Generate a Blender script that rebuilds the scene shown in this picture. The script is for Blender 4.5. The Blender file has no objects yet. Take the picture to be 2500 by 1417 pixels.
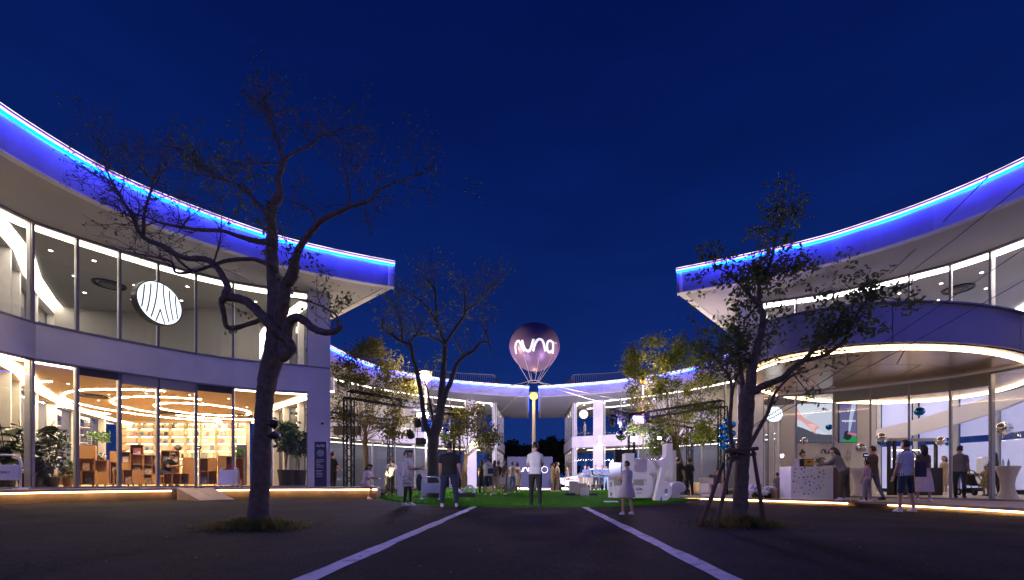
import bpy, bmesh, math, random
import numpy as np
from mathutils import Vector, Matrix, Quaternion, kdtree
from mathutils.geometry import tessellate_polygon

R = math.radians
random.seed(7)
S = bpy.context.scene
COL = S.collection
# ------------------------------------------------------------------ camera
H_CAM, FPX, VPX, HOR = 0.70, 1050.0, 1303.0, 1176.0
cd = bpy.data.cameras.new('camera')
cam = bpy.data.objects.new('camera', cd); COL.objects.link(cam)
cam.location = (0, 0, H_CAM); cam.rotation_euler = (R(90), 0, 0)
cd.sensor_width = 36; cd.sensor_fit = 'HORIZONTAL'; cd.lens = 36 * FPX / 2500
cd.shift_x = -(VPX - 1250) / 2500; cd.shift_y = (HOR - 708.5) / 2500
cd.clip_start = 0.05; cd.clip_end = 2000
S.camera = cam
# ------------------------------------------------------------------ sky (late dusk, sun well below the horizon)
W = bpy.data.worlds.new('World'); S.world = W; W.use_nodes = True
nt = W.node_tree; nt.nodes.clear()
wo = nt.nodes.new('ShaderNodeOutputWorld'); bg = nt.nodes.new('ShaderNodeBackground')
tc = nt.nodes.new('ShaderNodeTexCoord'); sp = nt.nodes.new('ShaderNodeSeparateXYZ')
rp = nt.nodes.new('ShaderNodeValToRGB'); nz = nt.nodes.new('ShaderNodeTexNoise'); mx = nt.nodes.new('ShaderNodeMix')
mp = nt.nodes.new('ShaderNodeMapping'); ms = nt.nodes.new('ShaderNodeMapRange')
nt.links.new(tc.outputs['Generated'], sp.inputs[0]); nt.links.new(sp.outputs['Z'], rp.inputs[0])
rp.color_ramp.elements[0].position = 0.0; rp.color_ramp.elements[0].color = (0.0070, 0.0300, 0.165, 1)
rp.color_ramp.elements[1].position = 0.75; rp.color_ramp.elements[1].color = (0.0008, 0.0058, 0.068, 1)
e = rp.color_ramp.elements.new(0.30); e.color = (0.0038, 0.0170, 0.125, 1)
e = rp.color_ramp.elements.new(0.52); e.color = (0.0018, 0.0108, 0.098, 1)
mp.inputs['Scale'].default_value = (1.5, 1.5, 6)
nt.links.new(tc.outputs['Generated'], mp.inputs[0]); nt.links.new(mp.outputs[0], nz.inputs['Vector'])
nz.inputs['Scale'].default_value = 1.6; nz.inputs['Detail'].default_value = 3
nt.links.new(nz.outputs[0], ms.inputs[0]); ms.inputs['From Min'].default_value = 0.35; ms.inputs['From Max'].default_value = 0.7
ms.inputs['To Min'].default_value = 0.88; ms.inputs['To Max'].default_value = 1.1
mx.data_type = 'RGBA'; mx.blend_type = 'MULTIPLY'; mx.inputs[0].default_value = 1
nt.links.new(rp.outputs[0], mx.inputs[6]); nt.links.new(ms.outputs[0], mx.inputs[7])
nt.links.new(mx.outputs[2], bg.inputs[0]); bg.inputs[1].default_value = 0.5
nt.links.new(bg.outputs[0], wo.inputs[0])
S.view_settings.view_transform = 'Standard'; S.view_settings.look = 'None'
S.view_settings.exposure = 1.2; S.view_settings.gamma = 1.0
S.view_settings.use_curve_mapping = False
cy = S.cycles
cy.use_denoising = True; cy.max_bounces = 7; cy.diffuse_bounces = 3; cy.glossy_bounces = 3
cy.transmission_bounces = 5; cy.transparent_max_bounces = 14; cy.caustics_reflective = False; cy.caustics_refractive = False
cy.sample_clamp_indirect = 4.0; cy.sample_clamp_direct = 0; cy.use_light_tree = True

def at(px, py, Y):
    return Vector(((px - VPX) * Y / FPX, Y, H_CAM - (py - HOR) * Y / FPX))
def sstep(a, b, x):
    t = min(1, max(0, (x - a) / (b - a))); return t * t * (3 - 2 * t)
def gz(x, y):
    if x > 0: return -0.05 * sstep(5, 9, x) * (1 - sstep(20, 26, y)) + 0.09 * sstep(12.5, 24, y) * (1 - sstep(5.5, 7.5, x) * (1 - sstep(20, 26, y)))
    return max(0.15 * sstep(3.2, 8.5, -x), 0.10 * sstep(12.5, 24, y))

# ------------------------------------------------------------------ materials
MATS = {}
def mat(name, col, rough=0.6, metal=0.0, spec=0.5, var=None, bump=None, emit=None, coat=0, sheen=0, trans=0):
    """var=(scale, colour2, detail, lo, hi): noise mix to a second colour. bump=(scale, strength)."""
    if name in MATS: return MATS[name]
    m = bpy.data.materials.new(name); m.use_nodes = True; n = m.node_tree; p = n.nodes['Principled BSDF']
    p.inputs['Base Color'].default_value = (*col, 1); p.inputs['Roughness'].default_value = rough
    p.inputs['Metallic'].default_value = metal; p.inputs['Specular IOR Level'].default_value = spec
    p.inputs['Coat Weight'].default_value = coat; p.inputs['Sheen Weight'].default_value = sheen
    p.inputs['Transmission Weight'].default_value = trans
    if var or bump:
        t = n.nodes.new('ShaderNodeTexCoord')
    if var:
        a = n.nodes.new('ShaderNodeTexNoise'); a.inputs['Scale'].default_value = var[0]
        a.inputs['Detail'].default_value = var[2] if len(var) > 2 else 4
        n.links.new(t.outputs['Object'], a.inputs['Vector'])
        r = n.nodes.new('ShaderNodeValToRGB')
        r.color_ramp.elements[0].position = var[3] if len(var) > 3 else 0.35
        r.color_ramp.elements[1].position = var[4] if len(var) > 4 else 0.65
        r.color_ramp.elements[0].color = (*col, 1); r.color_ramp.elements[1].color = (*var[1], 1)
        n.links.new(a.outputs[0], r.inputs[0]); n.links.new(r.outputs[0], p.inputs['Base Color'])
    if bump:
        b = n.nodes.new('ShaderNodeTexNoise'); b.inputs['Scale'].default_value = bump[0]; b.inputs['Detail'].default_value = 5
        n.links.new(t.outputs['Object'], b.inputs['Vector'])
        bn = n.nodes.new('ShaderNodeBump'); bn.inputs['Strength'].default_value = bump[1]; bn.inputs['Distance'].default_value = 0.02
        n.links.new(b.outputs[0], bn.inputs['Height']); n.links.new(bn.outputs[0], p.inputs['Normal'])
    if emit:
        p.inputs['Emission Color'].default_value = (*emit[0], 1); p.inputs['Emission Strength'].default_value = emit[1]
    MATS[name] = m; return m
def leafshade(m, k=0.45):
    n = m.node_tree; p = n.nodes['Principled BSDF']; o = n.nodes['Material Output']; t = n.nodes.new('ShaderNodeBsdfTranslucent'); x = n.nodes.new('ShaderNodeMixShader')
    x.inputs[0].default_value = k
    if p.inputs['Base Color'].links: n.links.new(p.inputs['Base Color'].links[0].from_socket, t.inputs[0])
    n.links.new(p.outputs[0], x.inputs[1]); n.links.new(t.outputs[0], x.inputs[2]); n.links.new(x.outputs[0], o.inputs[0])
def glow(name, col, st):
    if name in MATS: return MATS[name]
    m = bpy.data.materials.new(name); m.use_nodes = True; n = m.node_tree; n.nodes.clear()
    o = n.nodes.new('ShaderNodeOutputMaterial'); e = n.nodes.new('ShaderNodeEmission')
    e.inputs[0].default_value = (*col, 1); e.inputs[1].default_value = st
    n.links.new(e.outputs[0], o.inputs[0]); MATS[name] = m; return m
def glassmat(name, tint=(0.93, 0.94, 0.95), refl=1.0):
    if name in MATS: return MATS[name]
    m = bpy.data.materials.new(name); m.use_nodes = True; n = m.node_tree; n.nodes.clear()
    o = n.nodes.new('ShaderNodeOutputMaterial'); mx = n.nodes.new('ShaderNodeMixShader')
    t = n.nodes.new('ShaderNodeBsdfTransparent'); g = n.nodes.new('ShaderNodeBsdfGlossy'); f = n.nodes.new('ShaderNodeFresnel')
    t.inputs[0].default_value = (*tint, 1); g.inputs['Roughness'].default_value = 0.01
    g.inputs[0].default_value = (refl, refl, refl, 1); f.inputs[0].default_value = 1.5
    ge = n.nodes.new('ShaderNodeNewGeometry'); sb = n.nodes.new('ShaderNodeMath'); sb.operation = 'SUBTRACT'; sb.inputs[0].default_value = 1.0; ml = n.nodes.new('ShaderNodeMath'); ml.operation = 'MULTIPLY'
    n.links.new(ge.outputs['Backfacing'], sb.inputs[1]); n.links.new(sb.outputs[0], ml.inputs[0]); n.links.new(f.outputs[0], ml.inputs[1])
    n.links.new(ml.outputs[0], mx.inputs[0]); n.links.new(t.outputs[0], mx.inputs[1]); n.links.new(g.outputs[0], mx.inputs[2])
    n.links.new(mx.outputs[0], o.inputs[0]); MATS[name] = m; return m

# ------------------------------------------------------------------ objects
def tag(o, label=None, cat=None, group=None, kind=None):
    if label: o['label'] = label
    if cat: o['category'] = cat
    if group: o['group'] = group
    if kind: o['kind'] = kind
    return o
def thing(name, label, cat, loc=(0, 0, 0), rz=0, group=None):
    o = bpy.data.objects.new(name, None); COL.objects.link(o)
    o.location = loc; o.rotation_euler = (0, 0, rz); o.empty_display_size = 0.1
    return tag(o, label, cat, group)
def link(name, me, parent=None, world=False, loc=None, rot=None):
    o = bpy.data.objects.new(name, me); COL.objects.link(o)
    if loc is not None: o.location = loc
    if rot is not None: o.rotation_euler = rot
    if parent:
        o.parent = parent
        if world:
            base, q = Vector((0, 0, 0)), parent
            while q is not None: base += q.location if q.type == 'EMPTY' else Vector((0, 0, 0)); q = q.parent
            o.matrix_parent_inverse = Matrix.Translation(-base)
    return o
def struct(o): o['kind'] = 'structure'; return o

class MB:
    def __init__(s): s.v = []; s.f = []; s.m = []; s.cur = 0
    def add(s, vs, fs):
        b = len(s.v); s.v += [tuple(v) for v in vs]
        for f in fs: s.f.append([b + i for i in f]); s.m.append(s.cur)
        return s
    def box(s, c, d, rz=0, M=None):
        hx, hy, hz = d[0] / 2, d[1] / 2, d[2] / 2
        vs = [Vector((x * hx, y * hy, z * hz)) for x in (-1, 1) for y in (-1, 1) for z in (-1, 1)]
        q = M if M is not None else Matrix.Rotation(rz, 3, 'Z')
        vs = [q @ v + Vector(c) for v in vs]
        return s.add(vs, [(0, 1, 3, 2), (4, 6, 7, 5), (0, 4, 5, 1), (2, 3, 7, 6), (0, 2, 6, 4), (1, 5, 7, 3)])
    def rbox(s, c, d, r, rz=0, n=3):
        """box with rounded vertical edges"""
        pts = []
        hx, hy = d[0] / 2 - r, d[1] / 2 - r
        for k, (sx, sy) in enumerate(((1, 1), (-1, 1), (-1, -1), (1, -1))):
            for i in range(n + 1):
                a = R(90 * k + 90 * i / n); pts.append((sx * hx + r * math.cos(a), sy * hy + r * math.sin(a)))
        q = Matrix.Rotation(rz, 2)
        pts = [q @ Vector(p) + Vector(c[:2]) for p in pts]
        return s.prism(pts, c[2] - d[2] / 2, c[2] + d[2] / 2)
    def prism(s, poly, z0, z1):
        n = len(poly)
        vs = [(p[0], p[1], z0) for p in poly] + [(p[0], p[1], z1) for p in poly]
        tri = tessellate_polygon([[Vector((p[0], p[1], 0)) for p in poly]])
        area = sum(poly[i][0] * poly[(i + 1) % n][1] - poly[(i + 1) % n][0] * poly[i][1] for i in range(n))
        fs = []
        for t in tri:
            a, b, c = t
            ar = (poly[b][0]-poly[a][0])*(poly[c][1]-poly[a][1]) - (poly[c][0]-poly[a][0])*(poly[b][1]-poly[a][1])
            if ar < 0: b, c = c, b
            fs += [(a + n, b + n, c + n), (c, b, a)]
        for i in range(n):
            j = (i + 1) % n
            fs.append((i, j, j + n, i + n) if area > 0 else (j, i, i + n, j + n))
        return s.add(vs, fs)
    def sweep(s, line, prof, closed=False):
        """prof: list of (out, z) closed section; out = to the right of the walking direction"""
        n = len(line); k = len(prof); vs = []
        L = [Vector(p[:2]) for p in line]
        for i in range(n):
            if closed: a, b = L[i - 1], L[(i + 1) % n]
            else: a, b = L[max(0, i - 1)], L[min(n - 1, i + 1)]
            t = (b - a).normalized(); nr = Vector((t.y, -t.x))
            for o, z in prof: vs.append((L[i].x + nr.x * o, L[i].y + nr.y * o, z))
        fs = []
        for i in range(n if closed else n - 1):
            i2 = (i + 1) % n
            for j in range(k):
                j2 = (j + 1) % k
                fs.append((i * k + j, i * k + j2, i2 * k + j2, i2 * k + j))
        if not closed:
            fs += [tuple(range(k))[::-1], tuple((n - 1) * k + j for j in range(k))]
        return s.add(vs, fs)
    def tube(s, pts, r, n=8, cap=True, closed=False):
        pts = [Vector(p) for p in pts]; N = len(pts)
        if not hasattr(r, '__len__'): r = [r] * N
        vs = []; up = None
        for i in range(N):
            if closed: t = pts[(i + 1) % N] - pts[i - 1]
            else: t = pts[min(N - 1, i + 1)] - pts[max(0, i - 1)]
            t = t.normalized() if t.length > 1e-9 else Vector((0, 0, 1))
            if up is None:
                up = Vector((0, 0, 1)) if abs(t.z) < 0.9 else Vector((1, 0, 0))
            a = up - t * up.dot(t)
            if a.length < 1e-4: a = Vector((1, 0, 0)) - t * t.x
            a.normalize(); b = t.cross(a); up = a
            for k in range(n):
                an = 2 * math.pi * k / n
                vs.append(pts[i] + (a * math.cos(an) + b * math.sin(an)) * r[i])
        fs = []
        for i in range(N if closed else N - 1):
            i2 = (i + 1) % N
            for k in range(n):
                k2 = (k + 1) % n
                fs.append((i * n + k, i * n + k2, i2 * n + k2, i2 * n + k))
        if cap and not closed:
            fs += [tuple(range(n))[::-1], tuple((N - 1) * n + k for k in range(n))]
        return s.add(vs, fs)
    def lathe(s, prof, n=24, c=(0, 0, 0)):
        vs = []; k = len(prof)
        for i in range(n):
            a = 2 * math.pi * i / n
            for r, z in prof: vs.append((c[0] + r * math.cos(a), c[1] + r * math.sin(a), c[2] + z))
        fs = []
        for i in range(n):
            i2 = (i + 1) % n
            for j in range(k - 1): fs.append((i * k + j, i2 * k + j, i2 * k + j + 1, i * k + j + 1))
        return s.add(vs, fs)
    def ball(s, c, r, n=16, k=10, sq=(1, 1, 1)):
        prof = [(r * math.sin(math.pi * j / k), -r * math.cos(math.pi * j / k)) for j in range(k + 1)]
        b = len(s.v); s.lathe(prof, n, (0, 0, 0))
        for i in range(b, len(s.v)):
            v = s.v[i]; s.v[i] = (c[0] + v[0] * sq[0], c[1] + v[1] * sq[1], c[2] + v[2] * sq[2])
        return s
    def move(s, M):
        s.v = [tuple(M @ Vector(v)) for v in s.v]; return s
    def mesh(s, name, mats, smooth=False):
        me = bpy.data.meshes.new(name); me.from_pydata(s.v, [], s.f)
        for m in (mats if isinstance(mats, (list, tuple)) else [mats]): me.materials.append(m)
        if any(s.m): me.polygons.foreach_set('material_index', s.m)
        if smooth: me.polygons.foreach_set('use_smooth', [True] * len(me.polygons))
        me.validate(); me.update(); return me
    def build(s, name, mats, parent=None, world=False, smooth=False, loc=None, rot=None, bevel=0):
        me = s.mesh(name, mats, smooth)
        if bevel:
            bm = bmesh.new(); bm.from_mesh(me); bmesh.ops.remove_doubles(bm, verts=bm.verts, dist=1e-5)
            es = [e for e in bm.edges if len(e.link_faces) == 2 and e.calc_face_angle(0) > 0.6]
            bmesh.ops.bevel(bm, geom=es, offset=bevel, segments=2, affect='EDGES', profile=0.6)
            bm.to_mesh(me); bm.free()
        return link(name, me, parent, world, loc, rot)

def spline(pts, sub=6):
    """Catmull-Rom through 2-D/3-D points"""
    P = [Vector(p) for p in pts]; out = []
    P = [P[0] * 2 - P[1]] + P + [P[-1] * 2 - P[-2]]
    for i in range(1, len(P) - 2):
        a, b, c, d = P[i - 1:i + 3]
        for k in range(sub):
            t = k / sub
            out.append(0.5 * ((2 * b) + (c - a) * t + (2 * a - 5 * b + 4 * c - d) * t * t + (3 * b - a - 3 * c + d) * t ** 3))
    out.append(P[-2]); return out
def offset(line, d):
    L = [Vector(p[:2]) for p in line]; out = []
    for i in range(len(L)):
        t = (L[min(len(L) - 1, i + 1)] - L[max(0, i - 1)]).normalized()
        out.append(L[i] + Vector((t.y, -t.x)) * d)
    return out
def resample(line, n):
    L = [Vector(p) for p in line]; d = [0]
    for a, b in zip(L, L[1:]): d.append(d[-1] + (b - a).length)
    out = []
    for k in range(n):
        t = d[-1] * k / (n - 1); i = 0
        while i < len(L) - 2 and d[i + 1] < t: i += 1
        u = (t - d[i]) / max(1e-9, d[i + 1] - d[i]); out.append(L[i].lerp(L[i + 1], u))
    return out

# ------------------------------------------------------------------ shared materials
plaster = mat('white_render', (0.74, 0.72, 0.73), 0.75, var=(0.9, (0.56, 0.54, 0.56), 9, 0.3, 0.75), bump=(7, 0.22))
soffit_m = mat('soffit_board', (0.45, 0.44, 0.455), 0.75, var=(0.35, (0.38, 0.37, 0.385), 5, 0.3, 0.7), bump=(5, 0.08))
frame_m = mat('window_frame_metal', (0.20, 0.195, 0.22), 0.42, 0.35, var=(6, (0.24, 0.23, 0.26), 3))
fin_m = mat('window_fin_metal', (0.60, 0.58, 0.56), 0.5, 0.1, var=(5, (0.54, 0.52, 0.51), 3))
glass = glassmat('window_glass')
led_cove = glow('cove_led', (1.0, 0.85, 0.66), 5.0)
led_white = glow('parapet_led_white', (1.0, 0.80, 0.80), 0.8)
led_blue = glow('parapet_led_blue', (0.0, 0.105, 1.0), 24.0)
led_violet = glow('parapet_led_violet', (0.04, 0.018, 1.0), 28.0)
led_warm = glow('step_led', (1.0, 0.56, 0.20), 10.0)
down_m = glow('downlight', (1.0, 0.9, 0.75), 14.0)
black_m = mat('black_plastic', (0.012, 0.012, 0.014), 0.5)
white_p = mat('white_paint', (0.75, 0.75, 0.75), 0.4, var=(3, (0.68, 0.68, 0.69), 4))
def uneven(m, scale, lo, hi):
    n = m.node_tree; e = [q for q in n.nodes if q.type == 'EMISSION'][0]; t = n.nodes.new('ShaderNodeTexCoord'); a = n.nodes.new('ShaderNodeTexNoise'); a.inputs['Scale'].default_value = scale
    r = n.nodes.new('ShaderNodeMapRange'); r.inputs['From Min'].default_value = 0.35; r.inputs['From Max'].default_value = 0.65; st = e.inputs[1].default_value
    r.inputs['To Min'].default_value = st * lo; r.inputs['To Max'].default_value = st * hi
    n.links.new(t.outputs['Object'], a.inputs['Vector']); n.links.new(a.outputs[0], r.inputs[0]); n.links.new(r.outputs[0], e.inputs[1])
uneven(led_blue, 1.4, 0.6, 1.35); uneven(led_white, 2.2, 0.55, 1.4); uneven(led_warm, 1.6, 0.7, 1.3)
steel = mat('brushed_steel', (0.5, 0.5, 0.5), 0.3, 0.9)
# ================================================================== ground
asphalt = mat('asphalt', (0.0095, 0.0088, 0.0088), 0.92, spec=0.06, var=(0.8, (0.027, 0.0235, 0.0215), 10, 0.32, 0.68), bump=(38, 0.9))
def asphalt_grain(m):
    n = m.node_tree; p = n.nodes['Principled BSDF']; t = n.nodes.new('ShaderNodeTexCoord')
    a = n.nodes.new('ShaderNodeTexVoronoi'); a.inputs['Scale'].default_value = 45; n.links.new(t.outputs['Object'], a.inputs['Vector'])
    b = n.nodes.new('ShaderNodeMix'); b.data_type = 'RGBA'; b.blend_type = 'MULTIPLY'; b.inputs[0].default_value = 0.75
    r = n.nodes.new('ShaderNodeValToRGB'); r.color_ramp.elements[0].color = (0.35, 0.35, 0.35, 1); r.color_ramp.elements[1].color = (2.2, 2.1, 2.0, 1)
    r.color_ramp.elements[1].position = 0.8
    n.links.new(a.outputs['Color'], r.inputs[0])
    src = p.inputs['Base Color'].links[0].from_socket
    n.links.new(src, b.inputs[6]); n.links.new(r.outputs[0], b.inputs[7]); n.links.new(b.outputs[2], p.inputs['Base Color'])
asphalt_grain(asphalt)
def sheet(name, xs, ys, zf, m):
    g = MB(); nx = len(xs)
    vs = [(x, y, zf(x, y)) for y in ys for x in xs]
    fs = [(j * nx + i, j * nx + i + 1, (j + 1) * nx + i + 1, (j + 1) * nx + i) for j in range(len(ys) - 1) for i in range(nx - 1)]
    g.add(vs, fs); return g.build(name, m, smooth=True)
xs = [-900, -300, -100, -50, -30] + list(np.arange(-20, 20.1, 0.8)) + [30, 50, 100, 300, 900]
ys = [-60, -20, -8] + list(np.arange(-2, 44.1, 0.9)) + [60, 100, 250, 600, 1500]
struct(sheet('ground', xs, ys, gz, asphalt))

paint = mat('road_paint', (0.58, 0.57, 0.58), 0.75, var=(6, (0.16, 0.155, 0.16), 12, 0.50, 0.74), bump=(60, 0.5))
def road_line(x0, x1, ya, yb, w):
    g = MB(); n = 26; vs = []
    for i in range(n + 1):
        t = i / n; y = ya + (yb - ya) * t; x = x0 + (x1 - x0) * t
        j = 0.012 * math.sin(i * 2.1) + 0.008 * math.sin(i * 5.3 + 1)
        for sx in (-1, 1): vs.append((x + sx * (w / 2) + j * (1 if sx > 0 else -0.6), y, gz(x, y) + 0.006))
    g.add(vs, [(2 * i, 2 * i + 1, 2 * i + 3, 2 * i + 2) for i in range(n)])
    return struct(g.build('road_marking', paint))
road_line(-1.62, -1.63, 1.2, 13.2, 0.165); road_line(1.40, 1.38, 1.2, 12.0, 0.16)

# lawn of artificial turf
lawn_edge = spline([(-6.9, 18.6), (-5.9, 16.2), (-4.4, 13.8), (-3.0, 12.5), (-1.5, 11.75), (0.0, 11.55), (1.5, 11.6), (2.9, 12.2), (4.4, 13.6), (6.0, 15.8), (6.9, 17.6)], 5)
def lawn_front(x):
    for a, b in zip(lawn_edge, lawn_edge[1:]):
        if a[0] <= x <= b[0]: return a[1] + (b[1] - a[1]) * (x - a[0]) / (b[0] - a[0])
    return 19
turf = mat('turf', (0.035, 0.16, 0.006), 0.95, spec=0.05, var=(3.0, (0.05, 0.20, 0.010), 6), bump=(160, 0.9))
g = MB(); nx, ny = 40, 24; vs = []
for j in range(ny + 1):
    for i in range(nx + 1):
        x = -6.9 + 13.8 * i / nx; y0 = lawn_front(x); y = y0 + (33.5 - y0) * (j / ny) ** 1.3
        vs.append((x, y, gz(x, y) + (0.03 if j else 0.0)))
        if j == 0: vs[-1] = (x, y - 0.01, gz(x, y) - 0.01)
g.add(vs, [(j * (nx + 1) + i, j * (nx + 1) + i + 1, (j + 1) * (nx + 1) + i + 1, (j + 1) * (nx + 1) + i) for j in range(ny) for i in range(nx)])
struct(g.build('lawn', turf, smooth=True))
rg = np.random.default_rng(3)
g = MB()
N = 42000
X = rg.uniform(-6.8, 6.8, N); U = rg.random(N) ** 2.0
vs = []; fs = []
for i in range(N):
    x = X[i]; y0 = lawn_front(x); y = y0 + (26 - y0) * U[i]; z = gz(x, y) + 0.028
    a = rg.uniform(0, math.pi); h = rg.uniform(0.018, 0.04); w = 0.006; b = rg.normal(0, 0.012, 2)
    b0 = len(vs)
    vs += [(x - math.cos(a) * w, y - math.sin(a) * w, z), (x + math.cos(a) * w, y + math.sin(a) * w, z), (x + b[0], y + b[1], z + h)]
    fs.append((b0, b0 + 1, b0 + 2))
g.add(vs, fs)
tag(g.build('turf_blades', mat('turf_blade', (0.040, 0.19, 0.006), 0.95, spec=0.05, var=(40, (0.065, 0.24, 0.010), 2))), 'short bright green artificial grass blades covering the plaza lawn', 'grass', kind='stuff')

# ================================================================== facade helpers
def glaze(par, pts, z0, z1, skip=(), depth=0.20, fin_w=0.055, out=0.0, mull=True, pane_m=glass, ends=(True, True)):
    """one storey of curtain wall: a pane for each bay, a mullion (> fin) at each point, top and bottom rail"""
    P = [Vector(p[:2]) for p in pts]
    if mull:
        cap = MB().box((0, 0, (z0 + z1) / 2), (0.055, 0.06, z1 - z0)).mesh('mullion', frame_m)
        fin = MB().box((0, depth / 2 + 0.035, (z0 + z1) / 2), (fin_w, depth, z1 - z0 - 0.02)).mesh('fin', fin_m)
        for i, p in enumerate(P):
            if (i == 0 and not ends[0]) or (i == len(P) - 1 and not ends[1]): continue
            t = (P[min(len(P) - 1, i + 1)] - P[max(0, i - 1)]); a = math.atan2(t.y, t.x)
            o = link('mullion', cap, par, True, (p.x, p.y, 0), (0, 0, a))
            f = link('fin', fin, o)
    for i in range(len(P) - 1):
        if i in skip: continue
        a, b = P[i], P[i + 1]; d = b - a; L = d.length - 0.06; an = math.atan2(d.y, d.x); c = (a + b) / 2
        MB().box((0, 0, (z0 + z1) / 2), (L, 0.012, z1 - z0 - 0.10)).build('pane', pane_m, par, True, loc=(c.x, c.y, 0), rot=(0, 0, an))
    MB().sweep(P, [(-0.06, z0), (0.035, z0), (0.035, z0 + 0.055), (-0.06, z0 + 0.055)]).build('sill_rail', frame_m, par, True)
    MB().sweep(P, [(-0.06, z1 - 0.055), (0.035, z1 - 0.055), (0.035, z1), (-0.06, z1)]).build('head_rail', frame_m, par, True)
def cove(par, line, z, a=-0.58, b=-0.24, m=led_cove):
    return MB().sweep(line, [(a, z - 0.035), (b, z - 0.035), (b, z - 0.02), (a, z - 0.02)]).build('cove_light', m, par, True)
def downlights(par, pts, z, r=0.045):
    ring = MB().lathe([(r, 0.0), (r * 1.35, -0.006), (r * 1.4, 0.0)], 12).mesh('trim_ring', white_p)
    disc = MB().lathe([(0.0001, -0.002), (r * 0.95, -0.002)], 12).mesh('downlight', down_m)
    for x, y in pts:
        o = link('downlight', disc, par, True, (x, y, z - 0.005)); link('trim_ring', ring, o)
def vents(par, pts, z):
    a = MB().lathe([(0.34, 0), (0.44, -0.05), (0.46, 0)], 28).mesh('air_vent', black_m)
    b = MB().lathe([(0.0001, -0.07), (0.26, -0.07), (0.28, -0.03), (0.0001, -0.03)], 28).mesh('vent_disc', mat('vent_grey', (0.12, 0.12, 0.12), 0.6))
    for x, y in pts:
        o = link('air_vent', a, par, True, (x, y, z - 0.003)); link('vent_disc', b, o)
Z_FL, Z_W1, Z_B1, Z_SO, Z_RT = 0.50, 4.00, 4.95, 7.70, 8.50
def roof(par, fas, endp, back, startp=None, end_led=False):
    """fas: outer roof edge left to right; endp: where the right end edge runs back to"""
    f = [Vector(p[:2]) for p in fas]
    poly = list(f) + [Vector(endp)] + [Vector(b) for b in back]
    MB().prism(poly, Z_SO, Z_RT - 0.10).build('roof', soffit_m, par, True)
    def edge(line):
        MB().sweep(line, [(-0.22, Z_SO - 0.02), (0.0, Z_SO - 0.02), (0.0, Z_RT - 0.04), (-0.22, Z_RT - 0.04)]).build('fascia', plaster, par, True)
        MB().sweep(line, [(-0.20, Z_RT - 0.036), (0.215, Z_RT - 0.036), (0.215, Z_RT), (-0.20, Z_RT)]).build('coping', frame_m, par, True)
        MB().sweep(line, [(0.035, Z_RT - 0.055), (0.075, Z_RT - 0.055), (0.075, Z_RT - 0.041), (0.035, Z_RT - 0.041)]).build('blue_light_strip', led_blue, par, True)
        MB().sweep(line, [(0.14, Z_RT - 0.052), (0.20, Z_RT - 0.052), (0.20, Z_RT - 0.038), (0.14, Z_RT - 0.038)]).build('violet_light_strip', led_violet, par, True)
        MB().sweep(line, [(0.15, Z_RT + 0.002), (0.20, Z_RT + 0.002), (0.20, Z_RT + 0.03), (0.15, Z_RT + 0.03)]).build('white_light_strip', led_white, par, True)
    edge(f)
    return edge

# ================================================================== near left building (library)
LF = [(-13.2, 8.6), (-13.4, 9.6), (-13.48, 10.6), (-13.45, 11.55), (-13.02, 12.28), (-12.5, 13.0), (-11.95, 13.7), (-11.3, 14.4), (-10.5, 15.02), (-9.5, 15.52), (-8.34, 15.88), (-7.66, 16.2)]
LS = [(-7.66, 16.2), (-8.6, 17.2), (-9.7, 18.2), (-10.9, 19.2), (-12.0, 20.3), (-13.1, 21.6), (-14.4, 23.4), (-15.3, 24.6)]
LB = [(-15.3, 24.6), (-23.7, 24.8)]
LO = [(-23.7, 24.8), (-22.9, 22.6), (-21.75, 20.2), (-20.4, 18.0), (-18.9, 16.0), (-17.4, 14.2), (-15.95, 12.75), (-14.8, 11.2), (-14.0, 9.9), (-13.2, 8.6)]
lb = thing('curved_building', 'two-storey curved white building with a lit library behind the big twisted tree', 'building', (-13, 15, 0.5))
LFAS = spline([(-4.6, -2.2), (-7.3, -0.4), (-9.3, 2.8), (-10.6, 6.0), (-11.05, 7.6), (-11.2, 9.05), (-10.85, 10.8), (-9.9, 12.2), (-8.4, 13.7), (-6.7, 14.7), (-5.0, 15.45)], 5)
edge = roof(lb, LFAS, (-10.2, 19.8), [(-14.5, 25.2), (-24.2, 25.2), (-22.4, 20.0), (-19.4, 15.6), (-16.2, 12.2), (-13.6, 6.6), (-12.2, 1.6), (-9.0, -3.0), (-6.0, -4.6)])
MB().sweep([(-9.6, -1.6), (-11.6, 2.0), (-13.2, 8.6)], [(-0.15, 0.0), (0.1, 0.0), (0.1, Z_SO), (-0.15, Z_SO)]).build('plain_wall', plaster, lb, True)
MB().sweep([(-5.02, 15.47), (-10.2, 19.8)], [(-0.2, Z_SO - 0.018), (0.002, Z_SO - 0.018), (0.002, Z_RT - 0.045), (-0.2, Z_RT - 0.045)]).build('end_fascia', plaster, lb, True)
LFP = LF + LS[1:] + LB[1:] + LO[1:-1]
MB().prism(LFP, 4.06, 4.90).build('floor_slab', soffit_m, lb, True)
carpet = mat('tan_carpet', (0.46, 0.30, 0.17), 0.9, var=(2, (0.40, 0.26, 0.15), 5), bump=(80, 0.3))
ceil_warm = mat('warm_ceiling', (0.60, 0.43, 0.25), 0.6, var=(0.8, (0.54, 0.38, 0.22), 5))
MB().prism(offset(LF, -0.05)[:-1] + [(-8.0, 16.3)] + offset(LS, -0.08)[1:] + [(-23.6, 24.7)] + offset(LO, -0.08)[1:-1], 4.02, 4.055).build('ceiling', ceil_warm, lb, True)
MB().prism(LFP, Z_FL + 0.004, Z_FL + 0.03).build('carpet', carpet, lb, True)
MB().sweep(LF, [(-0.18, Z_W1), (0.12, Z_W1), (0.12, Z_B1), (-0.18, Z_B1)]).build('spandrel_band', plaster, lb, True)
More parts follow.
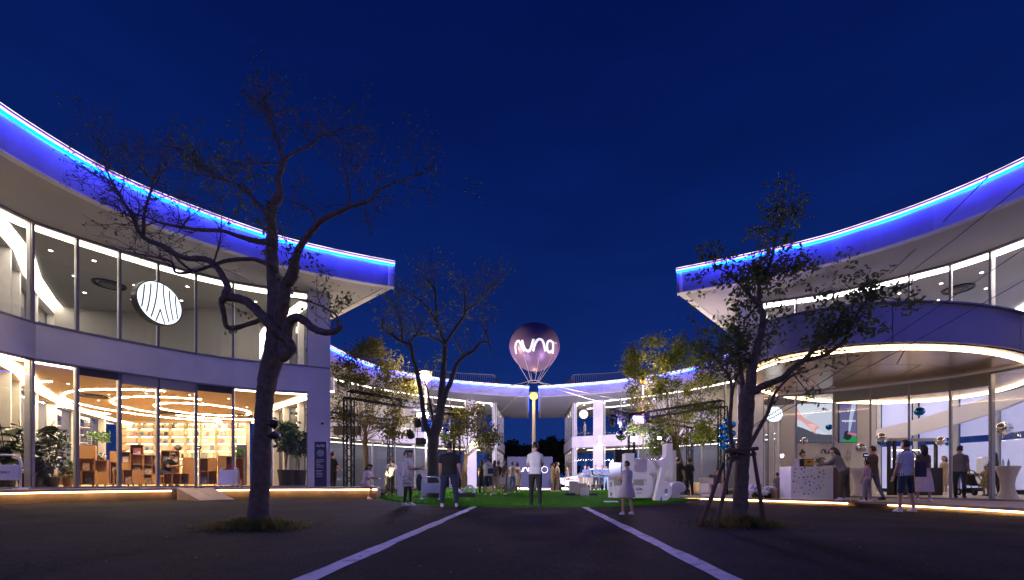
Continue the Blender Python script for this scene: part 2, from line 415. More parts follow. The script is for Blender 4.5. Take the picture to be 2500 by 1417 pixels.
MB().sweep(LF, [(0.121, 4.905), (0.15, 4.905), (0.15, 4.95), (0.121, 4.95)]).build('sill_flashing', frame_m, lb, True)
MB().sweep(LF[-2:], [(-0.22, Z_FL), (0.10, Z_FL), (0.10, Z_SO), (-0.22, Z_SO)]).build('end_pier', plaster, lb, True)
MB().sweep(LF[3:-1], [(0.13, Z_W1 - 0.05), (0.16, Z_W1 - 0.05), (0.16, Z_W1 - 0.005), (0.13, Z_W1 - 0.005)]).build('drip_edge', frame_m, lb, True)
glaze(lb, LF[:-1], Z_FL, Z_W1, depth=0.24, fin_w=0.08)
glaze(lb, LF[:-1], Z_B1, Z_SO, depth=0.16, fin_w=0.07)
for z0, z1 in ((Z_FL, 4.02), (4.92, Z_SO)):
    glaze(lb, LS[1:], z0, z1, depth=0.22, fin_w=0.10); glaze(lb, LO, z0, z1, depth=0.26, fin_w=0.14)
    cm_ = led_cove if z0 > 2 else glow('library_cove_led', (1.0, 0.76, 0.46), 6.5)
    cove(lb, LF[:-1], z1, m=cm_); cove(lb, LS[1:], z1, -0.7, -0.3, cm_); cove(lb, LO, z1, -0.75, -0.35, cm_)
# door header boxes over the library entrance
for i in (5, 6):
    a, b = Vector(LF[i]), Vector(LF[i + 1]); c = (a + b) / 2; d = b - a
    MB().box((c.x, c.y, 3.82), (d.length - 0.07, 0.16, 0.30), math.atan2(d.y, d.x)).build('door_header', mat('header_grey', (0.30, 0.29, 0.32), 0.6), lb, True)
i = 4
for i in (4, 7):
    a, b = Vector(LF[i]), Vector(LF[i + 1]); c = (a + b) / 2; d = b - a
    MB().box((c.x, c.y, 3.86), (d.length - 0.07, 0.05, 0.22), math.atan2(d.y, d.x)).build('transom_panel', mat('dark_glass_panel', (0.05, 0.05, 0.06), 0.5), lb, True)
wall_grey = mat('grey_partition', (0.36, 0.345, 0.32), 0.8, var=(0.6, (0.32, 0.31, 0.29), 4))
MB().sweep(spline([(-19.2, 17.3), (-16, 17.9), (-13, 17.4), (-11.6, 18.2)], 6), [(-0.1, 4.91), (0.1, 4.91), (0.1, 7.69), (-0.1, 7.69)]).build('upper_partition', wall_grey, lb, True)
MB().prism(offset(LF, -0.62)[:-1] + [(-9.2, 17.0), (-11.5, 19.3), (-19, 20), (-19.2, 17.2), (-17.6, 15.1), (-16.0, 13.4)], 7.684, 7.698).build('upper_ceiling', mat('grey_ceiling', (0.36, 0.35, 0.33), 0.8), lb, True)
downlights(lb, [(-14.6, 13.0), (-13.9, 13.6), (-14.2, 15.3), (-13.2, 15.0), (-12.4, 15.4), (-15.6, 14.6), (-15.4, 16.5), (-13.6, 16.6), (-12.0, 16.6), (-10.8, 16.7), (-16.6, 15.9), (-11.4, 17.4)], 7.682)
vents(lb, [(-15.0, 15.2)], 7.682)
# library ceiling lights and vents
ring_m = glow('ring_light', (1.0, 0.80, 0.50), 60.0)
for rr, a0, a1 in ((1.75, 0, 360), (3.1, 70, 305), (4.45, 118, 292), (5.7, 168, 262)):
    n = 48; cx, cy2 = -15.2, 19.9
    ln = [(cx + rr * math.cos(R(a0 + (a1 - a0) * k / n)), cy2 + rr * math.sin(R(a0 + (a1 - a0) * k / n))) for k in range(n if a1 == 360 else n + 1)]
    g = MB(); g.sweep(ln, [(-0.03, 4.004), (0.03, 4.004), (0.03, 4.019), (-0.03, 4.019)], closed=(a1 == 360)); g.build('ring_light', ring_m, lb, True)
downlights(lb, [(-17.5, 15.5), (-16.2, 16.4), (-14.6, 16.2), (-13.2, 16.5), (-12.2, 17.2), (-17.8, 17.6), (-14.0, 18.2), (-12.8, 19.2), (-18.6, 19.8), (-16.4, 21.5), (-19.8, 21.4), (-15.8, 14.6)], 4.02, 0.035)
vents(lb, [(-14.6, 21.6), (-17.6, 20.8), (-17.0, 16.6)], 4.02)

ZR = 0.12
# ================================================================== near right building (pavilion with round canopy)
RF = [(8.1, 17.1), (8.92, 16.75), (9.98, 16.35), (11.05, 15.85), (11.9, 15.2), (12.65, 14.5), (13.36, 13.8), (13.8, 13.0), (14.05, 12.2), (14.15, 11.2), (14.0, 10.0)]
RS = [(13.2, 23.4), (12.0, 22.0), (10.9, 20.8), (9.9, 19.5), (9.0, 18.3), (8.1, 17.1)]
RO = [(14.0, 10.0), (16.4, 12.2), (18.2, 14.0), (19.6, 15.8), (20.4, 17.4), (20.6, 19.0), (20.1, 20.4), (19.2, 21.6), (18.1, 22.6), (16.6, 23.2), (13.2, 23.4)]
rb = thing('curved_building', 'two-storey curved white building with a round entrance canopy and foil balloons inside', 'building', (13, 16, 0.5))
RFAS = spline([(5.3, 15.95), (7.1, 15.1), (8.83, 14.15), (9.9, 13.35), (11.15, 12.0), (11.98, 10.5), (12.3, 9.0), (12.15, 7.2), (11.2, 4.2), (9.4, 1.4), (6.8, -0.8)], 5)
MB().sweep([(14.0, 10.0), (13.9, 6.6), (12.8, 3.2), (10.8, 0.4)], [(-0.15, 0.0), (0.1, 0.0), (0.1, Z_SO), (-0.15, Z_SO)]).build('plain_wall', plaster, rb, True)
roof(rb, RFAS, (8.6, -3.4), [(12.0, -0.4), (14.6, 3.4), (15.6, 8.0), (17.4, 11.6), (20.6, 15.5), (21.4, 19.0), (18.6, 23.6), (13.0, 24.4), (10.2, 21.4)])
MB().sweep([(10.2, 21.4), (5.32, 15.97)], [(-0.2, Z_SO - 0.018), (0.002, Z_SO - 0.018), (0.002, Z_RT - 0.045), (-0.2, Z_RT - 0.045)]).build('end_fascia', plaster, rb, True)
RFP = RF + RO[1:] + RS[1:-1]
MB().prism(RF + [(15.2, 11.6)] + list(reversed(offset(RF, -2.6)[3:-2])) + [(10.6, 19.2), (9.0, 18.2)], 4.07, 4.90).build('floor_slab', soffit_m, rb, True)
tile_m = mat('pale_floor', (0.50, 0.40, 0.31), 0.45, var=(1.2, (0.44, 0.36, 0.29), 5))
MB().prism(RFP, ZR + 0.004, ZR + 0.03).build('floor', tile_m, rb, True)
MB().sweep(RF, [(-0.18, Z_W1), (0.12, Z_W1), (0.12, Z_B1), (-0.18, Z_B1)]).build('spandrel_band', plaster, rb, True)
MB().sweep(RF[:2], [(-0.22, ZR), (0.10, ZR), (0.10, Z_SO), (-0.22, Z_SO)]).build('end_pier', plaster, rb, True)
glaze(rb, RF[1:], ZR, Z_W1, skip=(3, 4)); glaze(rb, RF[1:], Z_B1, Z_SO)
glaze(rb, RS[:-1], ZR, Z_SO, depth=0.22, fin_w=0.10)
out_blue = glass
glaze(rb, RO, ZR, Z_SO, depth=0.26, fin_w=0.16)
hdr = mat('header_bronze', (0.16, 0.15, 0.14), 0.4, 0.4)
for i in (3, 4, 5, 6):
    a, b = Vector(RF[i + 1 - 1]), Vector(RF[i + 1]); c = (a + b) / 2; d = b - a
    MB().box((c.x, c.y, 3.78), (d.length - 0.06, 0.12, 0.36), math.atan2(d.y, d.x)).build('transom_panel', hdr, rb, True)
rcv = glow('pavilion_cove_led', (1.0, 0.86, 0.78), 10.0)
cove(rb, RF[1:], Z_SO, m=rcv); cove(rb, RO, Z_SO, -0.8, -0.4, rcv); cove(rb, RS[:-1], Z_SO, -0.7, -0.3, rcv)
downlights(rb, [(12.4, 16.6), (13.6, 16.0), (14.4, 15.2), (15.0, 14.4), (14.2, 17.4), (15.6, 16.6), (16.4, 15.6), (15.4, 18.6), (17.2, 17.4), (12.8, 18.2), (14.2, 19.6), (16.4, 13.6), (13.2, 14.9)], Z_SO - 0.002)
vents(rb, [(15.4, 15.6)], Z_SO)
# white ramp balustrade running along the back glazing
added_glow_m = mat('added_glow_pale_blue', (0.5, 0.52, 0.66), 0.8, emit=((0.50, 0.53, 1.0), 0.20))  # added self-glowing panels that stand in for brightness at the back glazing
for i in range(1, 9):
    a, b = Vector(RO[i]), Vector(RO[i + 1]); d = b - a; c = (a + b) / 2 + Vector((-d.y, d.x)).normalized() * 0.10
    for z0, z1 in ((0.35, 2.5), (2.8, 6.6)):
        MB().box((c.x, c.y, (z0 + z1) / 2), (d.length * 0.78, 0.02, z1 - z0), math.atan2(d.y, d.x)).build('added_glow_panel', added_glow_m, rb, True)
rampw = mat('ramp_white', (0.74, 0.70, 0.72), 0.6, emit=None)
g = MB(); ln = spline([(17.0, 22.6), (18.2, 21.7), (19.2, 20.5), (19.8, 19.0), (19.6, 17.2), (18.6, 15.4)], 6); n = len(ln)
for i in range(n - 1):
    a, b = ln[i], ln[i + 1]; za, zb = 1.72 + 1.9 * i / (n - 1), 1.72 + 1.9 * (i + 1) / (n - 1)
    d = (b - a).normalized(); nr = Vector((d.y, -d.x)) * 0.08
    q = [(p.x + s * nr.x, p.y + s * nr.y, z + dz) for p, z in ((a, za), (b, zb)) for s in (-1, 1) for dz in (0, 0.75 + 0.0 * z)]
    g.add([(x, y, z + 0.7) for x, y, z in q], [(0, 1, 5, 4), (2, 6, 7, 3), (1, 3, 7, 5), (0, 4, 6, 2)])
g.build('ramp_balustrade', rampw, rb, True)
# partition with the big screen
MB().box((13.35, 19.55, 2.30), (4.3, 0.16, 4.3)).build('screen_wall', mat('white_partition', (0.66, 0.63, 0.62), 0.6), rb, True)
# round canopy
CC, CR = Vector((11.9, 14.5)), 3.72          # an oval canopy, long axis turned 27 degrees
def circ(r, n=72, a0=0, a1=360, c=CC):
    out = []; A, B = r + 2.25 * r / 3.42, r * 0.895; ct, st = math.cos(R(27)), math.sin(R(27))
    for k in range(n + (0 if a1 - a0 == 360 else 1)):
        t = R(a0 + (a1 - a0) * k / n); u, v = A * math.cos(t), B * math.sin(t); out.append((c[0] + u * ct - v * st, c[1] + u * st + v * ct))
    return out
canopy_m = mat('canopy_metal', (0.27, 0.255, 0.31), 0.45, 0.0, var=(1.5, (0.24, 0.23, 0.28), 4))
bronze = mat('bronze_panel', (0.66, 0.48, 0.33), 0.24, 0.7, var=(1.1, (0.58, 0.42, 0.29), 4))
for k in range(9):
    a0 = 140 + 40 * k
    MB().sweep(circ(CR, 9, a0 + 0.12, a0 + 39.88)[::-1], [(-0.04, 4.06), (-0.08, 4.06), (-0.08, 4.99), (-0.04, 4.99)]).build('canopy_panel', canopy_m, rb, True)
MB().prism(circ(CR - 0.09), 4.10, 4.96).build('canopy_core', mat('canopy_core', (0.2, 0.19, 0.18), 0.6), rb, True)
MB().sweep(circ(CR)[::-1], [(0.02, 4.992), (-0.16, 4.992), (-0.16, 5.03), (0.02, 5.03)], closed=True).build('canopy_rim', frame_m, rb, True)
MB().sweep(circ(3.42)[::-1], [(-0.022, 4.0), (0.022, 4.0), (0.022, 4.035), (-0.022, 4.035)], closed=True).build('canopy_ring_light', glow('canopy_led', (1.0, 0.70, 0.40), 8.0), rb, True)
def sector(r0, r1, a0, a1, n=6):
    return circ(r1, n, a0, a1) + (circ(r0, n, a0, a1)[::-1] if r0 > 0 else [tuple(CC)])
for k in range(10):
    MB().prism(sector(2.02, 3.36, 36 * k + 0.25 + 9, 36 * k + 35.75 + 9), 4.055, 4.095).build('soffit_panel', bronze, rb, True)
for k in range(6):
    MB().prism(sector(0, 2.0, 60 * k + 0.4, 60 * k + 59.6), 4.055, 4.095).build('soffit_panel', bronze, rb, True)
MB().sweep(circ(3.58)[::-1], [(-0.10, 4.054), (0.11, 4.054), (0.11, 4.096), (-0.10, 4.096)], closed=True).build('soffit_rim', bronze, rb, True)

# ================================================================== far pair of buildings
def far_building(sx, label):
    k = 1.0 if sx < 0 else 1.04
    def m(pts):
        q = [(sx * abs(p[0]) * k if abs(p[0]) > 1 else sx * abs(p[0]), p[1]) for p in pts]
        return q if sx < 0 else q[::-1]
    fb = thing('curved_building', label, 'building', (sx * 9, 34, 0.1))
    fas = [(-11.95, 24.4), (-11.8, 25.6), (-11.45, 27.5), (-10.0, 30.5), (-6.5, 33.3), (-3.5, 34.6), (-0.42, 35.6)]
    FAS = spline(m(fas), 5)
    back = [(-0.55, 47.7), (-9, 46.0), (-17.5, 40.5), (-21, 33), (-20.0, 26.4), (-14.0, 25.8)]
    bk = [(sx * abs(p[0]), p[1]) for p in back]
    poly = [Vector(p[:2]) for p in FAS]
    full = poly + [Vector(b) for b in (bk if sx < 0 else bk[::-1])]
    MB().prism(full, Z_SO, Z_RT - 0.1).build('roof', soffit_m, fb, True)
    gapl = [(-0.42, 35.6), (-0.55, 47.6)] if sx < 0 else [(0.55, 47.6), (0.42, 35.6)]
    for line, nm in ((FAS, ''), (gapl, 'end_')):
        dz = 0 if nm == '' else 0.004
        MB().sweep(line, [(-0.22, Z_SO - 0.02), (dz, Z_SO - 0.02), (dz, Z_RT - 0.04 - dz), (-0.22, Z_RT - 0.04 - dz)]).build(nm + 'fascia', plaster, fb, True)
        if nm:
            MB().sweep(line, [(-0.10, Z_RT - 0.03), (0.02, Z_RT - 0.03), (0.02, Z_RT), (-0.10, Z_RT)]).build('end_light_strip', glow('end_led', (0.01, 0.10, 1.0), 4), fb, True); continue
        MB().sweep(line, [(-0.20, Z_RT - 0.036 - dz), (0.215, Z_RT - 0.036 - dz), (0.215, Z_RT - dz), (-0.20, Z_RT - dz)]).build(nm + 'coping', frame_m, fb, True)
        MB().sweep(line, [(0.035, Z_RT - 0.059), (0.075, Z_RT - 0.059), (0.075, Z_RT - 0.045), (0.035, Z_RT - 0.045)]).build('blue_light_strip', led_blue, fb, True)
        MB().sweep(line, [(0.14, Z_RT - 0.056), (0.20, Z_RT - 0.056), (0.20, Z_RT - 0.042), (0.14, Z_RT - 0.042)]).build('violet_light_strip', led_violet, fb, True)
        MB().sweep(line, [(0.15, Z_RT + 0.004), (0.20, Z_RT + 0.004), (0.20, Z_RT + 0.07), (0.15, Z_RT + 0.07)]).build('white_light_strip', led_white if nm == '' else glow('end_led', (0.01, 0.10, 1.0), 3), fb, True)
    zf, zw, zb = 0.12, 3.70, 4.65
    front = [(-14.1, 26.8), (-13.6, 28.4), (-12.8, 30.0), (-11.8, 31.6), (-10.6, 33.0), (-9.4, 34.2), (-8.2, 35.2), (-7.0, 36.1), (-5.75, 36.9), (-5.0, 37.35), (-3.4, 38.2)]
    F = m(front)
    side = [(-3.4, 38.2), (-3.38, 40.4), (-3.36, 42.6), (-3.33, 44.8), (-3.3, 47.0)]
    SD = m(side) if sx < 0 else m(side)
    iw = 8 if sx < 0 else 1      # index of the pier bay
    nb = len(F) - 1
    glaze(fb, F, zf, zw, skip=(iw,), depth=0.12); glaze(fb, F, zb, Z_SO, skip=(iw,), depth=0.12)
    glaze(fb, SD, zf, zw, depth=0.12); glaze(fb, SD, zb, Z_SO, depth=0.12)
    MB().sweep(F, [(-0.2, zw), (0.14, zw), (0.14, zb), (-0.2, zb)]).build('spandrel_band', plaster, fb, True)
    MB().sweep(SD, [(-0.2, zw + 0.002), (0.14, zw + 0.002), (0.14, zb - 0.002), (-0.2, zb - 0.002)]).build('side_band', plaster, fb, True)
    MB().sweep(F[iw:iw + 2], [(-0.5, zf), (0.10, zf), (0.10, Z_SO), (-0.5, Z_SO)]).build('pier', plaster, fb, True)
    cpt = (sx * 3.42 * k, 38.22)
    MB().box((sx * 3.5 * k, 38.3, (zf + Z_SO) / 2), (0.3, 0.3, Z_SO - zf), 0.5 * sx).build('corner_post', plaster, fb, True)
    ip = 6 if sx < 0 else 6
    foot = [Vector(p) for p in F]
    inner = ([(sx * 3.3, 47.0), (sx * 12, 45), (sx * 19, 38), (sx * 19.6, 30), (sx * 17, 26.6)])
    poly2 = foot + [Vector(q) for q in (inner if sx < 0 else inner[::-1])]
    MB().prism(poly2, zw + 0.04, zb - 0.05).build('floor_slab', soffit_m, fb, True)
    MB().prism(poly2, 0.06, zf + 0.02).build('floor', tile_m, fb, True)
    bw = mat('beige_inner_wall', (0.60, 0.55, 0.47), 0.8, var=(0.5, (0.54, 0.5, 0.43), 3))
    bl = offset(F[0:8] if sx < 0 else F[3:], -4.2)
    MB().sweep(bl, [(-0.1, zf + 0.02), (0.1, zf + 0.02), (0.1, zw + 0.03), (-0.1, zw + 0.03)]).build('inner_wall', mat('grey_inner_wall', (0.10, 0.11, 0.15), 0.8), fb, True)
    bl = offset(F[0:7] if sx < 0 else F[4:], -2.4)
    MB().sweep(bl, [(-0.1, zb - 0.04), (0.1, zb - 0.04), (0.1, Z_SO - 0.01), (-0.1, Z_SO - 0.01)]).build('inner_wall', bw, fb, True)
    fc = glow('far_cove_led', (1.0, 0.87, 0.70), 5.0)
    for z1 in (zw + 0.03, Z_SO):
        cove(fb, F, z1, -0.6, -0.3, fc)
        cove(fb, SD, z1, -0.5, -0.25, fc)
        cove(fb, offset(F, -3.4), z1, -0.2, -0.05, fc)
    dl = [(sx * x, y) for x, y in ((4.6, 39.4), (6.2, 39.0), (5.4, 41.0), (8.0, 38.0), (7.6, 40.6), (10.2, 36.4), (12.0, 34.2))]
    downlights(fb, dl, Z_SO - 0.002, 0.06); downlights(fb, dl, zw + 0.038, 0.06)
    return fb
fbl = far_building(-1, 'far curved white building with blue roof light behind the bare mossy tree')
fbr = far_building(1, 'far curved white building with blue roof light, behind the white car')
# wall lights on the piers
# rooftop railings
slat = MB().box((0, 0, 0.85), (0.035, 0.035, 1.7)).mesh('slat', mat('railing_metal', (0.30, 0.30, 0.34), 0.45, 0.5))
def railing(line, label):
    a = line[0]; t = thing('roof_railing', label, 'railing', (a[0], a[1], Z_RT - 0.1))
    pts = resample([Vector((p[0], p[1])) for p in line], int(sum((Vector(line[i + 1]) - Vector(line[i])).length for i in range(len(line) - 1)) / 0.17))
    for p in pts: link('slat', slat, t, True, (p.x, p.y, Z_RT - 0.1))
    MB().sweep(pts, [(-0.03, Z_RT + 1.60), (0.03, Z_RT + 1.60), (0.03, Z_RT + 1.65), (-0.03, Z_RT + 1.65)]).build('top_rail', MATS['railing_metal'], t, True)
    MB().sweep(pts, [(-0.03, Z_RT + 0.02), (0.03, Z_RT + 0.02), (0.03, Z_RT + 0.06), (-0.03, Z_RT + 0.06)]).build('bottom_rail', MATS['railing_metal'], t, True)
railing([(-14.5, 31), (-12.5, 33.4), (-9.2, 36.2), (-6.4, 37.4), (-3.5, 38.0), (-3.1, 42.0)], 'grey slatted railing on the far roof behind the bare tree')
railing([(3.1, 42.0), (3.5, 38.0), (6.4, 37.4), (9.4, 36.2), (12.8, 33.4), (15, 31)], 'grey slatted railing on the far roof behind the yellow-lit tree')

# ================================================================== raised platforms
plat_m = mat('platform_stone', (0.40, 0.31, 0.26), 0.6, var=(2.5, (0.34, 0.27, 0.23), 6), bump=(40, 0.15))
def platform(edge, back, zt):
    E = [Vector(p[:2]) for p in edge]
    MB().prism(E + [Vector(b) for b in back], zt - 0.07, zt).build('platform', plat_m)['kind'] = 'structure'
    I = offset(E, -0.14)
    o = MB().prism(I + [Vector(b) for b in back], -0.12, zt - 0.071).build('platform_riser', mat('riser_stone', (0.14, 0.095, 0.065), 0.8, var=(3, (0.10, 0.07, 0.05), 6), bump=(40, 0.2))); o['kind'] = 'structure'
LP = spline(offset(LF[:1] + LF[1:], 0.95)[:-1] + [Vector((-6.9, 14.95)), Vector((-5.6, 15.35))], 5)
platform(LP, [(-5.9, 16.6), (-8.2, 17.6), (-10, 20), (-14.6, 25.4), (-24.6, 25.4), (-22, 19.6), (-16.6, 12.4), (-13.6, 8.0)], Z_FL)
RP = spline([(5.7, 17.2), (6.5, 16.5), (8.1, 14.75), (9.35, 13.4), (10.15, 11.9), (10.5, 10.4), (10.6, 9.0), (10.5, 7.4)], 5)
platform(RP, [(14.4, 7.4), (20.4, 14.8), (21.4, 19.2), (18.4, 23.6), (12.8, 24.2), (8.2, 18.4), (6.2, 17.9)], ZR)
def step_led(line, label, zt):
    ln = offset(line, -0.045); z = zt - 0.072
    o = MB().sweep(ln, [(-0.02, z - 0.034), (0.02, z - 0.034), (0.02, z), (-0.02, z)]).build('step_light_strip', led_warm)
    return tag(o, label, 'light strip')
def cut(line, x0, x1):
    return [p for p in line if x0 <= p[0] / p[1] * FPX + VPX <= x1]
step_led(cut(LP, -400, 428), 'warm light strip under the library platform edge, left of the wooden ramp', Z_FL)
step_led(cut(LP, 512, 1000), 'warm light strip under the platform edge between the library ramp and the lawn', Z_FL)
step_led(cut(RP, 1600, 2075), 'warm light strip under the pavilion platform edge below the dotted counter', ZR)
step_led(cut(RP, 2165, 3000), 'warm light strip under the pavilion platform edge behind the man with the bag', ZR)
# ================================================================== trees
def barkmat(name, a, b, sc=14):
    m = mat(name, a, 0.9, var=(sc, b, 8, 0.3, 0.7), bump=(sc * 2.2, 0.9)); return m
bark_a = barkmat('bark_grey_brown', (0.085, 0.06, 0.047), (0.16, 0.12, 0.092))
bark_b = barkmat('bark_mossy', (0.045, 0.045, 0.03), (0.09, 0.08, 0.06))
bark_c = barkmat('bark_smooth', (0.20, 0.14, 0.10), (0.13, 0.095, 0.07), 8)
def leafmat(name, a, b):
    m = mat(name, a, 0.55, var=(3.5, b, 3, 0.4, 0.6)); p = m.node_tree.nodes['Principled BSDF']
    leafshade(m); return m
leaf_dark = leafmat('leaf_dark', (0.075, 0.115, 0.03), (0.12, 0.145, 0.04))
leaf_olive = leafmat('leaf_olive', (0.085, 0.10, 0.022), (0.14, 0.12, 0.026))
leaf_gold = leafmat('leaf_gold', (0.10, 0.15, 0.020), (0.17, 0.18, 0.026))
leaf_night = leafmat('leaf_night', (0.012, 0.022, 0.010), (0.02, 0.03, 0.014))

class Tree:
    def __init__(s, seed): s.rn = random.Random(seed); s.tr = MB(); s.tw = MB(); s.lv = []; s.lf = []
    def limb(s, pts, r, n=10, jit=0.0, sub=5):
        P = spline(pts, sub); N = len(P)
        if not hasattr(r, '__len__'): r = [r] * 2
        rr = []
        for i in range(N):
            t = i / (N - 1) * (len(r) - 1); k = min(len(r) - 2, int(t)); u = t - k
            rr.append((r[k] * (1 - u) + r[k + 1] * u) * (1 + s.rn.uniform(-1, 1) * 0.06))
        P = [p + Vector((s.rn.uniform(-1, 1), s.rn.uniform(-1, 1), s.rn.uniform(-1, 1))) * rr[i] * jit for i, p in enumerate(P)]
        s.tr.tube(P, rr, n); return P, rr
    def twig(s, p, d, L, r, lev, up=0.15, spread=0.9, kids=(3, 5), leaf=None, wig=0.25, seg=4):
        rn = s.rn; P = [p]; q = p.copy(); d = d.normalized()
        for i in range(seg):
            d = (d + Vector((rn.gauss(0, wig), rn.gauss(0, wig), rn.gauss(0, wig) + up))).normalized()
            q = q + d * (L / seg); P.append(q.copy())
        s.tw.tube(P, [r * (1 - 0.7 * i / seg) for i in range(seg + 1)], 4 if r < 0.02 else 6, cap=False)
        if lev > 0:
            for _ in range(rn.randint(*kids)):
                k = rn.randint(1, seg); a = P[k]
                b = (P[k] - P[k - 1]).normalized()
                side = Vector((rn.gauss(0, 1), rn.gauss(0, 1), rn.gauss(0, 0.8))).normalized()
                s.twig(a, b + side * spread, L * rn.uniform(0.45, 0.75), r * 0.55, lev - 1, up, spread, kids, leaf, wig, 3 if lev > 1 else 2)
        if leaf and (lev == 0 or rn.random() < 0.3):
            for _ in range(rn.randint(*leaf[1])):
                k = rn.randint(1, len(P) - 1); s.leaf(P[k] + Vector((rn.gauss(0, 1), rn.gauss(0, 1), rn.gauss(0, 1))) * leaf[2], leaf[0])
    def leaf(s, c, size):
        rn = s.rn; size *= rn.uniform(0.7, 1.3)
        a = Vector((rn.gauss(0, 1), rn.gauss(0, 1), rn.gauss(-0.5, 0.7))).normalized(); b = a.cross(Vector((rn.gauss(0, 1), rn.gauss(0, 1), rn.gauss(0, 1)))).normalized()
        n = len(s.lv); u = a.cross(b) * size * 0.10
        s.lv += [c, c + a * size * 0.45 + b * size * 0.24 + u, c + a * size, c + a * size * 0.45 - b * size * 0.24 + u]
        s.lf += [(n, n + 1, n + 2), (n, n + 2, n + 3)]
    def clump(s, c, rad, num, size, sq=(1, 1, 0.75)):
        for _ in range(num):
            v = Vector((s.rn.gauss(0, 0.5) * sq[0], s.rn.gauss(0, 0.5) * sq[1], s.rn.gauss(0, 0.5) * sq[2]))
            s.leaf(c + v * rad, size)
    def build(s, name, label, base, bark, leafm, cat='tree', group=None):
        t = thing(name, label, cat, base, 0, group)
        s.tr.build('trunk', bark, t, True, smooth=True)
        if s.tw.v: s.tw.build('branches', bark, t, True, smooth=True)
        if s.lv: MB().add(s.lv, s.lf).build('crown', leafm, t, True)
        return t

# ---- the big twisted tree by the library, limb by limb
Y0 = 6.45
def pl(pts, dy0=0, dy1=0, Yb=None):
    Yb = Yb or Y0
    n = len(pts); return [at(p[0], p[1], Yb + dy0 + (dy1 - dy0) * i / max(1, n - 1)) for i, p in enumerate(pts)]
k6 = 0.85 * Y0 / FPX
T = Tree(11); L = {}
def limb(key, pts, ws, dy0=0, dy1=0, n=9, jit=0.10):
    L[key] = T.limb(pl(pts, dy0, dy1), [w * k6 / 2 for w in ws], n, jit)
T.limb(pl([(628, 1300), (630, 1270), (633, 1225), (637, 1150), (641, 1060), (646, 980), (655, 920), (668, 875), (675, 845)]), [w * k6 / 2 for w in (74, 60, 53, 49, 47, 47, 50, 56, 48)], 16, 0.05)
limb('lead', [(668, 870), (673, 820), (674, 780), (668, 700), (663, 616), (664, 569), (659, 520), (682, 475), (679, 436), (691, 396), (684, 367), (669, 322), (659, 283), (645, 248), (640, 215)], (52, 46, 42, 34, 30, 30, 34, 22, 18, 16, 12, 9, 6, 4, 2), 0, 0.3, 12)
limb('rstem', [(676, 800), (688, 760), (693, 736), (699, 696), (712, 676), (722, 633), (732, 606), (752, 575), (772, 552), (790, 535), (835, 515), (859, 503), (904, 490), (929, 461), (983, 441), (1037, 421)], (30, 34, 32, 28, 32, 20, 18, 16, 14, 13, 11, 9, 7, 5, 4, 2), -0.05, -0.9)
limb('r1', [(855, 504), (852, 465), (845, 426), (835, 396), (838, 360)], (6, 5, 4, 3, 1.5), -0.6, -0.9)
limb('r2', [(771, 550), (761, 515), (731, 500), (692, 485)], (7, 6, 4, 2), -0.4, -0.1)
limb('r3', [(691, 398), (711, 377), (756, 357), (790, 332), (850, 312), (915, 318)], (10, 8, 7, 5, 3, 1.5), 0.25, 0.7)
limb('l0', [(690, 400), (637, 399), (573, 396), (520, 380)], (7, 5, 3, 1.5), 0.25, -0.4)
limb('l1', [(660, 535), (627, 495), (593, 461), (548, 441), (494, 426), (450, 400)], (15, 11, 9, 7, 4, 2), 0, 0.8)
limb('l2', [(662, 592), (627, 589), (588, 579), (543, 564), (494, 562), (454, 557), (395, 545), (350, 528), (280, 520)], (20, 15, 12, 10, 10, 8, 6, 4, 2), 0, -0.6)
limb('l3', [(665, 650), (640, 640), (612, 633), (558, 636), (519, 648), (474, 663), (430, 666), (418, 640), (366, 626), (306, 614), (270, 600)], (16, 13, 12, 11, 10, 9, 8, 7, 5, 3, 1.5), 0, 0.7)
limb('s', [(688, 872), (705, 858), (712, 848), (699, 828), (676, 812), (649, 782), (626, 756), (600, 736), (573, 728), (552, 722), (556, 703), (543, 673), (523, 646), (499, 633), (445, 629), (405, 604), (366, 589), (341, 569), (321, 525), (291, 475), (267, 431), (247, 377), (238, 330)], (34, 30, 26, 24, 25, 25, 25, 24, 22, 24, 18, 17, 16, 16, 13, 13, 12, 11, 8, 7, 5, 3, 1.5), -0.2, -0.5)
limb('s2', [(350, 575), (353, 520), (366, 475), (380, 431), (400, 396), (425, 350)], (8, 7, 6, 5, 3, 1.5), -0.45, -0.1)
limb('s3', [(380, 440), (356, 426), (316, 377), (300, 340)], (5, 4, 3, 1.5), -0.3, -0.9)
limb('loop', [(548, 728), (541, 738), (546, 762), (551, 793), (560, 801), (583, 799), (633, 782), (662, 764)], (18, 14, 13, 13, 14, 13, 12, 10), -0.35, -0.05)
limb('rl', [(692, 868), (699, 830), (703, 800), (712, 780), (725, 776), (739, 781), (765, 802), (792, 812), (818, 809), (835, 798)], (30, 30, 26, 25, 24, 22, 20, 17, 15, 11), -0.1, -0.5)
limb('rl2', [(826, 806), (822, 772), (792, 752), (752, 736), (715, 728)], (8, 6, 5, 4, 3), -0.45, 0)
limb('up1', [(520, 646), (534, 600), (540, 560), (541, 480)], (5, 4, 3, 1.5), -0.45, -0.6)
limb('up2', [(470, 664), (440, 640), (420, 620), (395, 612)], (8, 7, 5, 3), 0.3, 0.2)
rn = T.rn; THIN = 0.32
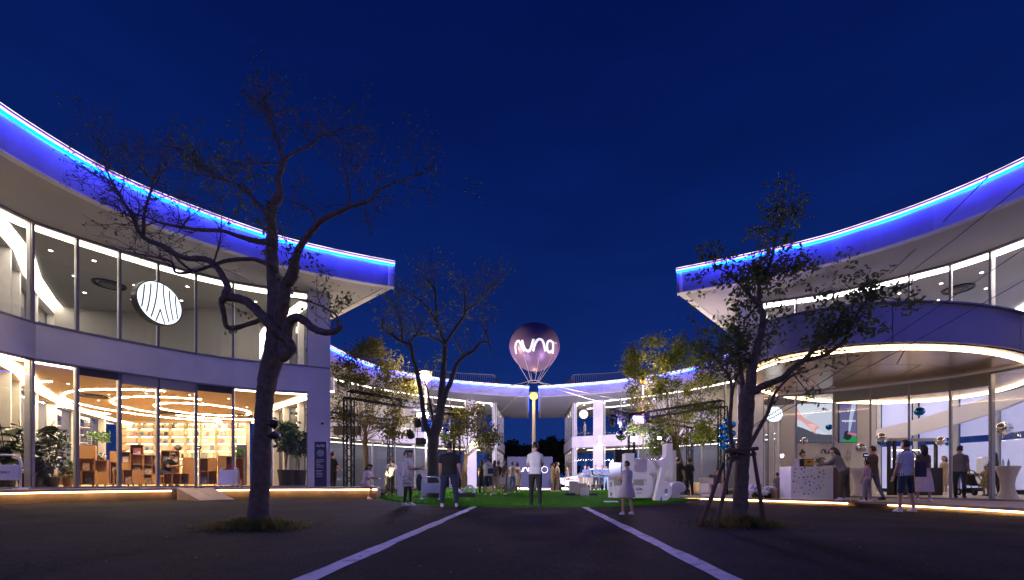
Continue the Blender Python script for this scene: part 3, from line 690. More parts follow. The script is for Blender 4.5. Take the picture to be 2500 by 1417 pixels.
def fans(key, t0, t1, num, Ln, lev, r=0.011, up=0.12, leaf=None, spread=0.95):
    P, rr = L[key]; N = len(P)
    for _ in range(num):
        if THIN and rn.random() < THIN: continue
        i = int((t0 + (t1 - t0) * rn.random()) * (N - 1)); i = min(N - 2, max(0, i))
        d = (P[i + 1] - P[i]).normalized() + Vector((rn.gauss(0, 0.9), rn.gauss(0, 0.9), rn.gauss(0.15, 0.6)))
        T.twig(P[i], d, Ln * rn.uniform(0.6, 1.2), min(r, rr[i] * 0.7), lev, up, spread, (2, 4), leaf)
lfn, lfs = (0.07, (2, 4), 0.03), (0.045, (0, 1), 0.02)
fans('lead', 0.72, 0.96, 30, 0.46, 3, 0.010, 0.10, lfs)
fans('r3', 0.3, 1.0, 22, 0.48, 3, 0.010, 0.08, lfs)
fans('rstem', 0.72, 1.0, 22, 0.42, 3, 0.009, 0.05, lfs)
fans('r1', 0.3, 1.0, 12, 0.5, 2, 0.008, 0.10, lfs); fans('r2', 0.4, 1.0, 9, 0.5, 2, 0.008, 0.1, lfs)
fans('l0', 0.3, 1.0, 14, 0.42, 3, 0.009, 0.1, lfs)
fans('l1', 0.25, 1.0, 22, 0.55, 2, 0.009, 0.02, lfn)
fans('l2', 0.45, 1.0, 22, 0.48, 3, 0.009, 0.08, lfs)
fans('l3', 0.5, 1.0, 10, 0.45, 2, 0.008, 0.08, None)
fans('s', 0.78, 0.97, 30, 0.46, 3, 0.010, 0.06, lfs)
fans('s', 0.60, 0.8, 12, 0.6, 2, 0.008, 0.06, lfs)
fans('s2', 0.35, 1.0, 18, 0.42, 3, 0.009, 0.12, None); fans('s3', 0.3, 1.0, 14, 0.42, 3, 0.009, 0.12, None)
fans('rl', 0.8, 1.0, 4, 0.5, 2, 0.008, 0.30, lfn); fans('rl2', 0.1, 0.8, 9, 0.5, 2, 0.007, 0.22, lfn)
fans('up1', 0.2, 1.0, 8, 0.35, 2, 0.006, 0.1, lfs); fans('rstem', 0.22, 0.36, 5, 0.5, 2, 0.007, 0.15, lfn)
fans('loop', 0.1, 0.5, 3, 0.35, 1, 0.006, 0.1, lfn); fans('lead', 0.2, 0.4, 6, 0.5, 2, 0.007, 0.15, lfn)
T.build('gnarled_tree', 'big twisted nearly bare tree standing alone before the library', at(630, 1294, Y0), bark_a, leaf_dark)

# ---- the leafy tree with wooden props in front of the pavilion
Y0 = 6.95; k6 = 0.86 * Y0 / FPX; T = Tree(23); L = {}; rn = T.rn
T.limb(pl([(1806, 1292), (1806, 1268), (1808, 1220), (1811, 1150), (1817, 1080), (1821, 1030), (1822, 985), (1824, 955)]), [w * k6 / 2 for w in (64, 50, 42, 37, 37, 39, 44, 37)], 14, 0.04)
limb('lead', [(1822, 980), (1831, 940), (1840, 883), (1849, 847), (1860, 802), (1863, 770), (1854, 743), (1853, 707), (1858, 680), (1882, 640), (1891, 590), (1902, 551), (1907, 515), (1926, 484)], (34, 30, 24, 22, 20, 17, 13, 11, 10, 8, 6, 4, 3, 1.5), 0, 0.5, 11)
limb('ll', [(1853, 745), (1826, 716), (1808, 696), (1790, 680), (1764, 660), (1735, 655)], (10, 8, 7, 6, 4, 2), 0.2, -0.3)
limb('rt', [(1858, 682), (1880, 668), (1920, 655), (1965, 652), (2000, 662)], (8, 6, 5, 4, 2), 0.3, 0.9)
limb('rl', [(1830, 962), (1850, 950), (1876, 937), (1910, 924), (1932, 903), (1966, 876), (1989, 852), (2034, 815), (2036, 800)], (26, 22, 18, 17, 16, 13, 10, 6, 3), 0, -0.5)
limb('rl2', [(1960, 882), (2000, 872), (2025, 861), (2061, 833), (2079, 793), (2099, 759), (2115, 734), (2136, 725), (2185, 730)], (12, 11, 10, 9, 8, 6, 5, 3, 1.5), -0.3, -0.9)
limb('rl3', [(2104, 750), (2090, 730), (2075, 705), (2060, 690)], (4, 3, 2.5, 1.5), -0.6, -0.4)
limb('l2', [(1815, 975), (1813, 940), (1806, 883), (1803, 838), (1800, 800)], (20, 14, 10, 8, 4), 0, 0.6)
limb('l3', [(1800, 1120), (1786, 1080), (1782, 1030), (1785, 990), (1786, 940), (1776, 915), (1761, 894), (1727, 854), (1705, 830)], (14, 13, 12, 11, 9, 8, 6, 4, 2), 0.1, 0.5)
limb('l4', [(1785, 985), (1795, 930), (1815, 880), (1830, 830)], (7, 6, 4, 2), 0.3, 0.9)
limb('rs', [(1815, 1110), (1833, 1083), (1855, 1044), (1875, 1007), (1894, 958), (1934, 917), (1975, 905)], (14, 12, 11, 10, 8, 5, 2), -0.1, -0.5)
limb('hang', [(1932, 905), (1950, 930), (1968, 955), (1985, 985)], (4, 3, 2.5, 1.5), -0.3, -0.4)
big = (0.085, (2, 4), 0.035)
fans('lead', 0.72, 1.0, 26, 0.38, 2, 0.007, 0.05, big, 0.9); fans('ll', 0.3, 1.0, 20, 0.36, 2, 0.007, 0.04, big)
fans('rt', 0.2, 1.0, 24, 0.34, 2, 0.007, 0.0, big); fans('rl', 0.62, 1.0, 20, 0.36, 2, 0.007, 0.0, big)
fans('rl2', 0.35, 1.0, 22, 0.34, 2, 0.006, 0.0, big); fans('rl3', 0.2, 1.0, 10, 0.3, 2, 0.006, 0.0, big)
fans('l2', 0.45, 1.0, 26, 0.42, 2, 0.007, 0.06, big); fans('l3', 0.5, 1.0, 22, 0.42, 2, 0.007, 0.06, big)
fans('l4', 0.3, 1.0, 20, 0.40, 2, 0.007, 0.05, big); fans('lead', 0.30, 0.62, 34, 0.42, 2, 0.007, 0.05, big)
fans('rs', 0.55, 1.0, 8, 0.32, 2, 0.006, -0.02, (0.07, (1, 4), 0.03)); fans('hang', 0.3, 1.0, 5, 0.22, 1, 0.005, -0.1, big)
T.build('propped_tree', 'leafy tree held up by wooden props, in front of the round canopy', at(1806, 1290, Y0), bark_a, leaf_dark)
# wooden props
wood_prop = mat('prop_wood', (0.16, 0.10, 0.065), 0.85, var=(9, (0.10, 0.065, 0.045), 6), bump=(30, 0.5))
pr = thing('tree_prop', 'wooden stake frame propping up the leafy tree by the pavilion', 'tree prop', at(1800, 1285, 6.9))
def gp(px, Y): x = (px - VPX) * Y / FPX; return Vector((x, Y, gz(x, Y) - 0.02))
for (bx, bY, tx, ty, tY) in ((1708, 6.75, 1766, 1130, 6.95), (1745, 6.35, 1787, 1118, 6.75), (1866, 6.75, 1838, 1098, 6.9), (1815, 7.7, 1812, 1112, 7.12)):
    MB().tube([gp(bx, bY), gp(bx, bY).lerp(at(tx, ty, tY), 0.5) + Vector((0.008, 0, 0)), at(tx, ty, tY)], [0.034, 0.031, 0.028], 8).build('stake', wood_prop, pr, True, smooth=True)
for a, b in (((1770, 1103, 6.75), (1850, 1095, 6.75)), ((1775, 1120, 7.1), (1845, 1108, 7.1)), ((1782, 1098, 6.6), (1790, 1126, 7.2))):
    MB().tube([at(*a), at(*b)], 0.03, 8).build('crossbar', wood_prop, pr, True, smooth=True)
MB().tube([at(1800 + 24 * math.cos(t / 10 * 6.283), 1106 + 3 * math.sin(t), 6.95 + 0.16 * math.sin(t / 10 * 6.283)) for t in range(10)], 0.012, 6, closed=True).build('rope_tie', black_m, pr, True)

# ---- the bare mossy tree on the lawn
Y0 = 17.3; k6 = Y0 / FPX; T = Tree(5); L = {}; rn = T.rn
T.limb(pl([(1058, 1218), (1058, 1205), (1058, 1135), (1058, 1075), (1066, 1040), (1073, 1015)]), [w * k6 / 2 for w in (40, 30, 26, 27, 26, 20)], 12, 0.05)
limb('a', [(1056, 1080), (1048, 1058), (1039, 1040), (1033, 999), (1028, 962), (1019, 915), (1008, 872), (1001, 845), (978, 834), (955, 817), (936, 804), (934, 777)], (20, 16, 13, 12, 11, 10, 9, 9, 8, 7, 6, 3), 0, -1.0)
limb('a1', [(984, 836), (982, 819), (980, 794), (968, 754), (953, 730)], (7, 6, 5, 3, 1.5), -0.7, -1.2)
limb('a2', [(1002, 846), (1006, 830), (1018, 815), (1035, 785)], (6, 5, 4, 2), -0.6, -0.2)
limb('b', [(1068, 1035), (1073, 1023), (1078, 962), (1082, 910), (1085, 883), (1086, 840), (1078, 819), (1065, 788), (1048, 760), (1027, 735), (995, 718), (972, 692)], (22, 20, 17, 15, 12, 11, 9, 8, 6, 5, 4, 2), 0, 1.0)
limb('b1', [(1066, 790), (1065, 764), (1063, 713), (1054, 697), (1031, 673)], (7, 6, 5, 4, 2), 0.5, 0.2)
limb('b2', [(1086, 842), (1093, 830), (1105, 813), (1122, 788), (1135, 768), (1135, 735), (1133, 707), (1122, 692)], (9, 8, 7, 7, 6, 5, 4, 2), 0.3, 1.2)
limb('b3', [(1134, 768), (1139, 760), (1160, 743), (1190, 709), (1213, 686)], (6, 5, 4, 3, 1.5), 0.9, 0.4)
limb('b4', [(1083, 838), (1048, 821), (1018, 815), (991, 811), (946, 809)], (6, 5, 4, 3, 2), 0.3, 1.2)
limb('c', [(1070, 1045), (1080, 990), (1090, 955), (1099, 936), (1114, 893), (1131, 872), (1156, 857), (1167, 843), (1181, 836), (1200, 836)], (20, 15, 13, 12, 10, 9, 8, 7, 5, 3), 0, -0.9)
limb('c1', [(1195, 836), (1193, 830), (1181, 802), (1177, 785)], (5, 4, 3, 1.5), -0.9, -1.1)
limb('c2', [(1193, 838), (1197, 850), (1198, 880)], (4, 3, 2), -0.9, -0.9)
limb('c3', [(1131, 873), (1120, 845), (1109, 823)], (6, 5, 4), -0.4, 0.3)
limb('d', [(1064, 1070), (1050, 985), (1040, 940), (1033, 920)], (9, 6, 4, 2), 0.1, 0.5)
THIN = 0.0; moss = (0.10, (0, 2), 0.05)
for kx, nn in (('a1', 9), ('a', 9), ('a2', 7), ('b', 16), ('b1', 12), ('b2', 12), ('b3', 12), ('c', 6), ('c1', 5), ('b4', 7), ('d', 5)):
    fans(kx, 0.45, 1.0, nn, 1.0, 2, 0.014, 0.12, moss)
T.build('mossy_tree', 'bare tree with mossy forked trunk growing from the lawn', at(1058, 1216, Y0), bark_b, leaf_dark)

# ---- small broadleaf trees lit by the plaza lamps
def leafy(seed, stem, r0, blobs, per, size, lnum, Yb, label, name, leafm, barkm, nst=9, sy=0.5):
    t = Tree(seed); rn = t.rn; kk = Yb / FPX
    P, _ = t.limb([at(x, y, Yb) for x, y in stem], [w * kk / 2 for w in r0], 10, 0.08)
    f = P[-1]
    for (bx, by, rx, ry) in blobs:
        for _ in range(per):
            a = rn.uniform(0, 6.283); rad = rn.random() ** 0.45
            tx, ty = bx + rx * rad * math.cos(a), by + ry * rad * math.sin(a)
            dy = rn.gauss(0, sy) * max(rx, 30) * kk
            q = at(tx, ty, Yb + dy)
            mid = f.lerp(q, 0.5) + Vector((rn.gauss(0, 0.12), rn.gauss(0, 0.12), -0.12))
            if rn.random() < 0.20:
                t.tw.tube(spline([f + Vector((rn.gauss(0, .05), rn.gauss(0, .05), rn.uniform(-0.2, 0.3))), mid, q], 4), [0.022, 0.02, 0.019, 0.017, 0.015, 0.013, 0.011, 0.008, 0.005], 5, cap=False)
            t.clump(q, rn.uniform(0.30, 0.55), int(lnum * 2.3 * rn.uniform(0.5, 1.4)), size * 1.15)
    return t.build(name, label, at(stem[0][0], stem[0][1], Yb), barkm, leafm)
leafy(31, [(895, 1195), (894, 1150), (893, 1110), (890, 1075)], (18, 14, 13, 12),
      [(850, 905, 42, 55), (905, 900, 48, 50), (960, 915, 34, 42), (870, 975, 62, 50), (935, 985, 70, 45), (985, 950, 25, 40), (905, 850, 36, 22), (845, 1040, 34, 36), (960, 1040, 45, 28)],
      13, 0.13, 34, 21.5, 'yellowish multi-stemmed tree on the lawn beside the near truss and the library corner', 'crape_myrtle', leaf_olive, bark_c)
leafy(37, [(1134, 1190), (1134, 1150), (1136, 1118), (1138, 1110)], (16, 13, 12, 10),
      [(1110, 1040, 34, 28), (1160, 1020, 40, 22), (1190, 1050, 28, 26), (1140, 1000, 36, 16), (1095, 1065, 24, 22), (1175, 1075, 26, 16)],
      9, 0.13, 26, 20.5, 'small spreading tree on the lawn with a glowing globe in it', 'small_tree', leaf_olive, bark_c)
leafy(41, [(1668, 1185), (1664, 1150), (1656, 1115), (1650, 1085)], (20, 17, 15, 14),
      [(1625, 850, 50, 40), (1680, 870, 52, 45), (1600, 905, 58, 45), (1660, 930, 70, 45), (1720, 900, 40, 50), (1570, 950, 38, 40), (1630, 990, 75, 45), (1700, 990, 50, 45), (1590, 1030, 50, 35), (1660, 1050, 62, 40), (1615, 1085, 45, 25), (1545, 880, 10, 30), (1725, 1050, 32, 30)],
      14, 0.125, 40, 22.0, 'dense tree with yellow-lit leaves behind the big white letters', 'broadleaf_tree', leaf_gold, bark_c)
# dark trees far beyond the gap
for k, (px, py, r, YY) in enumerate(((1252, 1105, 30, 70), (1287, 1118, 26, 66), (1322, 1108, 28, 72), (1352, 1095, 30, 68), (1385, 1100, 30, 74), (1218, 1110, 28, 75))):
    leafy(60 + k, [(px, 1184), (px, 1160), (px, 1140)], (7, 6, 5), [(px, py, r, 26), (px, py + 35, r * 0.9, 26), (px, py + 8, r * 0.5, 36)], 26, 0.55, 26, YY,
          ['dark tree silhouette left of the street lamp, taller one beside the far building', 'low dark tree silhouette just left of the lamp pole', 'dark tree silhouette just right of the lamp pole', 'tallest dark tree silhouette in the gap, right of the lamp', 'dark tree silhouette at the right end of the gap', 'dark tree silhouette at the left end of the gap'][k],
          'distant_tree', leaf_night, bark_b, sy=0.4)

# ---- grass tufts round the trunks, litter on the asphalt
def tuft(name, label, cx, cy, rx, ry, num, seed, m):
    rn = random.Random(seed); vs = []; fs = []
    for _ in range(num):
        a = rn.uniform(0, 6.283); r = min(1.5, abs(rn.gauss(0, 0.55)) + 0.12); x = cx + rx * r * math.cos(a); y = cy + ry * r * math.sin(a)
        z = gz(x, y); h = rn.uniform(0.04, 0.20) * max(0.35, 1.15 - 0.6 * r); x += 0.12 * math.sin(7 * a) * r; y += 0.08 * math.cos(5 * a) * r; an = rn.uniform(0, 3.14); w = rn.uniform(0.003, 0.006)
        bx, by = rn.gauss(0, 0.05), rn.gauss(0, 0.05); n = len(vs)
        vs += [(x - w * math.cos(an), y - w * math.sin(an), z), (x + w * math.cos(an), y + w * math.sin(an), z), (x + bx * 0.4, y + by * 0.4, z + h * 0.6), (x + bx, y + by, z + h)]
        fs += [(n, n + 1, n + 2), (n + 1, n + 3, n + 2)]
    tag(MB().add(vs, fs).build(name, m), label, 'grass', kind='stuff')
gm = mat('tuft_grass', (0.085, 0.12, 0.02), 0.8, var=(5, (0.19, 0.12, 0.035), 3, 0.4, 0.6)); leafshade(gm)
b = gp(628, 6.4); tuft('grass_tuft', 'tuft of dry grass round the foot of the big twisted tree', b.x, b.y - 0.05, 0.70, 0.46, 2600, 1, gm)
b = gp(1800, 6.9); tuft('grass_patch', 'patch of grass round the foot of the propped tree', b.x + 0.02, b.y - 0.1, 0.60, 0.42, 2400, 2, gm)
rn = random.Random(9); vs = []; fs = []
for _ in range(170):
    x = rn.gauss(-3.2, 2.2) if rn.random() < 0.7 else rn.uniform(-6, 7); y = rn.uniform(3.2, 10.5); z = gz(x, y) + 0.006
    a = rn.uniform(0, 6.283); s = rn.uniform(0.008, 0.028); n = len(vs); u = (math.cos(a) * s, math.sin(a) * s)
    vs += [(x - u[0], y - u[1], z), (x + u[1] * 0.5, y - u[0] * 0.5, z + 0.008), (x + u[0], y + u[1], z + 0.004), (x - u[1] * 0.5, y + u[0] * 0.5, z + 0.01)]
    fs += [(n, n + 1, n + 2), (n, n + 2, n + 3)]
tag(MB().add(vs, fs).build('fallen_leaves', mat('dry_leaf', (0.10, 0.075, 0.05), 0.8, var=(2, (0.20, 0.17, 0.13), 2))), 'scattered dry leaf bits lying on the asphalt', 'leaves', kind='stuff')
# ================================================================== helpers for small things
def text_mesh(body, size, m, extrude=0.002, name='lettering'):
    c = bpy.data.curves.new(name, 'FONT'); c.body = body; c.size = size; c.extrude = extrude; c.align_x = 'CENTER'; c.align_y = 'CENTER'
    c.resolution_u = 2
    o = bpy.data.objects.new(name, c); COL.objects.link(o); bpy.context.view_layer.update()
    me = bpy.data.meshes.new_from_object(o.evaluated_get(bpy.context.evaluated_depsgraph_get()))
    bpy.data.objects.remove(o); me.materials.clear(); me.materials.append(m); return me
def upright(v):  # (x, y) drawing plane -> (x, 0, z), front towards -Y
    return Vector((v[0], 0, v[1]))
def ribbon(path, w, fn, closed=False, g=None, thick=0.004):
    """flat stroke of width w along a 2-D path, carried to 3-D by fn(u, v, height)"""
    g = g or MB(); P = spline([Vector(p) for p in path], 4) if not closed else [Vector(p) for p in path]; n = len(P); vs = []
    for i in range(n):
        t = (P[min(n - 1, i + 1)] - P[max(0, i - 1)]).normalized() if not closed else (P[(i + 1) % n] - P[i - 1]).normalized()
        nr = Vector((-t.y, t.x)) * w / 2
        for s, h in ((1, thick), (-1, thick), (1, 0), (-1, 0)): vs.append(fn(P[i].x + s * nr.x, P[i].y + s * nr.y, h))
    fs = []
    for i in range(n if closed else n - 1):
        j = (i + 1) % n
        fs += [(4 * i, 4 * i + 1, 4 * j + 1, 4 * j), (4 * i, 4 * j, 4 * j + 2, 4 * i + 2), (4 * i + 1, 4 * i + 3, 4 * j + 3, 4 * j + 1)]
    g.add(vs, fs); return g
NUNA = ([(0.0, 0.0), (0.05, 0.35), (0.16, 0.75), (0.36, 0.98), (0.58, 0.92), (0.72, 0.62), (0.84, 0.28), (0.98, 0.08)],
        [(0.86, 1.0), (0.93, 0.62), (1.05, 0.26), (1.28, 0.05), (1.52, 0.10), (1.68, 0.40), (1.78, 0.72), (1.88, 1.0)],
        [(1.82, 0.0), (1.93, 0.42), (2.10, 0.80), (2.34, 1.0), (2.60, 0.92), (2.76, 0.60), (2.88, 0.26), (3.02, 0.06)],
        [(3.72, 0.62), (3.62, 0.90), (3.38, 1.0), (3.12, 0.84), (3.06, 0.46), (3.22, 0.14), (3.48, 0.06), (3.68, 0.22)],
        [(3.74, 1.0), (3.74, 0.5), (3.80, 0.2), (3.90, 0.0)])
def nuna(height, fn, m, parent=None, stroke=0.19, world=False):
    """the wave-like word mark"""
    g = MB(); k = height
    for pth in NUNA: ribbon([((x - 1.95) * k, (y - 0.5) * k) for x, y in pth], stroke * k, fn, g=g, thick=0.004)
    c = [((4.08 - 1.95 + 0.07 * math.cos(a)) * k, (0.45 + 0.07 * math.sin(a)) * k) for a in np.linspace(0, 6.283, 9)[:-1]]
    b = len(g.v); g.add([fn(x, y, 0.004) for x, y in c], [tuple(range(8))])
    return g.build('logo', m, parent, world)
flat = lambda c: (lambda u, v, h: Vector((c[0] + u, c[1] - h, c[2] + v)))

# ================================================================== balloon, ropes, lamps
bal = mat('balloon_skin', (0.24, 0.165, 0.36), 0.42, 0.35)
bc = at(1305, 849, 24.0); br = 1.40
t = thing('advertising_balloon', 'dark purple helium balloon with white lettering floating above the gap', 'balloon', bc)
prof = []
for j in range(25):
    a = math.pi * j / 24; z = -math.cos(a); r = math.sin(a)
    if z < 0: r *= 1 - 0.16 * (-z) ** 1.2
    prof.append((max(r, 0.0001) * br * 1.01, z * br * (0.94 if z > 0 else 0.95)))
MB().lathe(prof, 48).build('envelope', bal, t, smooth=True)
def on_ball(u, v, h):
    th = u / (br * 0.98); z = v; r = math.sqrt(max(0.01, (br * 1.02) ** 2 - z * z * 1.08)) + h + 0.006
    return Vector((r * math.sin(th), -r * math.cos(th), z))
logo_w = mat('logo_white', (0.85, 0.85, 0.85), 0.5, emit=((0.95, 0.9, 1.0), 0.35))
nuna(0.60, lambda u, v, h: on_ball(u - 0.0, v - 0.30, h), logo_w, t, 0.2)
MB().lathe([(0.04, -br * 0.95), (0.05, -br * 1.0), (0.02, -br * 1.03)], 10).build('nozzle', steel, t)
rope_m = mat('white_rope', (0.62, 0.60, 0.62), 0.8)
fr_ = thing('balloon_harness', 'white rope harness hanging under the advertising balloon', 'harness', at(1303, 932, 24))
ringp = [at(1303, 932, 24) + Vector((0.30 * math.cos(a), 0.30 * math.sin(a), 0)) for a in np.linspace(0, 6.283, 13)[:-1]]
MB().tube(ringp, 0.022, 6, closed=True).build('ring', rope_m, fr_, True)
for k in range(8):
    a = 2 * math.pi * k / 8 + 0.25
    p = bc + Vector((br * 0.79 * math.cos(a), br * 0.79 * math.sin(a), -br * 0.50)); q = at(1303, 932, 24) + Vector((0.30 * math.cos(a), 0.30 * math.sin(a), 0))
    MB().tube([p, q], 0.012, 5).build('rope', rope_m, fr_, True)
    MB().ball(tuple(p), 0.03, 8, 5).build('eyelet', steel, fr_, True)
gl = [((1291, 932, 24), (996, 985, 19.5), 'going to the near truss beside the library'), ((1292, 934, 23.9), (1188, 1040, 21), 'going down to the small lawn tree'),
      ((1316, 934, 24), (1478, 985, 27), 'going down behind the truss with moving lights'), ((1316, 933, 24), (1560, 985, 33), 'going to the far building behind the car')]
for a, b, w in gl:
    A, B = at(*a), at(*b); pts = [A.lerp(B, k / 10) - Vector((0, 0, 0.25 * (k / 10) * (1 - k / 10))) for k in range(11)]
    tag(MB().tube(pts, 0.019, 5).build('guy_rope', rope_m), 'white balloon guy rope ' + w, 'rope')
cab = mat('dark_cable', (0.10, 0.09, 0.12), 0.7)
for a, b, w, rr in (((1836, 1042, 7.0), (2530, 588, 7.6), 'upper thin cable from the propped tree trunk across the round canopy', 0.007), ((1836, 1046, 7.0), (2530, 668, 7.6), 'lower thin cable from the propped tree trunk across the round canopy', 0.007),
                    ((2172, 668, 14.2), (2412, 432, 10.4), 'steel cable slanting up to the roof edge above the pavilion, nearer the propped tree', 0.016), ((2205, 678, 14.0), (2530, 425, 9.4), 'steel cable slanting up to the roof edge above the pavilion, nearer the frame side', 0.016)):
    tag(MB().tube([at(*a), at(*a).lerp(at(*b), 0.5) - Vector((0, 0, 0.04)), at(*b)], rr, 5).build('cable', cab), w, 'cable')

lamp_orange = glow('sodium_lamp', (1.0, 0.40, 0.08), 2.6)
lamp_warm = glow('warm_flood', (1.0, 0.66, 0.32), 14.0)
lamp_cold = glow('cold_flood', (0.80, 0.95, 1.0), 120.0)
pole_m = mat('lamp_pole', (0.20, 0.18, 0.17), 0.6, 0.1)
def street_lamp(px, py, Y, label, m, r=0.13, pr=0.07, power=200):
    p = at(px, py, Y); z0 = gz(p.x, p.y)
    t = thing('street_lamp', label, 'street lamp', (p.x, p.y, z0))
    h = p.z - z0
    MB().tube([(0, 0, 0), (0, 0, 0.35), (0, 0, 0.36), (0, 0, h - 0.1)], [pr * 1.7, pr * 1.7, pr * 1.15, pr * 0.9], 12).build('pole', pole_m, t, smooth=True)
    MB().lathe([(0.001, h + r * 1.35), (r * 1.2, h + r * 0.9), (r * 1.25, h + r * 0.75), (0.02, h + r * 0.8)], 16).build('cap', mat('lamp_cap', (0.1, 0.1, 0.1), 0.5), t)
    MB().ball((0, 0, h), r, 14, 10, (1, 1, 0.85)).build('lamp_globe', m, t, smooth=True)
    l = bpy.data.lights.new('lamp', 'POINT'); l.energy = power; l.color = (1, 0.62, 0.22) if m is lamp_orange else (1, 0.7, 0.38); l.shadow_soft_size = r * 1.1; o = bpy.data.objects.new('lamp', l); COL.objects.link(o); o.parent = t; o.location = (0, -r * 1.6, h - r * 1.2)
    return t
street_lamp(1303, 968, 25.5, 'tall street lamp with orange glow standing in the gap under the balloon', lamp_orange, 0.24, 0.10, 60)
street_lamp(1040, 920, 22.5, 'tall lamp with dazzling warm glow behind the bare mossy tree', lamp_warm, 0.28, 0.05, 650)
street_lamp(1570, 931, 24.0, 'tall lamp glowing orange through the yellow-lit tree', lamp_orange, 0.16, 0.04, 420)

# ================================================================== trusses and stage lights
tr_m = mat('truss_black', (0.006, 0.006, 0.007), 0.7, spec=0.2)
def truss(par, a, b, w=0.29, name='beam'):
    a, b = Vector(a), Vector(b); d = b - a; L_ = d.length; g = MB()
    t = d.normalized(); u = t.cross(Vector((0, 0, 1)) if abs(t.z) < 0.9 else Vector((1, 0, 0))).normalized(); v = t.cross(u)
    cs = [(u * s + v * q) * w / 2 for s, q in ((1, 1), (-1, 1), (-1, -1), (1, -1))]
    for c in cs: g.tube([a + c, b + c], 0.03, 6)
    n = max(3, int(L_ / 0.42))
    for i in range(n):
        p, q = a + d * (i / n), a + d * ((i + 1) / n); m_ = a + d * ((i + 0.5) / n)
        for k in range(4):
            g.tube([p + cs[k], m_ + cs[(k + 1) % 4]], 0.013, 4, cap=False); g.tube([m_ + cs[(k + 1) % 4], q + cs[k]], 0.013, 4, cap=False)
    for e in (a, b):
        g.tube([e + c for c in cs], 0.02, 4, closed=True)
    return g.build(name, tr_m, par, True)
HT = 4.14
def frame(label, corners, beams, posts):
    c0 = corners[0]; t = thing('truss_frame', label, 'truss', (c0[0], c0[1], gz(*c0)))
    for i in posts:
        x, y = corners[i]; truss(t, (x, y, gz(x, y)), (x, y, HT - 0.145), name='post')
        MB().box((x, y, gz(x, y) + 0.03), (0.6, 0.6, 0.03)).build('base_plate', tr_m, t, True)
    for i, j in beams:
        a, b = Vector((*corners[i], HT)), Vector((*corners[j], HT)); d = (b - a).normalized() * 0.0
        truss(t, a, b)
    return t
TL = [(-7.30, 17.0), (-3.83, 21.4), (-8.3, 25.0), (-11.8, 20.6)]
frame('black truss frame on the lawn beside the library corner', TL, [(0, 1), (1, 2), (2, 3)], [0, 1, 2])
TR = [(8.35, 19.0), (5.2, 22.9), (3.9, 21.3), (9.5, 26.2)]
frame('black truss frame with moving lights above the big white letters', TR, [(0, 1), (1, 2), (1, 3)], [0, 1, 3])
def moving_head(p, label, tilt):
    t = thing('moving_head_light', label, 'stage light', p, 0, 'stage lights on the trusses')
    MB().box((0, 0, -0.09), (0.30, 0.22, 0.14)).build('base', black_m, t, bevel=0.02)
    for s in (-1, 1): MB().box((s * 0.17, 0, -0.30), (0.035, 0.10, 0.34)).build('yoke_arm', black_m, t)
    M = Matrix.Rotation(tilt, 4, 'X'); q = MB().lathe([(0.001, -0.18), (0.11, -0.17), (0.13, 0.0), (0.125, 0.2), (0.11, 0.23), (0.10, 0.20), (0.001, 0.19)], 16)
    q.move(Matrix.Translation((0, 0, -0.42)) @ M); q.build('head', black_m, t, smooth=True)
    q = MB().lathe([(0.001, 0.196), (0.098, 0.202)], 16); q.move(Matrix.Translation((0, 0, -0.42)) @ M); q.build('lens', mat('lens_grey', (0.5, 0.52, 0.55), 0.1), t)
moving_head(at(1495, 1012, 21.6), 'black moving-head light hanging at the free end of the truss arm', R(160))
moving_head(at(1517, 1014, 22.3), 'black moving-head light hanging nearer the truss post, beside the blue lamp', R(180))
def flood(p, yaw, label, m, w=0.34, body=black_m, power=0, col=(1, 1, 1), pitch=0, spot=150):
    t = thing('flood_light', label, 'flood light', p, yaw, 'stage lights on the trusses')
    MB().box((0, 0.06, 0), (w, 0.14, w * 0.75)).build('housing', body, t, bevel=0.015)
    MB().box((0, -0.013, 0), (w * 0.86, 0.012, w * 0.6)).build('lens', m, t)
    MB().tube([(-w * 0.55, 0.06, 0), (-w * 0.55, 0.06, w * 0.6), (w * 0.55, 0.06, w * 0.6), (w * 0.55, 0.06, 0)], 0.012, 6).build('bracket', black_m, t)
    if power:
        l = bpy.data.lights.new('lamp', 'SPOT'); l.energy = power; l.color = col; l.spot_size = R(spot); l.spot_blend = 0.9; l.shadow_soft_size = 0.12
        o = bpy.data.objects.new('lamp', l); COL.objects.link(o); o.parent = t; o.location = (0, -0.08, 0); o.rotation_euler = (-(R(90) + pitch), 0, 0)
    return t
flood(at(1024, 1013, 20.0), 0, 'dazzling white flood light on the near truss, the dimmer of two', lamp_cold, 0.22, power=180, col=(0.50, 0.40, 1.0), pitch=R(-6))
flood(at(1038, 1014, 19.9), 0.1, 'dazzling white flood light on the near truss, the brighter of two', lamp_cold, 0.34, power=320, col=(0.50, 0.40, 1.0), pitch=R(-6))
flood(at(1547, 1073, 22.6), -0.1, 'dazzling white flood light on the truss post above the loudspeaker', lamp_cold, 0.34, power=320, col=(0.50, 0.40, 1.0), pitch=R(-6))
flood(at(1610, 1070, 20.5), -0.2, 'warm white lamp shining out of the yellow-lit tree', glow('warm_spot', (1, 0.85, 0.6), 160), 0.16, power=250, col=(1, 0.75, 0.4), pitch=R(25))
flood(at(1559, 1025, 22.2), -0.1, 'violet-blue stage lamp panel on the truss corner', glow('violet_panel', (0.10, 0.05, 1.0), 14), 0.62, power=700, col=(0.35, 0.16, 1.0), pitch=R(15))
MB().box((0, -0.022, 0.03), (0.36, 0.006, 0.05)).build('led_bar', glow('led_bar', (0.55, 0.75, 1), 9), bpy.data.objects['flood_light.004'])
MB().box((0, -0.022, -0.06), (0.36, 0.006, 0.05)).build('led_bar', glow('led_bar', (0.55, 0.75, 1), 9), bpy.data.objects['flood_light.004'])
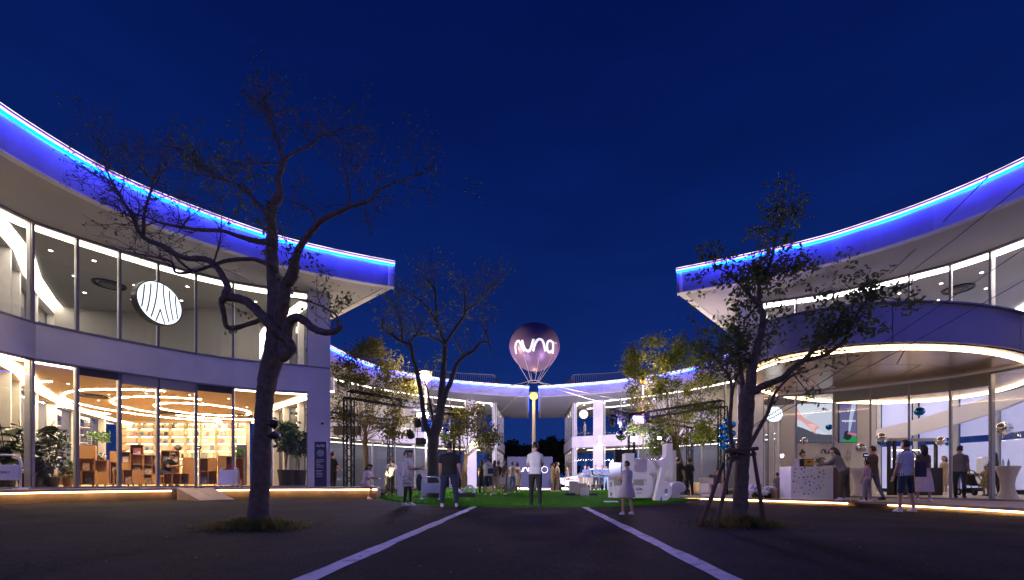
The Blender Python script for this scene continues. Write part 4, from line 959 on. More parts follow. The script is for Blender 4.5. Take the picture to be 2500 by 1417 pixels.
def par_can(p, label, rx):
    t = thing('stage_lamp', label, 'stage light', p, 0, 'stage lights on the trusses')
    q = MB().lathe([(0.05, 0.3), (0.14, 0.28), (0.17, 0.05), (0.18, -0.12), (0.16, -0.12), (0.15, 0.02), (0.001, 0.02)], 14); q.move(Matrix.Rotation(rx, 4, 'X')); q.build('can', black_m, t, smooth=True)
    MB().tube([(-0.2, 0, 0), (-0.2, 0, 0.34), (0.2, 0, 0.34), (0.2, 0, 0)], 0.014, 5).build('bracket', black_m, t)
par_can(at(1003, 1062, 20.8), 'black stage lamp can under the near truss, beside the mossy trunk', R(50)); par_can(at(1020, 1035, 20.4), 'black stage lamp can just below the white floods', R(35))
# ------------------------------------------------------------------ speakers
cone_m = mat('speaker_cone', (0.03, 0.03, 0.03), 0.7, bump=(60, 0.6))
def speaker(p, w, d, h, label, rows=1, stand=0.0, tilt=0, name='loudspeaker', hang=0):
    t = thing(name, label, 'loudspeaker', p)
    M = Matrix.Translation((0, 0, stand)) @ Matrix.Rotation(tilt, 4, 'X')
    for k in range(rows):
        z = h * (k + 0.5)
        MB().rbox((0, 0, z), (w, d, h - 0.012), 0.03).move(M).build('cabinet', black_m, t)
        MB().box((0, -d / 2 - 0.006, z), (w * 0.9, 0.012, h * 0.82)).move(M).build('grille', cone_m, t)
    if stand:
        MB().tube([(0, 0, 0.25), (0, 0, stand)], 0.02, 8).build('stand_pole', black_m, t)
        for a in range(3): MB().tube([(0, 0, 0.32), (0.42 * math.cos(a * 2.09 + 0.5), 0.42 * math.sin(a * 2.09 + 0.5), 0.01)], 0.012, 6).build('stand_leg', black_m, t)
    if hang:
        for s in (-1, 1): MB().tube([(s * w * 0.4, 0, h * rows), (s * w * 0.4, 0, h * rows + hang)], 0.01, 5).build('hanger', black_m, t)
def grd(px, Y): x = (px - VPX) * Y / FPX; return (x, Y, gz(x, Y))
speaker(grd(1517, 16.5), 0.54, 0.4, 0.255, 'three-part black loudspeaker on a stand beside the white letters', 2, 1.40)
p = at(1028, 1086, 19.6); speaker(p, 0.42, 0.36, 0.3, 'black loudspeaker hanging by the mossy trunk below the floods', 1, 0, 0, hang=0.5)
p = at(848, 1062, 21); speaker(p, 1.25, 0.3, 0.42, 'long black loudspeaker hanging inside the truss beside the library corner', 1, 0, 0, hang=0.9)
for px, YY, lb_ in ((1358, 26, 'wedge loudspeaker on the lawn, right of the man in white'), (1250, 25, 'wedge loudspeaker on the lawn, left of the man in white')):
    x, y, z = grd(px, YY); t = thing('stage_monitor', 'black ' + lb_, 'loudspeaker', (x, y, z + 0.02))
    MB().add([(-.32, .25, 0), (.32, .25, 0), (.32, -.25, 0), (-.32, -.25, 0), (-.32, .2, .42), (.32, .2, .42), (.32, -.18, .22), (-.32, -.18, .22)], [(3, 2, 1, 0), (4, 5, 6, 7), (0, 1, 5, 4), (2, 3, 7, 6), (1, 2, 6, 5), (3, 0, 4, 7)]).build('cabinet', black_m, t, bevel=0.02)
    MB().box((0, -0.0, 0.325), (0.54, 0.36, 0.012), M=Matrix.Rotation(R(28), 3, 'X')).build('grille', cone_m, t)

# ================================================================== foil balloons
foil_s = mat('silver_foil', (0.80, 0.79, 0.80), 0.10, 1.0, bump=(3, 0.25)); foil_b = mat('blue_foil', (0.02, 0.22, 0.55), 0.16, 0.8, bump=(3, 0.25))
def foil(px, py, Y, dpx, m, label):
    r = dpx / 2 * Y / FPX; p = at(px, py, Y)
    t = thing('foil_balloon', label, 'balloon', p, 0, 'foil balloons')
    pf = [(max(1e-4, r * math.sin(math.pi * j / 14)), -r * 0.97 * math.cos(math.pi * j / 14)) for j in range(15)]
    MB().lathe(pf, 22).build('envelope', m, t, smooth=True)
    MB().lathe([(0.004, -r * 0.96), (r * 0.10, -r * 1.08), (r * 0.16, -r * 1.2), (0.002, -r * 1.16)], 10).build('neck', m, t)
    MB().tube([(0, 0, -r * 1.15), (0.01, 0, -r * 1.15 - 0.2), (-0.01, 0.01, -r * 1.15 - 0.45)], 0.003, 4).build('string', rope_m, t)
foil(1086, 1058, 18.5, 27, foil_s, 'silver foil balloon beside the mossy tree trunk'); foil(1517, 1063, 20.5, 27, foil_s, 'silver foil balloon beside the truss post above the loudspeaker')
foil(1962, 1077, 16.8, 18, foil_s, 'silver foil balloon behind the woman at the dotted counter'); foil(2024, 1043, 17.6, 15, foil_b, 'blue foil balloon in front of the big screen')
foil(2102, 1094, 16.6, 23, foil_s, 'silver foil balloon over the child in pink'); foil(2152, 1068, 16.5, 21, foil_s, 'silver foil balloon beside the doorway post, above the dark bar')
foil(2150, 1080, 16.9, 15, foil_b, 'small blue foil balloon half behind a silver one at the doorway post'); foil(2245, 1005, 17.0, 22, foil_b, 'blue foil balloon high in the doorway above the man with the bag')
foil(2297, 1077, 16.2, 21, foil_s, 'silver foil balloon in the doorway, right of the man with the bag'); foil(2313, 1083, 18.5, 11, foil_b, 'small blue foil balloon right beside a silver one in the doorway')
foil(2450, 1046, 15.6, 33, foil_s, 'large silver foil balloon behind glass above the cocktail table')
rn = random.Random(4)
ORD = ['topmost', 'second from the top', 'third from the top', 'fourth from the top', 'fifth from the top', 'middle', 'sixth from the ground', 'fourth from the ground', 'third from the ground', 'second from the ground', 'lowest']
ORD[5] = 'sixth from the top'; ORD[6] = 'fifth from the ground'
for k in range(11):
    py = 1030 + 7.2 * k; foil(1776 + 14 * math.sin(k * 2.1), py, 18.2 + 0.15 * math.cos(k * 2.1), 17, foil_b, ORD[k] + ' blue foil balloon of the column behind the propped tree')
# ================================================================== globe lamps
for px, py, Y, d, lab in ((1425, 1012, 39.4, 21, 'glowing yellowish globe lamp in the far upper window'), (1158, 1086, 22.0, 19, 'glowing globe lamp hanging in the small lawn tree')):
    p = at(px, py, Y); t = thing('globe_lamp', lab, 'lamp', p); r = d / 2 * Y / FPX
    MB().ball((0, 0, 0), r, 20, 12).build('globe', mat('globe_' + str(px), (0.8, 0.7, 0.5), 0.6, var=(4, (0.6, 0.5, 0.3), 4), emit=((1, 0.80, 0.45), 1.1)), t, smooth=True)
    MB().tube([(0, 0, r), (0, 0, r + 1.2)], 0.008, 5).build('cord', black_m, t)

# ================================================================== round lit signs
def round_sign(c, r, yaw, label, depth=0.2, em=0.95):
    t = thing('round_sign', label, 'sign', c, yaw)
    q = Matrix.Rotation(R(90), 4, 'X')
    MB().lathe([(0.001, -depth), (r * 1.02, -depth), (r * 1.02, 0.0), (r * 0.985, 0.012), (r * 0.97, 0.0), (0.001, 0.0)], 44).move(q).build('housing', mat('sign_rim', (0.05, 0.05, 0.055), 0.35, 0.4), t)
    MB().lathe([(r * 0.968, 0.003), (0.0005, 0.003)], 44).move(q).build('lit_face', glow('sign_face', (0.78, 0.9, 1.0), em), t)
    g = MB(); fn = lambda u, v, h: Vector((u, -0.005 - h, v))
    for s in (-1, 1):
        for j in range(3):
            pth = []
            for i in range(13):
                u_ = i / 12; x = s * r * (0.13 + 0.27 * j + (0.32 - 0.05 * j) * u_ ** 2.0); v = r * (0.95 - 1.9 * u_)
                if x * x + v * v < (0.96 * r) ** 2: pth.append((x, v))
            if len(pth) > 2: ribbon(pth, 0.065 * r, fn, g=g, thick=0.002)
        ribbon([(0.0, -0.28 * r), (s * 0.09 * r, -0.6 * r), (s * 0.2 * r, -0.93 * r)], 0.06 * r, fn, g=g, thick=0.002)
    g.build('stripes', mat('sign_stripe', (0.16, 0.18, 0.22), 0.6), t)
    MB().box((0, depth + 0.08, 0), (0.05, 0.2, 0.05)).build('bracket', steel, t)
round_sign(at(391, 741, 13.35), 0.64, 1.3, 'large round lit sign with curved stripes on the library upper windows', 0.22)
round_sign(at(1890, 1012, 16.0), 0.29, -0.42, 'small round lit sign with curved stripes on the pavilion glass', 0.08)

# ================================================================== boards, banners and rails on the left
navy = mat('navy_board', (0.022, 0.024, 0.070), 0.5, var=(2, (0.028, 0.03, 0.085), 3)); ink = mat('ink_dark', (0.03, 0.03, 0.04), 0.6); lilac = mat('board_white', (0.70, 0.69, 0.72), 0.5)
pale_ink = mat('ink_white', (0.75, 0.75, 0.78), 0.6)
t = thing('banner_stand', 'tall navy sign board with white lettering beside the library corner', 'sign', (at(783, 1190, 15.45).x, 15.45, Z_FL))
MB().box((0, 0, 0.82), (0.43, 0.05, 1.62)).build('panel', navy, t, bevel=0.004); MB().box((0, 0.02, 0.012), (0.5, 0.3, 0.02)).build('foot', steel, t)
nuna(0.075, flat((0, -0.026, 1.48)), pale_ink, t)
MB().lathe([(0.13, 0.0), (0.0005, 0.0)], 24).move(Matrix.Translation((0, -0.027, 1.22)) @ Matrix.Rotation(R(90), 4, 'X')).build('round_picture', mat('round_pic', (0.30, 0.36, 0.40), 0.5, var=(9, (0.10, 0.2, 0.14), 4)), t)
g = MB(); rn = random.Random(2)
for k in range(11): w = rn.uniform(0.14, 0.28); g.box((-0.15 + w / 2, -0.0275, 0.98 - 0.055 * k - (0.05 if k > 5 else 0)), (w, 0.003, 0.014))
g.build('text_lines', pale_ink, t)
def tube_sign(loc, yaw, w, h, label, txt=None):
    t = thing('rail_sign', label, 'sign', loc, yaw)
    r = 0.024; pts = [(-w / 2, 0, 0)] + [(-w / 2, 0, h - 0.16)] + [(-w / 2 + 0.16 - 0.16 * math.cos(a), 0, h - 0.16 + 0.16 * math.sin(a)) for a in (0.5, 1.0, 1.57)] + [(w / 2 - 0.16 + 0.16 * math.sin(a), 0, h - 0.16 + 0.16 * math.cos(a)) for a in (0, 0.55, 1.05, 1.57)] + [(w / 2, 0, 0)]
    MB().tube(pts, r, 10).build('rail', white_p, t, smooth=True)
    for s in (-1, 1): MB().rbox((s * w / 2, 0, 0.025), (0.09, 0.40, 0.05), 0.03).build('foot', white_p, t)
    MB().box((0, 0, h * 0.50), (w - 0.05, 0.02, h * 0.44)).build('panel', lilac, t, bevel=0.004)
    if txt: link('lettering', text_mesh(txt, 0.075, ink), t, False, (0.05, -0.013, h * 0.50), (R(90), 0, 0))
tube_sign((at(0, 1190, 10.2).x, 10.2, Z_FL), 0.35, 0.72, 0.83, 'white tubular rail sign reading ONLY on the platform by the library plants', 'K ONLY')
p = grd(1052, 15.6); tube_sign((p[0], p[1], p[2] + 0.03), 0.0, 0.66, 0.82, 'white tubular rail sign on the lawn behind the mossy trunk')
p = grd(1372, 27.5); tube_sign((p[0] + 0.9, p[1] + 3, p[2] + 0.1), 0.0, 0.9, 0.8, 'low white tubular rail beside the stage, next to the car bonnet')
t = thing('sandwich_board', 'small white folding notice board on the platform left of the twisted trunk', 'sign', (at(560, 1190, 13.9).x, 13.9, Z_FL), 0.25)
for s in (-1, 1):
    MB().box((0, s * 0.12, 0.33), (0.50, 0.014, 0.50), M=Matrix.Rotation(s * R(13), 3, 'X')).build('board', lilac, t)
    for q in (-1, 1): MB().tube([(q * 0.23, s * 0.19, 0), (q * 0.23, s * 0.05, 0.62), (q * 0.15, s * 0.045, 0.65)], 0.011, 6).build('leg', white_p, t)
g = MB()
for k in range(8): w = rn.uniform(0.14, 0.34); g.box((-0.02, -0.158 + 0.011 * k + 0.0, 0.18 + 0.045 * k), (w, 0.004, 0.011))
g.build('text_lines', ink, t)
t = thing('sign_post', 'slim post with a small black display standing before the library glass', 'sign', (at(487, 1190, 13.6).x, 13.6, Z_FL))
MB().tube([(0, 0, 0), (0, 0, 1.22)], 0.018, 8).build('post', steel, t); MB().lathe([(0.001, 0.0), (0.13, 0.0), (0.13, 0.015), (0.001, 0.02)], 18).build('base', black_m, t)
MB().box((0, -0.02, 1.27), (0.125, 0.03, 0.11)).build('display', black_m, t, bevel=0.004); MB().box((0, -0.037, 1.27), (0.08, 0.003, 0.035)).build('lettering', glow('blue_white_text', (0.5, 0.65, 1), 0.8), t)
# wooden ramp
a, b, c, d = at(432, 1199, 12.85), at(520, 1199, 13.7), at(572, 1219, 12.9), at(488, 1220, 12.0)
ply = mat('plywood', (0.42, 0.28, 0.18), 0.7, var=(3, (0.34, 0.22, 0.14), 6), bump=(25, 0.2))
t = thing('wooden_ramp', 'plywood ramp leading from the asphalt up to the library platform', 'ramp', (d.x, d.y, gz(d.x, d.y)))
A, B = Vector((a.x, a.y, 0.497)), Vector((b.x, b.y, 0.497)); C, D = Vector((c.x, c.y, gz(c.x, c.y) + 0.02)), Vector((d.x, d.y, gz(d.x, d.y) + 0.02))
lo = lambda v: Vector((v.x, v.y, gz(v.x, v.y) - 0.01))
for k in range(2):
    p0, p1 = A.lerp(B, k * 0.5 + 0.004), A.lerp(B, k * 0.5 + 0.496); q0, q1 = D.lerp(C, k * 0.5 + 0.004), D.lerp(C, k * 0.5 + 0.496)
    dn = Vector((0, 0, 0.02)); MB().add([p0, p1, q1, q0, p0 - dn, p1 - dn, q1 - dn, q0 - dn], [(3, 2, 1, 0), (4, 5, 6, 7), (0, 1, 5, 4), (1, 2, 6, 5), (2, 3, 7, 6), (3, 0, 4, 7)]).build('board', ply, t, True)
for s in ((A, D), (B, C)):
    u, v = s[0] - Vector((0, 0, 0.022)), s[1] - Vector((0, 0, 0.022)); MB().add([u, v, lo(v), lo(u)], [(0, 1, 2, 3)]).build('side_cheek', ply, t, True)
# wall camera, wall lamp boxes
p = at(787, 1032, 15.85); t = thing('wall_camera', 'small white security camera on the library end wall', 'camera', p, 0.5)
MB().box((0, 0, 0.04), (0.10, 0.06, 0.10)).build('mount', white_p, t); MB().ball((0, -0.04, -0.04), 0.05, 12, 8).build('dome', black_m, t, smooth=True)
for sx in (-1, 1):
    x = sx * 5.42 * (1.0 if sx < 0 else 1.04); p = Vector((x - 0.0, 36.78, 4.2)); t = thing('wall_lamp', 'square wall lamp on the far pier ' + ('left of the gap' if sx < 0 else 'above the car'), 'lamp', p)
    MB().box((0, 0, 0.05), (0.34, 0.16, 0.75)).build('housing', white_p, t, bevel=0.01); MB().box((0, 0, -0.33), (0.26, 0.12, 0.01)).build('lens', glow('pier_lamp', (1, 0.82, 0.6), 30), t)
p = at(811, 945, 17.3); t = thing('wall_lamp', 'slim wall lamp on the side of the library corner', 'lamp', p)
MB().box((0, 0, 0.1), (0.14, 0.14, 0.55)).build('housing', white_p, t, bevel=0.01); MB().box((0, 0, -0.19), (0.1, 0.1, 0.01)).build('lens', glow('pier_lamp', (1, 0.82, 0.6), 30), t)
# spotlights strapped to the twisted tree
for k, (py, dy) in enumerate(((1036, -0.12), (1064, -0.1))):
    p = at(668, py, 6.45 + dy); t = thing('tree_spotlight', ('upper' if k == 0 else 'lower') + ' black spotlight strapped to the twisted tree trunk', 'spotlight', p)
    q = MB().lathe([(0.001, -0.06), (0.04, -0.055), (0.055, 0.0), (0.062, 0.06), (0.05, 0.06), (0.001, 0.04)], 14); q.move(Matrix.Rotation(R(70 if k else 20), 4, 'Y')); q.build('can', black_m, t, smooth=True)
    MB().tube([(-0.16, 0.06, 0.0), (-0.05, 0.01, 0.0)], 0.012, 6).build('arm', black_m, t)

def uplight(px, Y, label, power, col, size=64, yaw=0, tilt=0):
    q = grd(px, Y); t = thing('ground_uplight', label, 'lamp', (q[0], q[1], q[2] + 0.02), 0, 'ground uplights')
    MB().lathe([(0.001, 0.0), (0.09, 0.0), (0.10, 0.12), (0.085, 0.12), (0.08, 0.09), (0.001, 0.09)], 14).build('housing', black_m, t); MB().lathe([(0.078, 0.095), (0.0005, 0.095)], 14).build('lens', glow('uplight_lens', (1, 0.85, 0.6), 30), t)
    l = bpy.data.lights.new('lamp', 'SPOT'); l.energy = power; l.color = col; l.spot_size = R(size); l.spot_blend = 0.7; l.shadow_soft_size = 0.08
    o = bpy.data.objects.new('lamp', l); COL.objects.link(o); o.parent = t; o.location = (0, 0, 0.14); o.rotation_euler = (R(180) + tilt, 0, 0)
uplight(848, 18.8, 'small ground lamp under the yellowish tree beside the near truss', 130, (1.0, 0.80, 0.42), tilt=R(-18)); uplight(935, 17.9, 'small ground lamp beside the bending person', 130, (1.0, 0.80, 0.42))
uplight(1146, 19.9, 'small ground lamp under the small lawn tree', 220, (1.0, 0.82, 0.45)); uplight(1618, 19.6, 'ground lamp behind the slanted letter, under the dense tree', 480, (1.0, 0.86, 0.34)); uplight(1712, 20.4, 'ground lamp beside the dense tree, near the man in jeans', 360, (1.0, 0.86, 0.34))

# two lamps in the turf aimed at the balloon, and the moving heads washing the far roofs
def aim(o, p0, p1):
    o.rotation_euler = (Vector(p1) - Vector(p0)).to_track_quat('-Z', 'Y').to_euler()
def wash(par, off, target, power, col, size):
    l = bpy.data.lights.new('lamp', 'SPOT'); l.energy = power; l.color = col; l.spot_size = R(size); l.spot_blend = 0.8; l.shadow_soft_size = 0.1
    o = bpy.data.objects.new('lamp', l); COL.objects.link(o); o.parent = par; o.location = off; aim(o, par.location + Vector(off), target)
for sx, lb_ in ((-1, 'lilac ground lamp on the lawn left of the man in white'), (1, 'lilac ground lamp on the lawn right of the man in white')):
    q = (sx * 4.6, 20.2, gz(sx * 4.6, 20.2) + 0.03); t = thing('ground_uplight', lb_, 'lamp', q, 0, 'ground uplights')
    MB().lathe([(0.001, 0.0), (0.09, 0.0), (0.10, 0.12), (0.085, 0.12), (0.08, 0.09), (0.001, 0.09)], 14).build('housing', black_m, t); MB().lathe([(0.078, 0.095), (0.0005, 0.095)], 14).build('lens', glow('lilac_lens', (0.9, 0.7, 1.0), 20), t)
    wash(t, (0, 0, 0.14), bc + Vector((sx * 0.3, -0.6, -0.2)), 900, (1.0, 0.74, 0.96), 24)
wash(bpy.data.objects['moving_head_light'], (0, 0.2, -0.6), (7.5, 34.5, 7.6), 1700, (0.50, 0.40, 1.0), 100)
wash(bpy.data.objects['moving_head_light.001'], (0, 0.2, -0.6), (3.0, 36.5, 5.0), 2400, (0.86, 0.76, 1.0), 110)
wash(bpy.data.objects['stage_lamp'], (0, 0.25, 0.1), (-7.5, 34.5, 7.6), 1700, (0.50, 0.40, 1.0), 100)
wash(bpy.data.objects['stage_lamp.001'], (0, 0.25, 0.1), (-3.0, 36.5, 5.0), 2400, (0.86, 0.76, 1.0), 110)

# unseen fill lamps added behind the viewpoint to brighten people and fronts
lav = glow('rear_fill_lamp', (0.85, 0.78, 1.0), 8.0)
for x, y, lb_ in ((-2.2, -15.0, 'added fill lamp post behind the viewpoint on the library side'), (3.0, -16.5, 'added fill lamp post behind the viewpoint on the pavilion side')):
    t = thing('rear_fill_lamp', lb_, 'street lamp', (x, y, gz(x, y)))
    MB().tube([(0, 0, 0), (0, 0, 3.3)], 0.06, 10).build('pole', pole_m, t, smooth=True); MB().box((0, 0.1, 3.4), (0.5, 0.3, 0.12)).build('head', black_m, t, bevel=0.02); MB().box((0, 0.25, 3.39), (0.42, 0.02, 0.08)).build('lens', lav, t)
    l = bpy.data.lights.new('lamp', 'SPOT'); l.energy = 380; l.color = (0.86, 0.76, 1.0); l.spot_size = R(105); l.spot_blend = 0.6; l.shadow_soft_size = 0.2
    o = bpy.data.objects.new('lamp', l); COL.objects.link(o); o.parent = t; o.location = (0, 0.3, 3.39); aim(o, Vector((x, y, 3.4)), (x * 0.5, 20, 3.2))

wash(bpy.data.objects['tree_spotlight'], (0.10, 0.02, 0.02), (-0.9, 12.2, 1.4), 260, (0.90, 0.82, 1.0), 62)
wash(bpy.data.objects['tree_spotlight.001'], (0.10, 0.02, -0.02), (3.6, 13.2, 1.4), 340, (0.92, 0.84, 1.0), 48)
# ================================================================== library interior
oak = mat('oak_veneer', (0.50, 0.28, 0.115), 0.5, var=(2.5, (0.42, 0.22, 0.09), 5), bump=(30, 0.05)); shelf_w = mat('shelf_back', (0.80, 0.72, 0.56), 0.7)
shelf_led = glow('shelf_led', (1.0, 0.76, 0.42), 9.0)
book_cols = [(0.55, 0.5, 0.42), (0.12, 0.16, 0.25), (0.45, 0.12, 0.10), (0.62, 0.55, 0.45), (0.16, 0.28, 0.22), (0.35, 0.22, 0.14), (0.10, 0.24, 0.42), (0.6, 0.42, 0.3), (0.04, 0.04, 0.05), (0.7, 0.66, 0.6), (0.45, 0.2, 0.28)]
book_m = [mat('book_cover_%d' % i, c, 0.5, var=(12, tuple(min(1, v * 1.6 + 0.05) for v in c), 2, 0.45, 0.6)) for i, c in enumerate(book_cols)]
page_m = mat('book_pages', (0.7, 0.66, 0.58), 0.8)
def book_mesh(m, w=0.17, h=0.24, t=0.03):
    g = MB(); g.box((0, -t / 2, h / 2), (w, 0.004, h)); g.box((0, t / 2, h / 2), (w, 0.004, h)); g.box((-w / 2 - 0.001, 0, h / 2), (0.004, t + 0.004, h)); g.cur = 1
    g.box((0.002, 0, h / 2), (w - 0.008, t - 0.006, h - 0.012)); return g.mesh('book', [m, page_m])
BK = [book_mesh(m, random.choice((0.16, 0.19, 0.22)), random.choice((0.22, 0.25, 0.28))) for m in book_m]
rn = random.Random(77)
def book(x, y, z, label, group, tilt=None, yaw=0, big=1.0):
    o = link('book', BK[rn.randrange(len(BK))], None, False, (x, y, z), (tilt if tilt is not None else R(-14), 0, yaw)); o.scale = (big, big, big)
    return tag(o, label, 'book', group)
ws = thing('wall_shelves', 'wall of glowing book shelves at the back of the library', 'shelves', (-19.4, 23.9, Z_FL + 0.03))
X0, X1, YS = -22.9, -16.0, 24.2
MB().box(((X0 + X1) / 2, YS, 2.25), (X1 - X0, 0.06, 3.42)).build('back_panel', shelf_w, ws, True)
SZ = [3.66, 3.24, 2.83, 2.42, 2.0, 1.58, 1.15]
for z in SZ:
    MB().box(((X0 + X1) / 2, YS - 0.17, z), (X1 - X0, 0.28, 0.03)).build('shelf', oak, ws, True)
    MB().box(((X0 + X1) / 2, YS - 0.05, z - 0.022), (X1 - X0 - 0.1, 0.03, 0.012)).build('shelf_light', shelf_led, ws, True)
MB().box(((X0 + X1) / 2, YS - 0.05, 3.93), (X1 - X0 - 0.1, 0.03, 0.012)).build('shelf_light', shelf_led, ws, True)
for k in range(9):
    x = X0 + 0.02 + (X1 - X0 - 0.04) * k / 8; MB().box((x, YS - 0.16, 2.24), (0.025, 0.26, 3.40)).build('upright', mat('shelf_upright', (0.62, 0.5, 0.34), 0.6), ws, True)
nm = ['top', 'second', 'third', 'fourth', 'fifth', 'sixth', 'lowest']
for zi, z in enumerate(SZ[:6]):
    x = X0 + 0.2
    while x < X1 - 0.2:
        if rn.random() < 0.62:
            if zi == 0 and rn.random() < 0.7:
                for q in range(rn.randint(2, 5)):
                    book(x, YS - 0.17, z + 0.016, 'book standing on the top glowing shelf', 'books on the top wall shelf', R(-3), R(80)); x += 0.055
            else: book(x, YS - 0.14, z + 0.016, 'book displayed on the %s glowing shelf from the top' % nm[zi] if zi else 'book standing on the top glowing shelf', 'books on the %s wall shelf' % nm[zi], R(-12))
        x += rn.uniform(0.22, 0.42)
def bookcase(x0, x1, Y, zt, cols, rows, label, closed=(), fill=0.8, yaw=0.0, back=True):
    w, h = (x1 - x0) * 0.76, zt - (Z_FL + 0.1); cx = (x0 + x1) / 2; yaw = 0.66; zb = Z_FL + 0.11
    t = thing('bookcase', label, 'bookcase', (cx, Y, Z_FL + 0.03), yaw); th, dp = 0.022, 0.36; b0 = 0.08
    for c in range(cols + 1): MB().box((-w / 2 + w * c / cols, 0, b0 + h / 2), (th, dp, h)).build('panel', oak, t)
    for r in range(rows + 1): MB().box((0, 0.001, b0 + h * r / rows), (w + th, dp + 0.002, th)).build('shelf', oak, t)
    MB().box((0, dp / 2 - 0.005, b0 + h / 2), (w, 0.01, h)).build('back', oak, t)
    for s in (-1, 1):
        for q in (-1, 1): MB().tube([(s * (w / 2 - 0.06) - 0.012, q * 0.12, 0.035), (s * (w / 2 - 0.06) + 0.012, q * 0.12, 0.035)], 0.035, 10).build('castor', black_m, t)
    for c in range(cols):
        for r in range(rows):
            cw, chh = w / cols, h / rows; px_ = -w / 2 + cw * (c + 0.5); pz = b0 + chh * r
            if (c, r) in closed: MB().box((px_, -dp / 2 - 0.008, pz + chh / 2), (cw - 0.01, 0.016, chh - 0.01)).build('door', mat('oak_door', (0.56, 0.32, 0.13), 0.5, var=(3, (0.50, 0.28, 0.11), 4)), t); continue
            n = max(1, int(cw / 0.24)) 
            for k in range(n):
                if rn.random() < fill:
                    v = Matrix.Rotation(yaw, 3, 'Z') @ Vector((px_ - cw / 2 + cw * (k + 0.5) / n, -0.05, 0)); sc = min(1.0, (chh - 0.05) / 0.29)
                    book(cx + v.x, Y + v.y, Z_FL + 0.03 + pz + 0.014, 'book leaning in ' + label.split(',')[0], 'books in ' + label.split(',')[0], R(-15), yaw, sc)
    return t
def BCX(px, Y): return (px - VPX) * Y / FPX
Yc = 15.3
bookcase(BCX(138, 14.3), BCX(230, 14.3), 14.3, 1.05, 3, 1, 'the low wheeled oak bookcase nearest the big plant', {(0, 0)})
bookcase(BCX(190, 15.2), BCX(232, 15.2), 15.2, 1.95, 1, 3, 'the tall narrow oak bookcase with a poster on top', {(0, 2)})
bookcase(BCX(233, 15.4), BCX(262, 15.4), 15.4, 1.45, 1, 2, 'the small oak bookcase with a striped globe on it', {(0, 0)})
bookcase(BCX(272, 16.4), BCX(318, 16.4), 16.4, 1.82, 2, 3, 'the oak bookcase behind the left entrance leaf', {(0, 2), (1, 1)})
bookcase(BCX(320, 16.6), BCX(350, 16.6), 16.6, 2.10, 1, 4, 'the tallest oak bookcase in the entrance', {})
bookcase(BCX(282, 15.2), BCX(345, 15.2), 15.2, 1.10, 3, 1, 'the low wheeled oak bookcase in the entrance', {(2, 0)})
bookcase(BCX(352, 17.0), BCX(392, 17.0), 17.0, 1.72, 2, 3, 'the oak bookcase behind the reader', {(1, 0)})
bookcase(BCX(394, 17.4), BCX(438, 17.4), 17.4, 1.92, 2, 3, 'the oak bookcase with a woven ball on top', {})
bookcase(BCX(400, 15.9), BCX(462, 15.9), 15.9, 0.98, 3, 1, 'the low wheeled oak bookcase beside the reader', {})
bookcase(BCX(446, 17.0), BCX(482, 17.0), 17.0, 1.62, 1, 2, 'the plain-doored oak bookcase behind the sign post', {(0, 0), (0, 1)})
bookcase(BCX(486, 16.2), BCX(530, 16.2), 16.2, 1.55, 2, 2, 'the oak bookcase right of the sign post', {(1, 1)})
bookcase(BCX(532, 15.9), BCX(572, 15.9), 15.9, 1.62, 2, 2, 'the oak bookcase behind the folding notice board', {(0, 1)})
bookcase(BCX(574, 16.9), BCX(596, 16.9), 16.9, 1.60, 1, 2, 'the narrow oak bookcase with a round bush on top', {})
t = thing('navy_totem', 'slim navy panel standing beside the glowing shelves', 'sign', (BCX(590, 19), 19, Z_FL + 0.03)); MB().box((0, 0, 0.9), (0.42, 0.06, 1.78)).build('panel', navy, t, bevel=0.005); nuna(0.07, flat((0, -0.032, 1.6)), pale_ink, t)
p = Vector((BCX(235, 15.3), 15.3, 0)); tag(MB().lathe([(0.001, 0.0), (0.06, 0.0), (0.10, 0.05), (0.12, 0.13), (0.10, 0.21), (0.05, 0.26), (0.001, 0.27)], 18).build('striped_globe', mat('stripe_bw', (0.75, 0.75, 0.75), 0.4, var=(14, (0.03, 0.03, 0.03), 1, 0.48, 0.52)), loc=(p.x + 0.1, 15.4, 1.475), smooth=True), 'black and white globe ornament on the small oak bookcase', 'ornament')
tag(MB().ball((0, 0, 0.13), 0.13, 16, 10).build('woven_ball', mat('woven', (0.30, 0.24, 0.14), 0.8, var=(16, (0.08, 0.06, 0.04), 2, 0.45, 0.55), bump=(20, 0.8)), loc=(BCX(438, 17.4) - 0.05, 17.4, 1.945), smooth=True), 'woven ball on the oak bookcase behind the entrance', 'ornament')
t = thing('poster_card', 'small white poster card standing on the tall narrow bookcase', 'sign', (BCX(222, 15.2), 15.16, 1.985)); MB().box((0, 0, 0.16), (0.15, 0.012, 0.30)).build('card', lilac, t)
g = MB()
for k in range(4): g.box((0, -0.0075, 0.06 + 0.065 * k), (0.10, 0.002, 0.03))
g.build('lettering', ink, t)
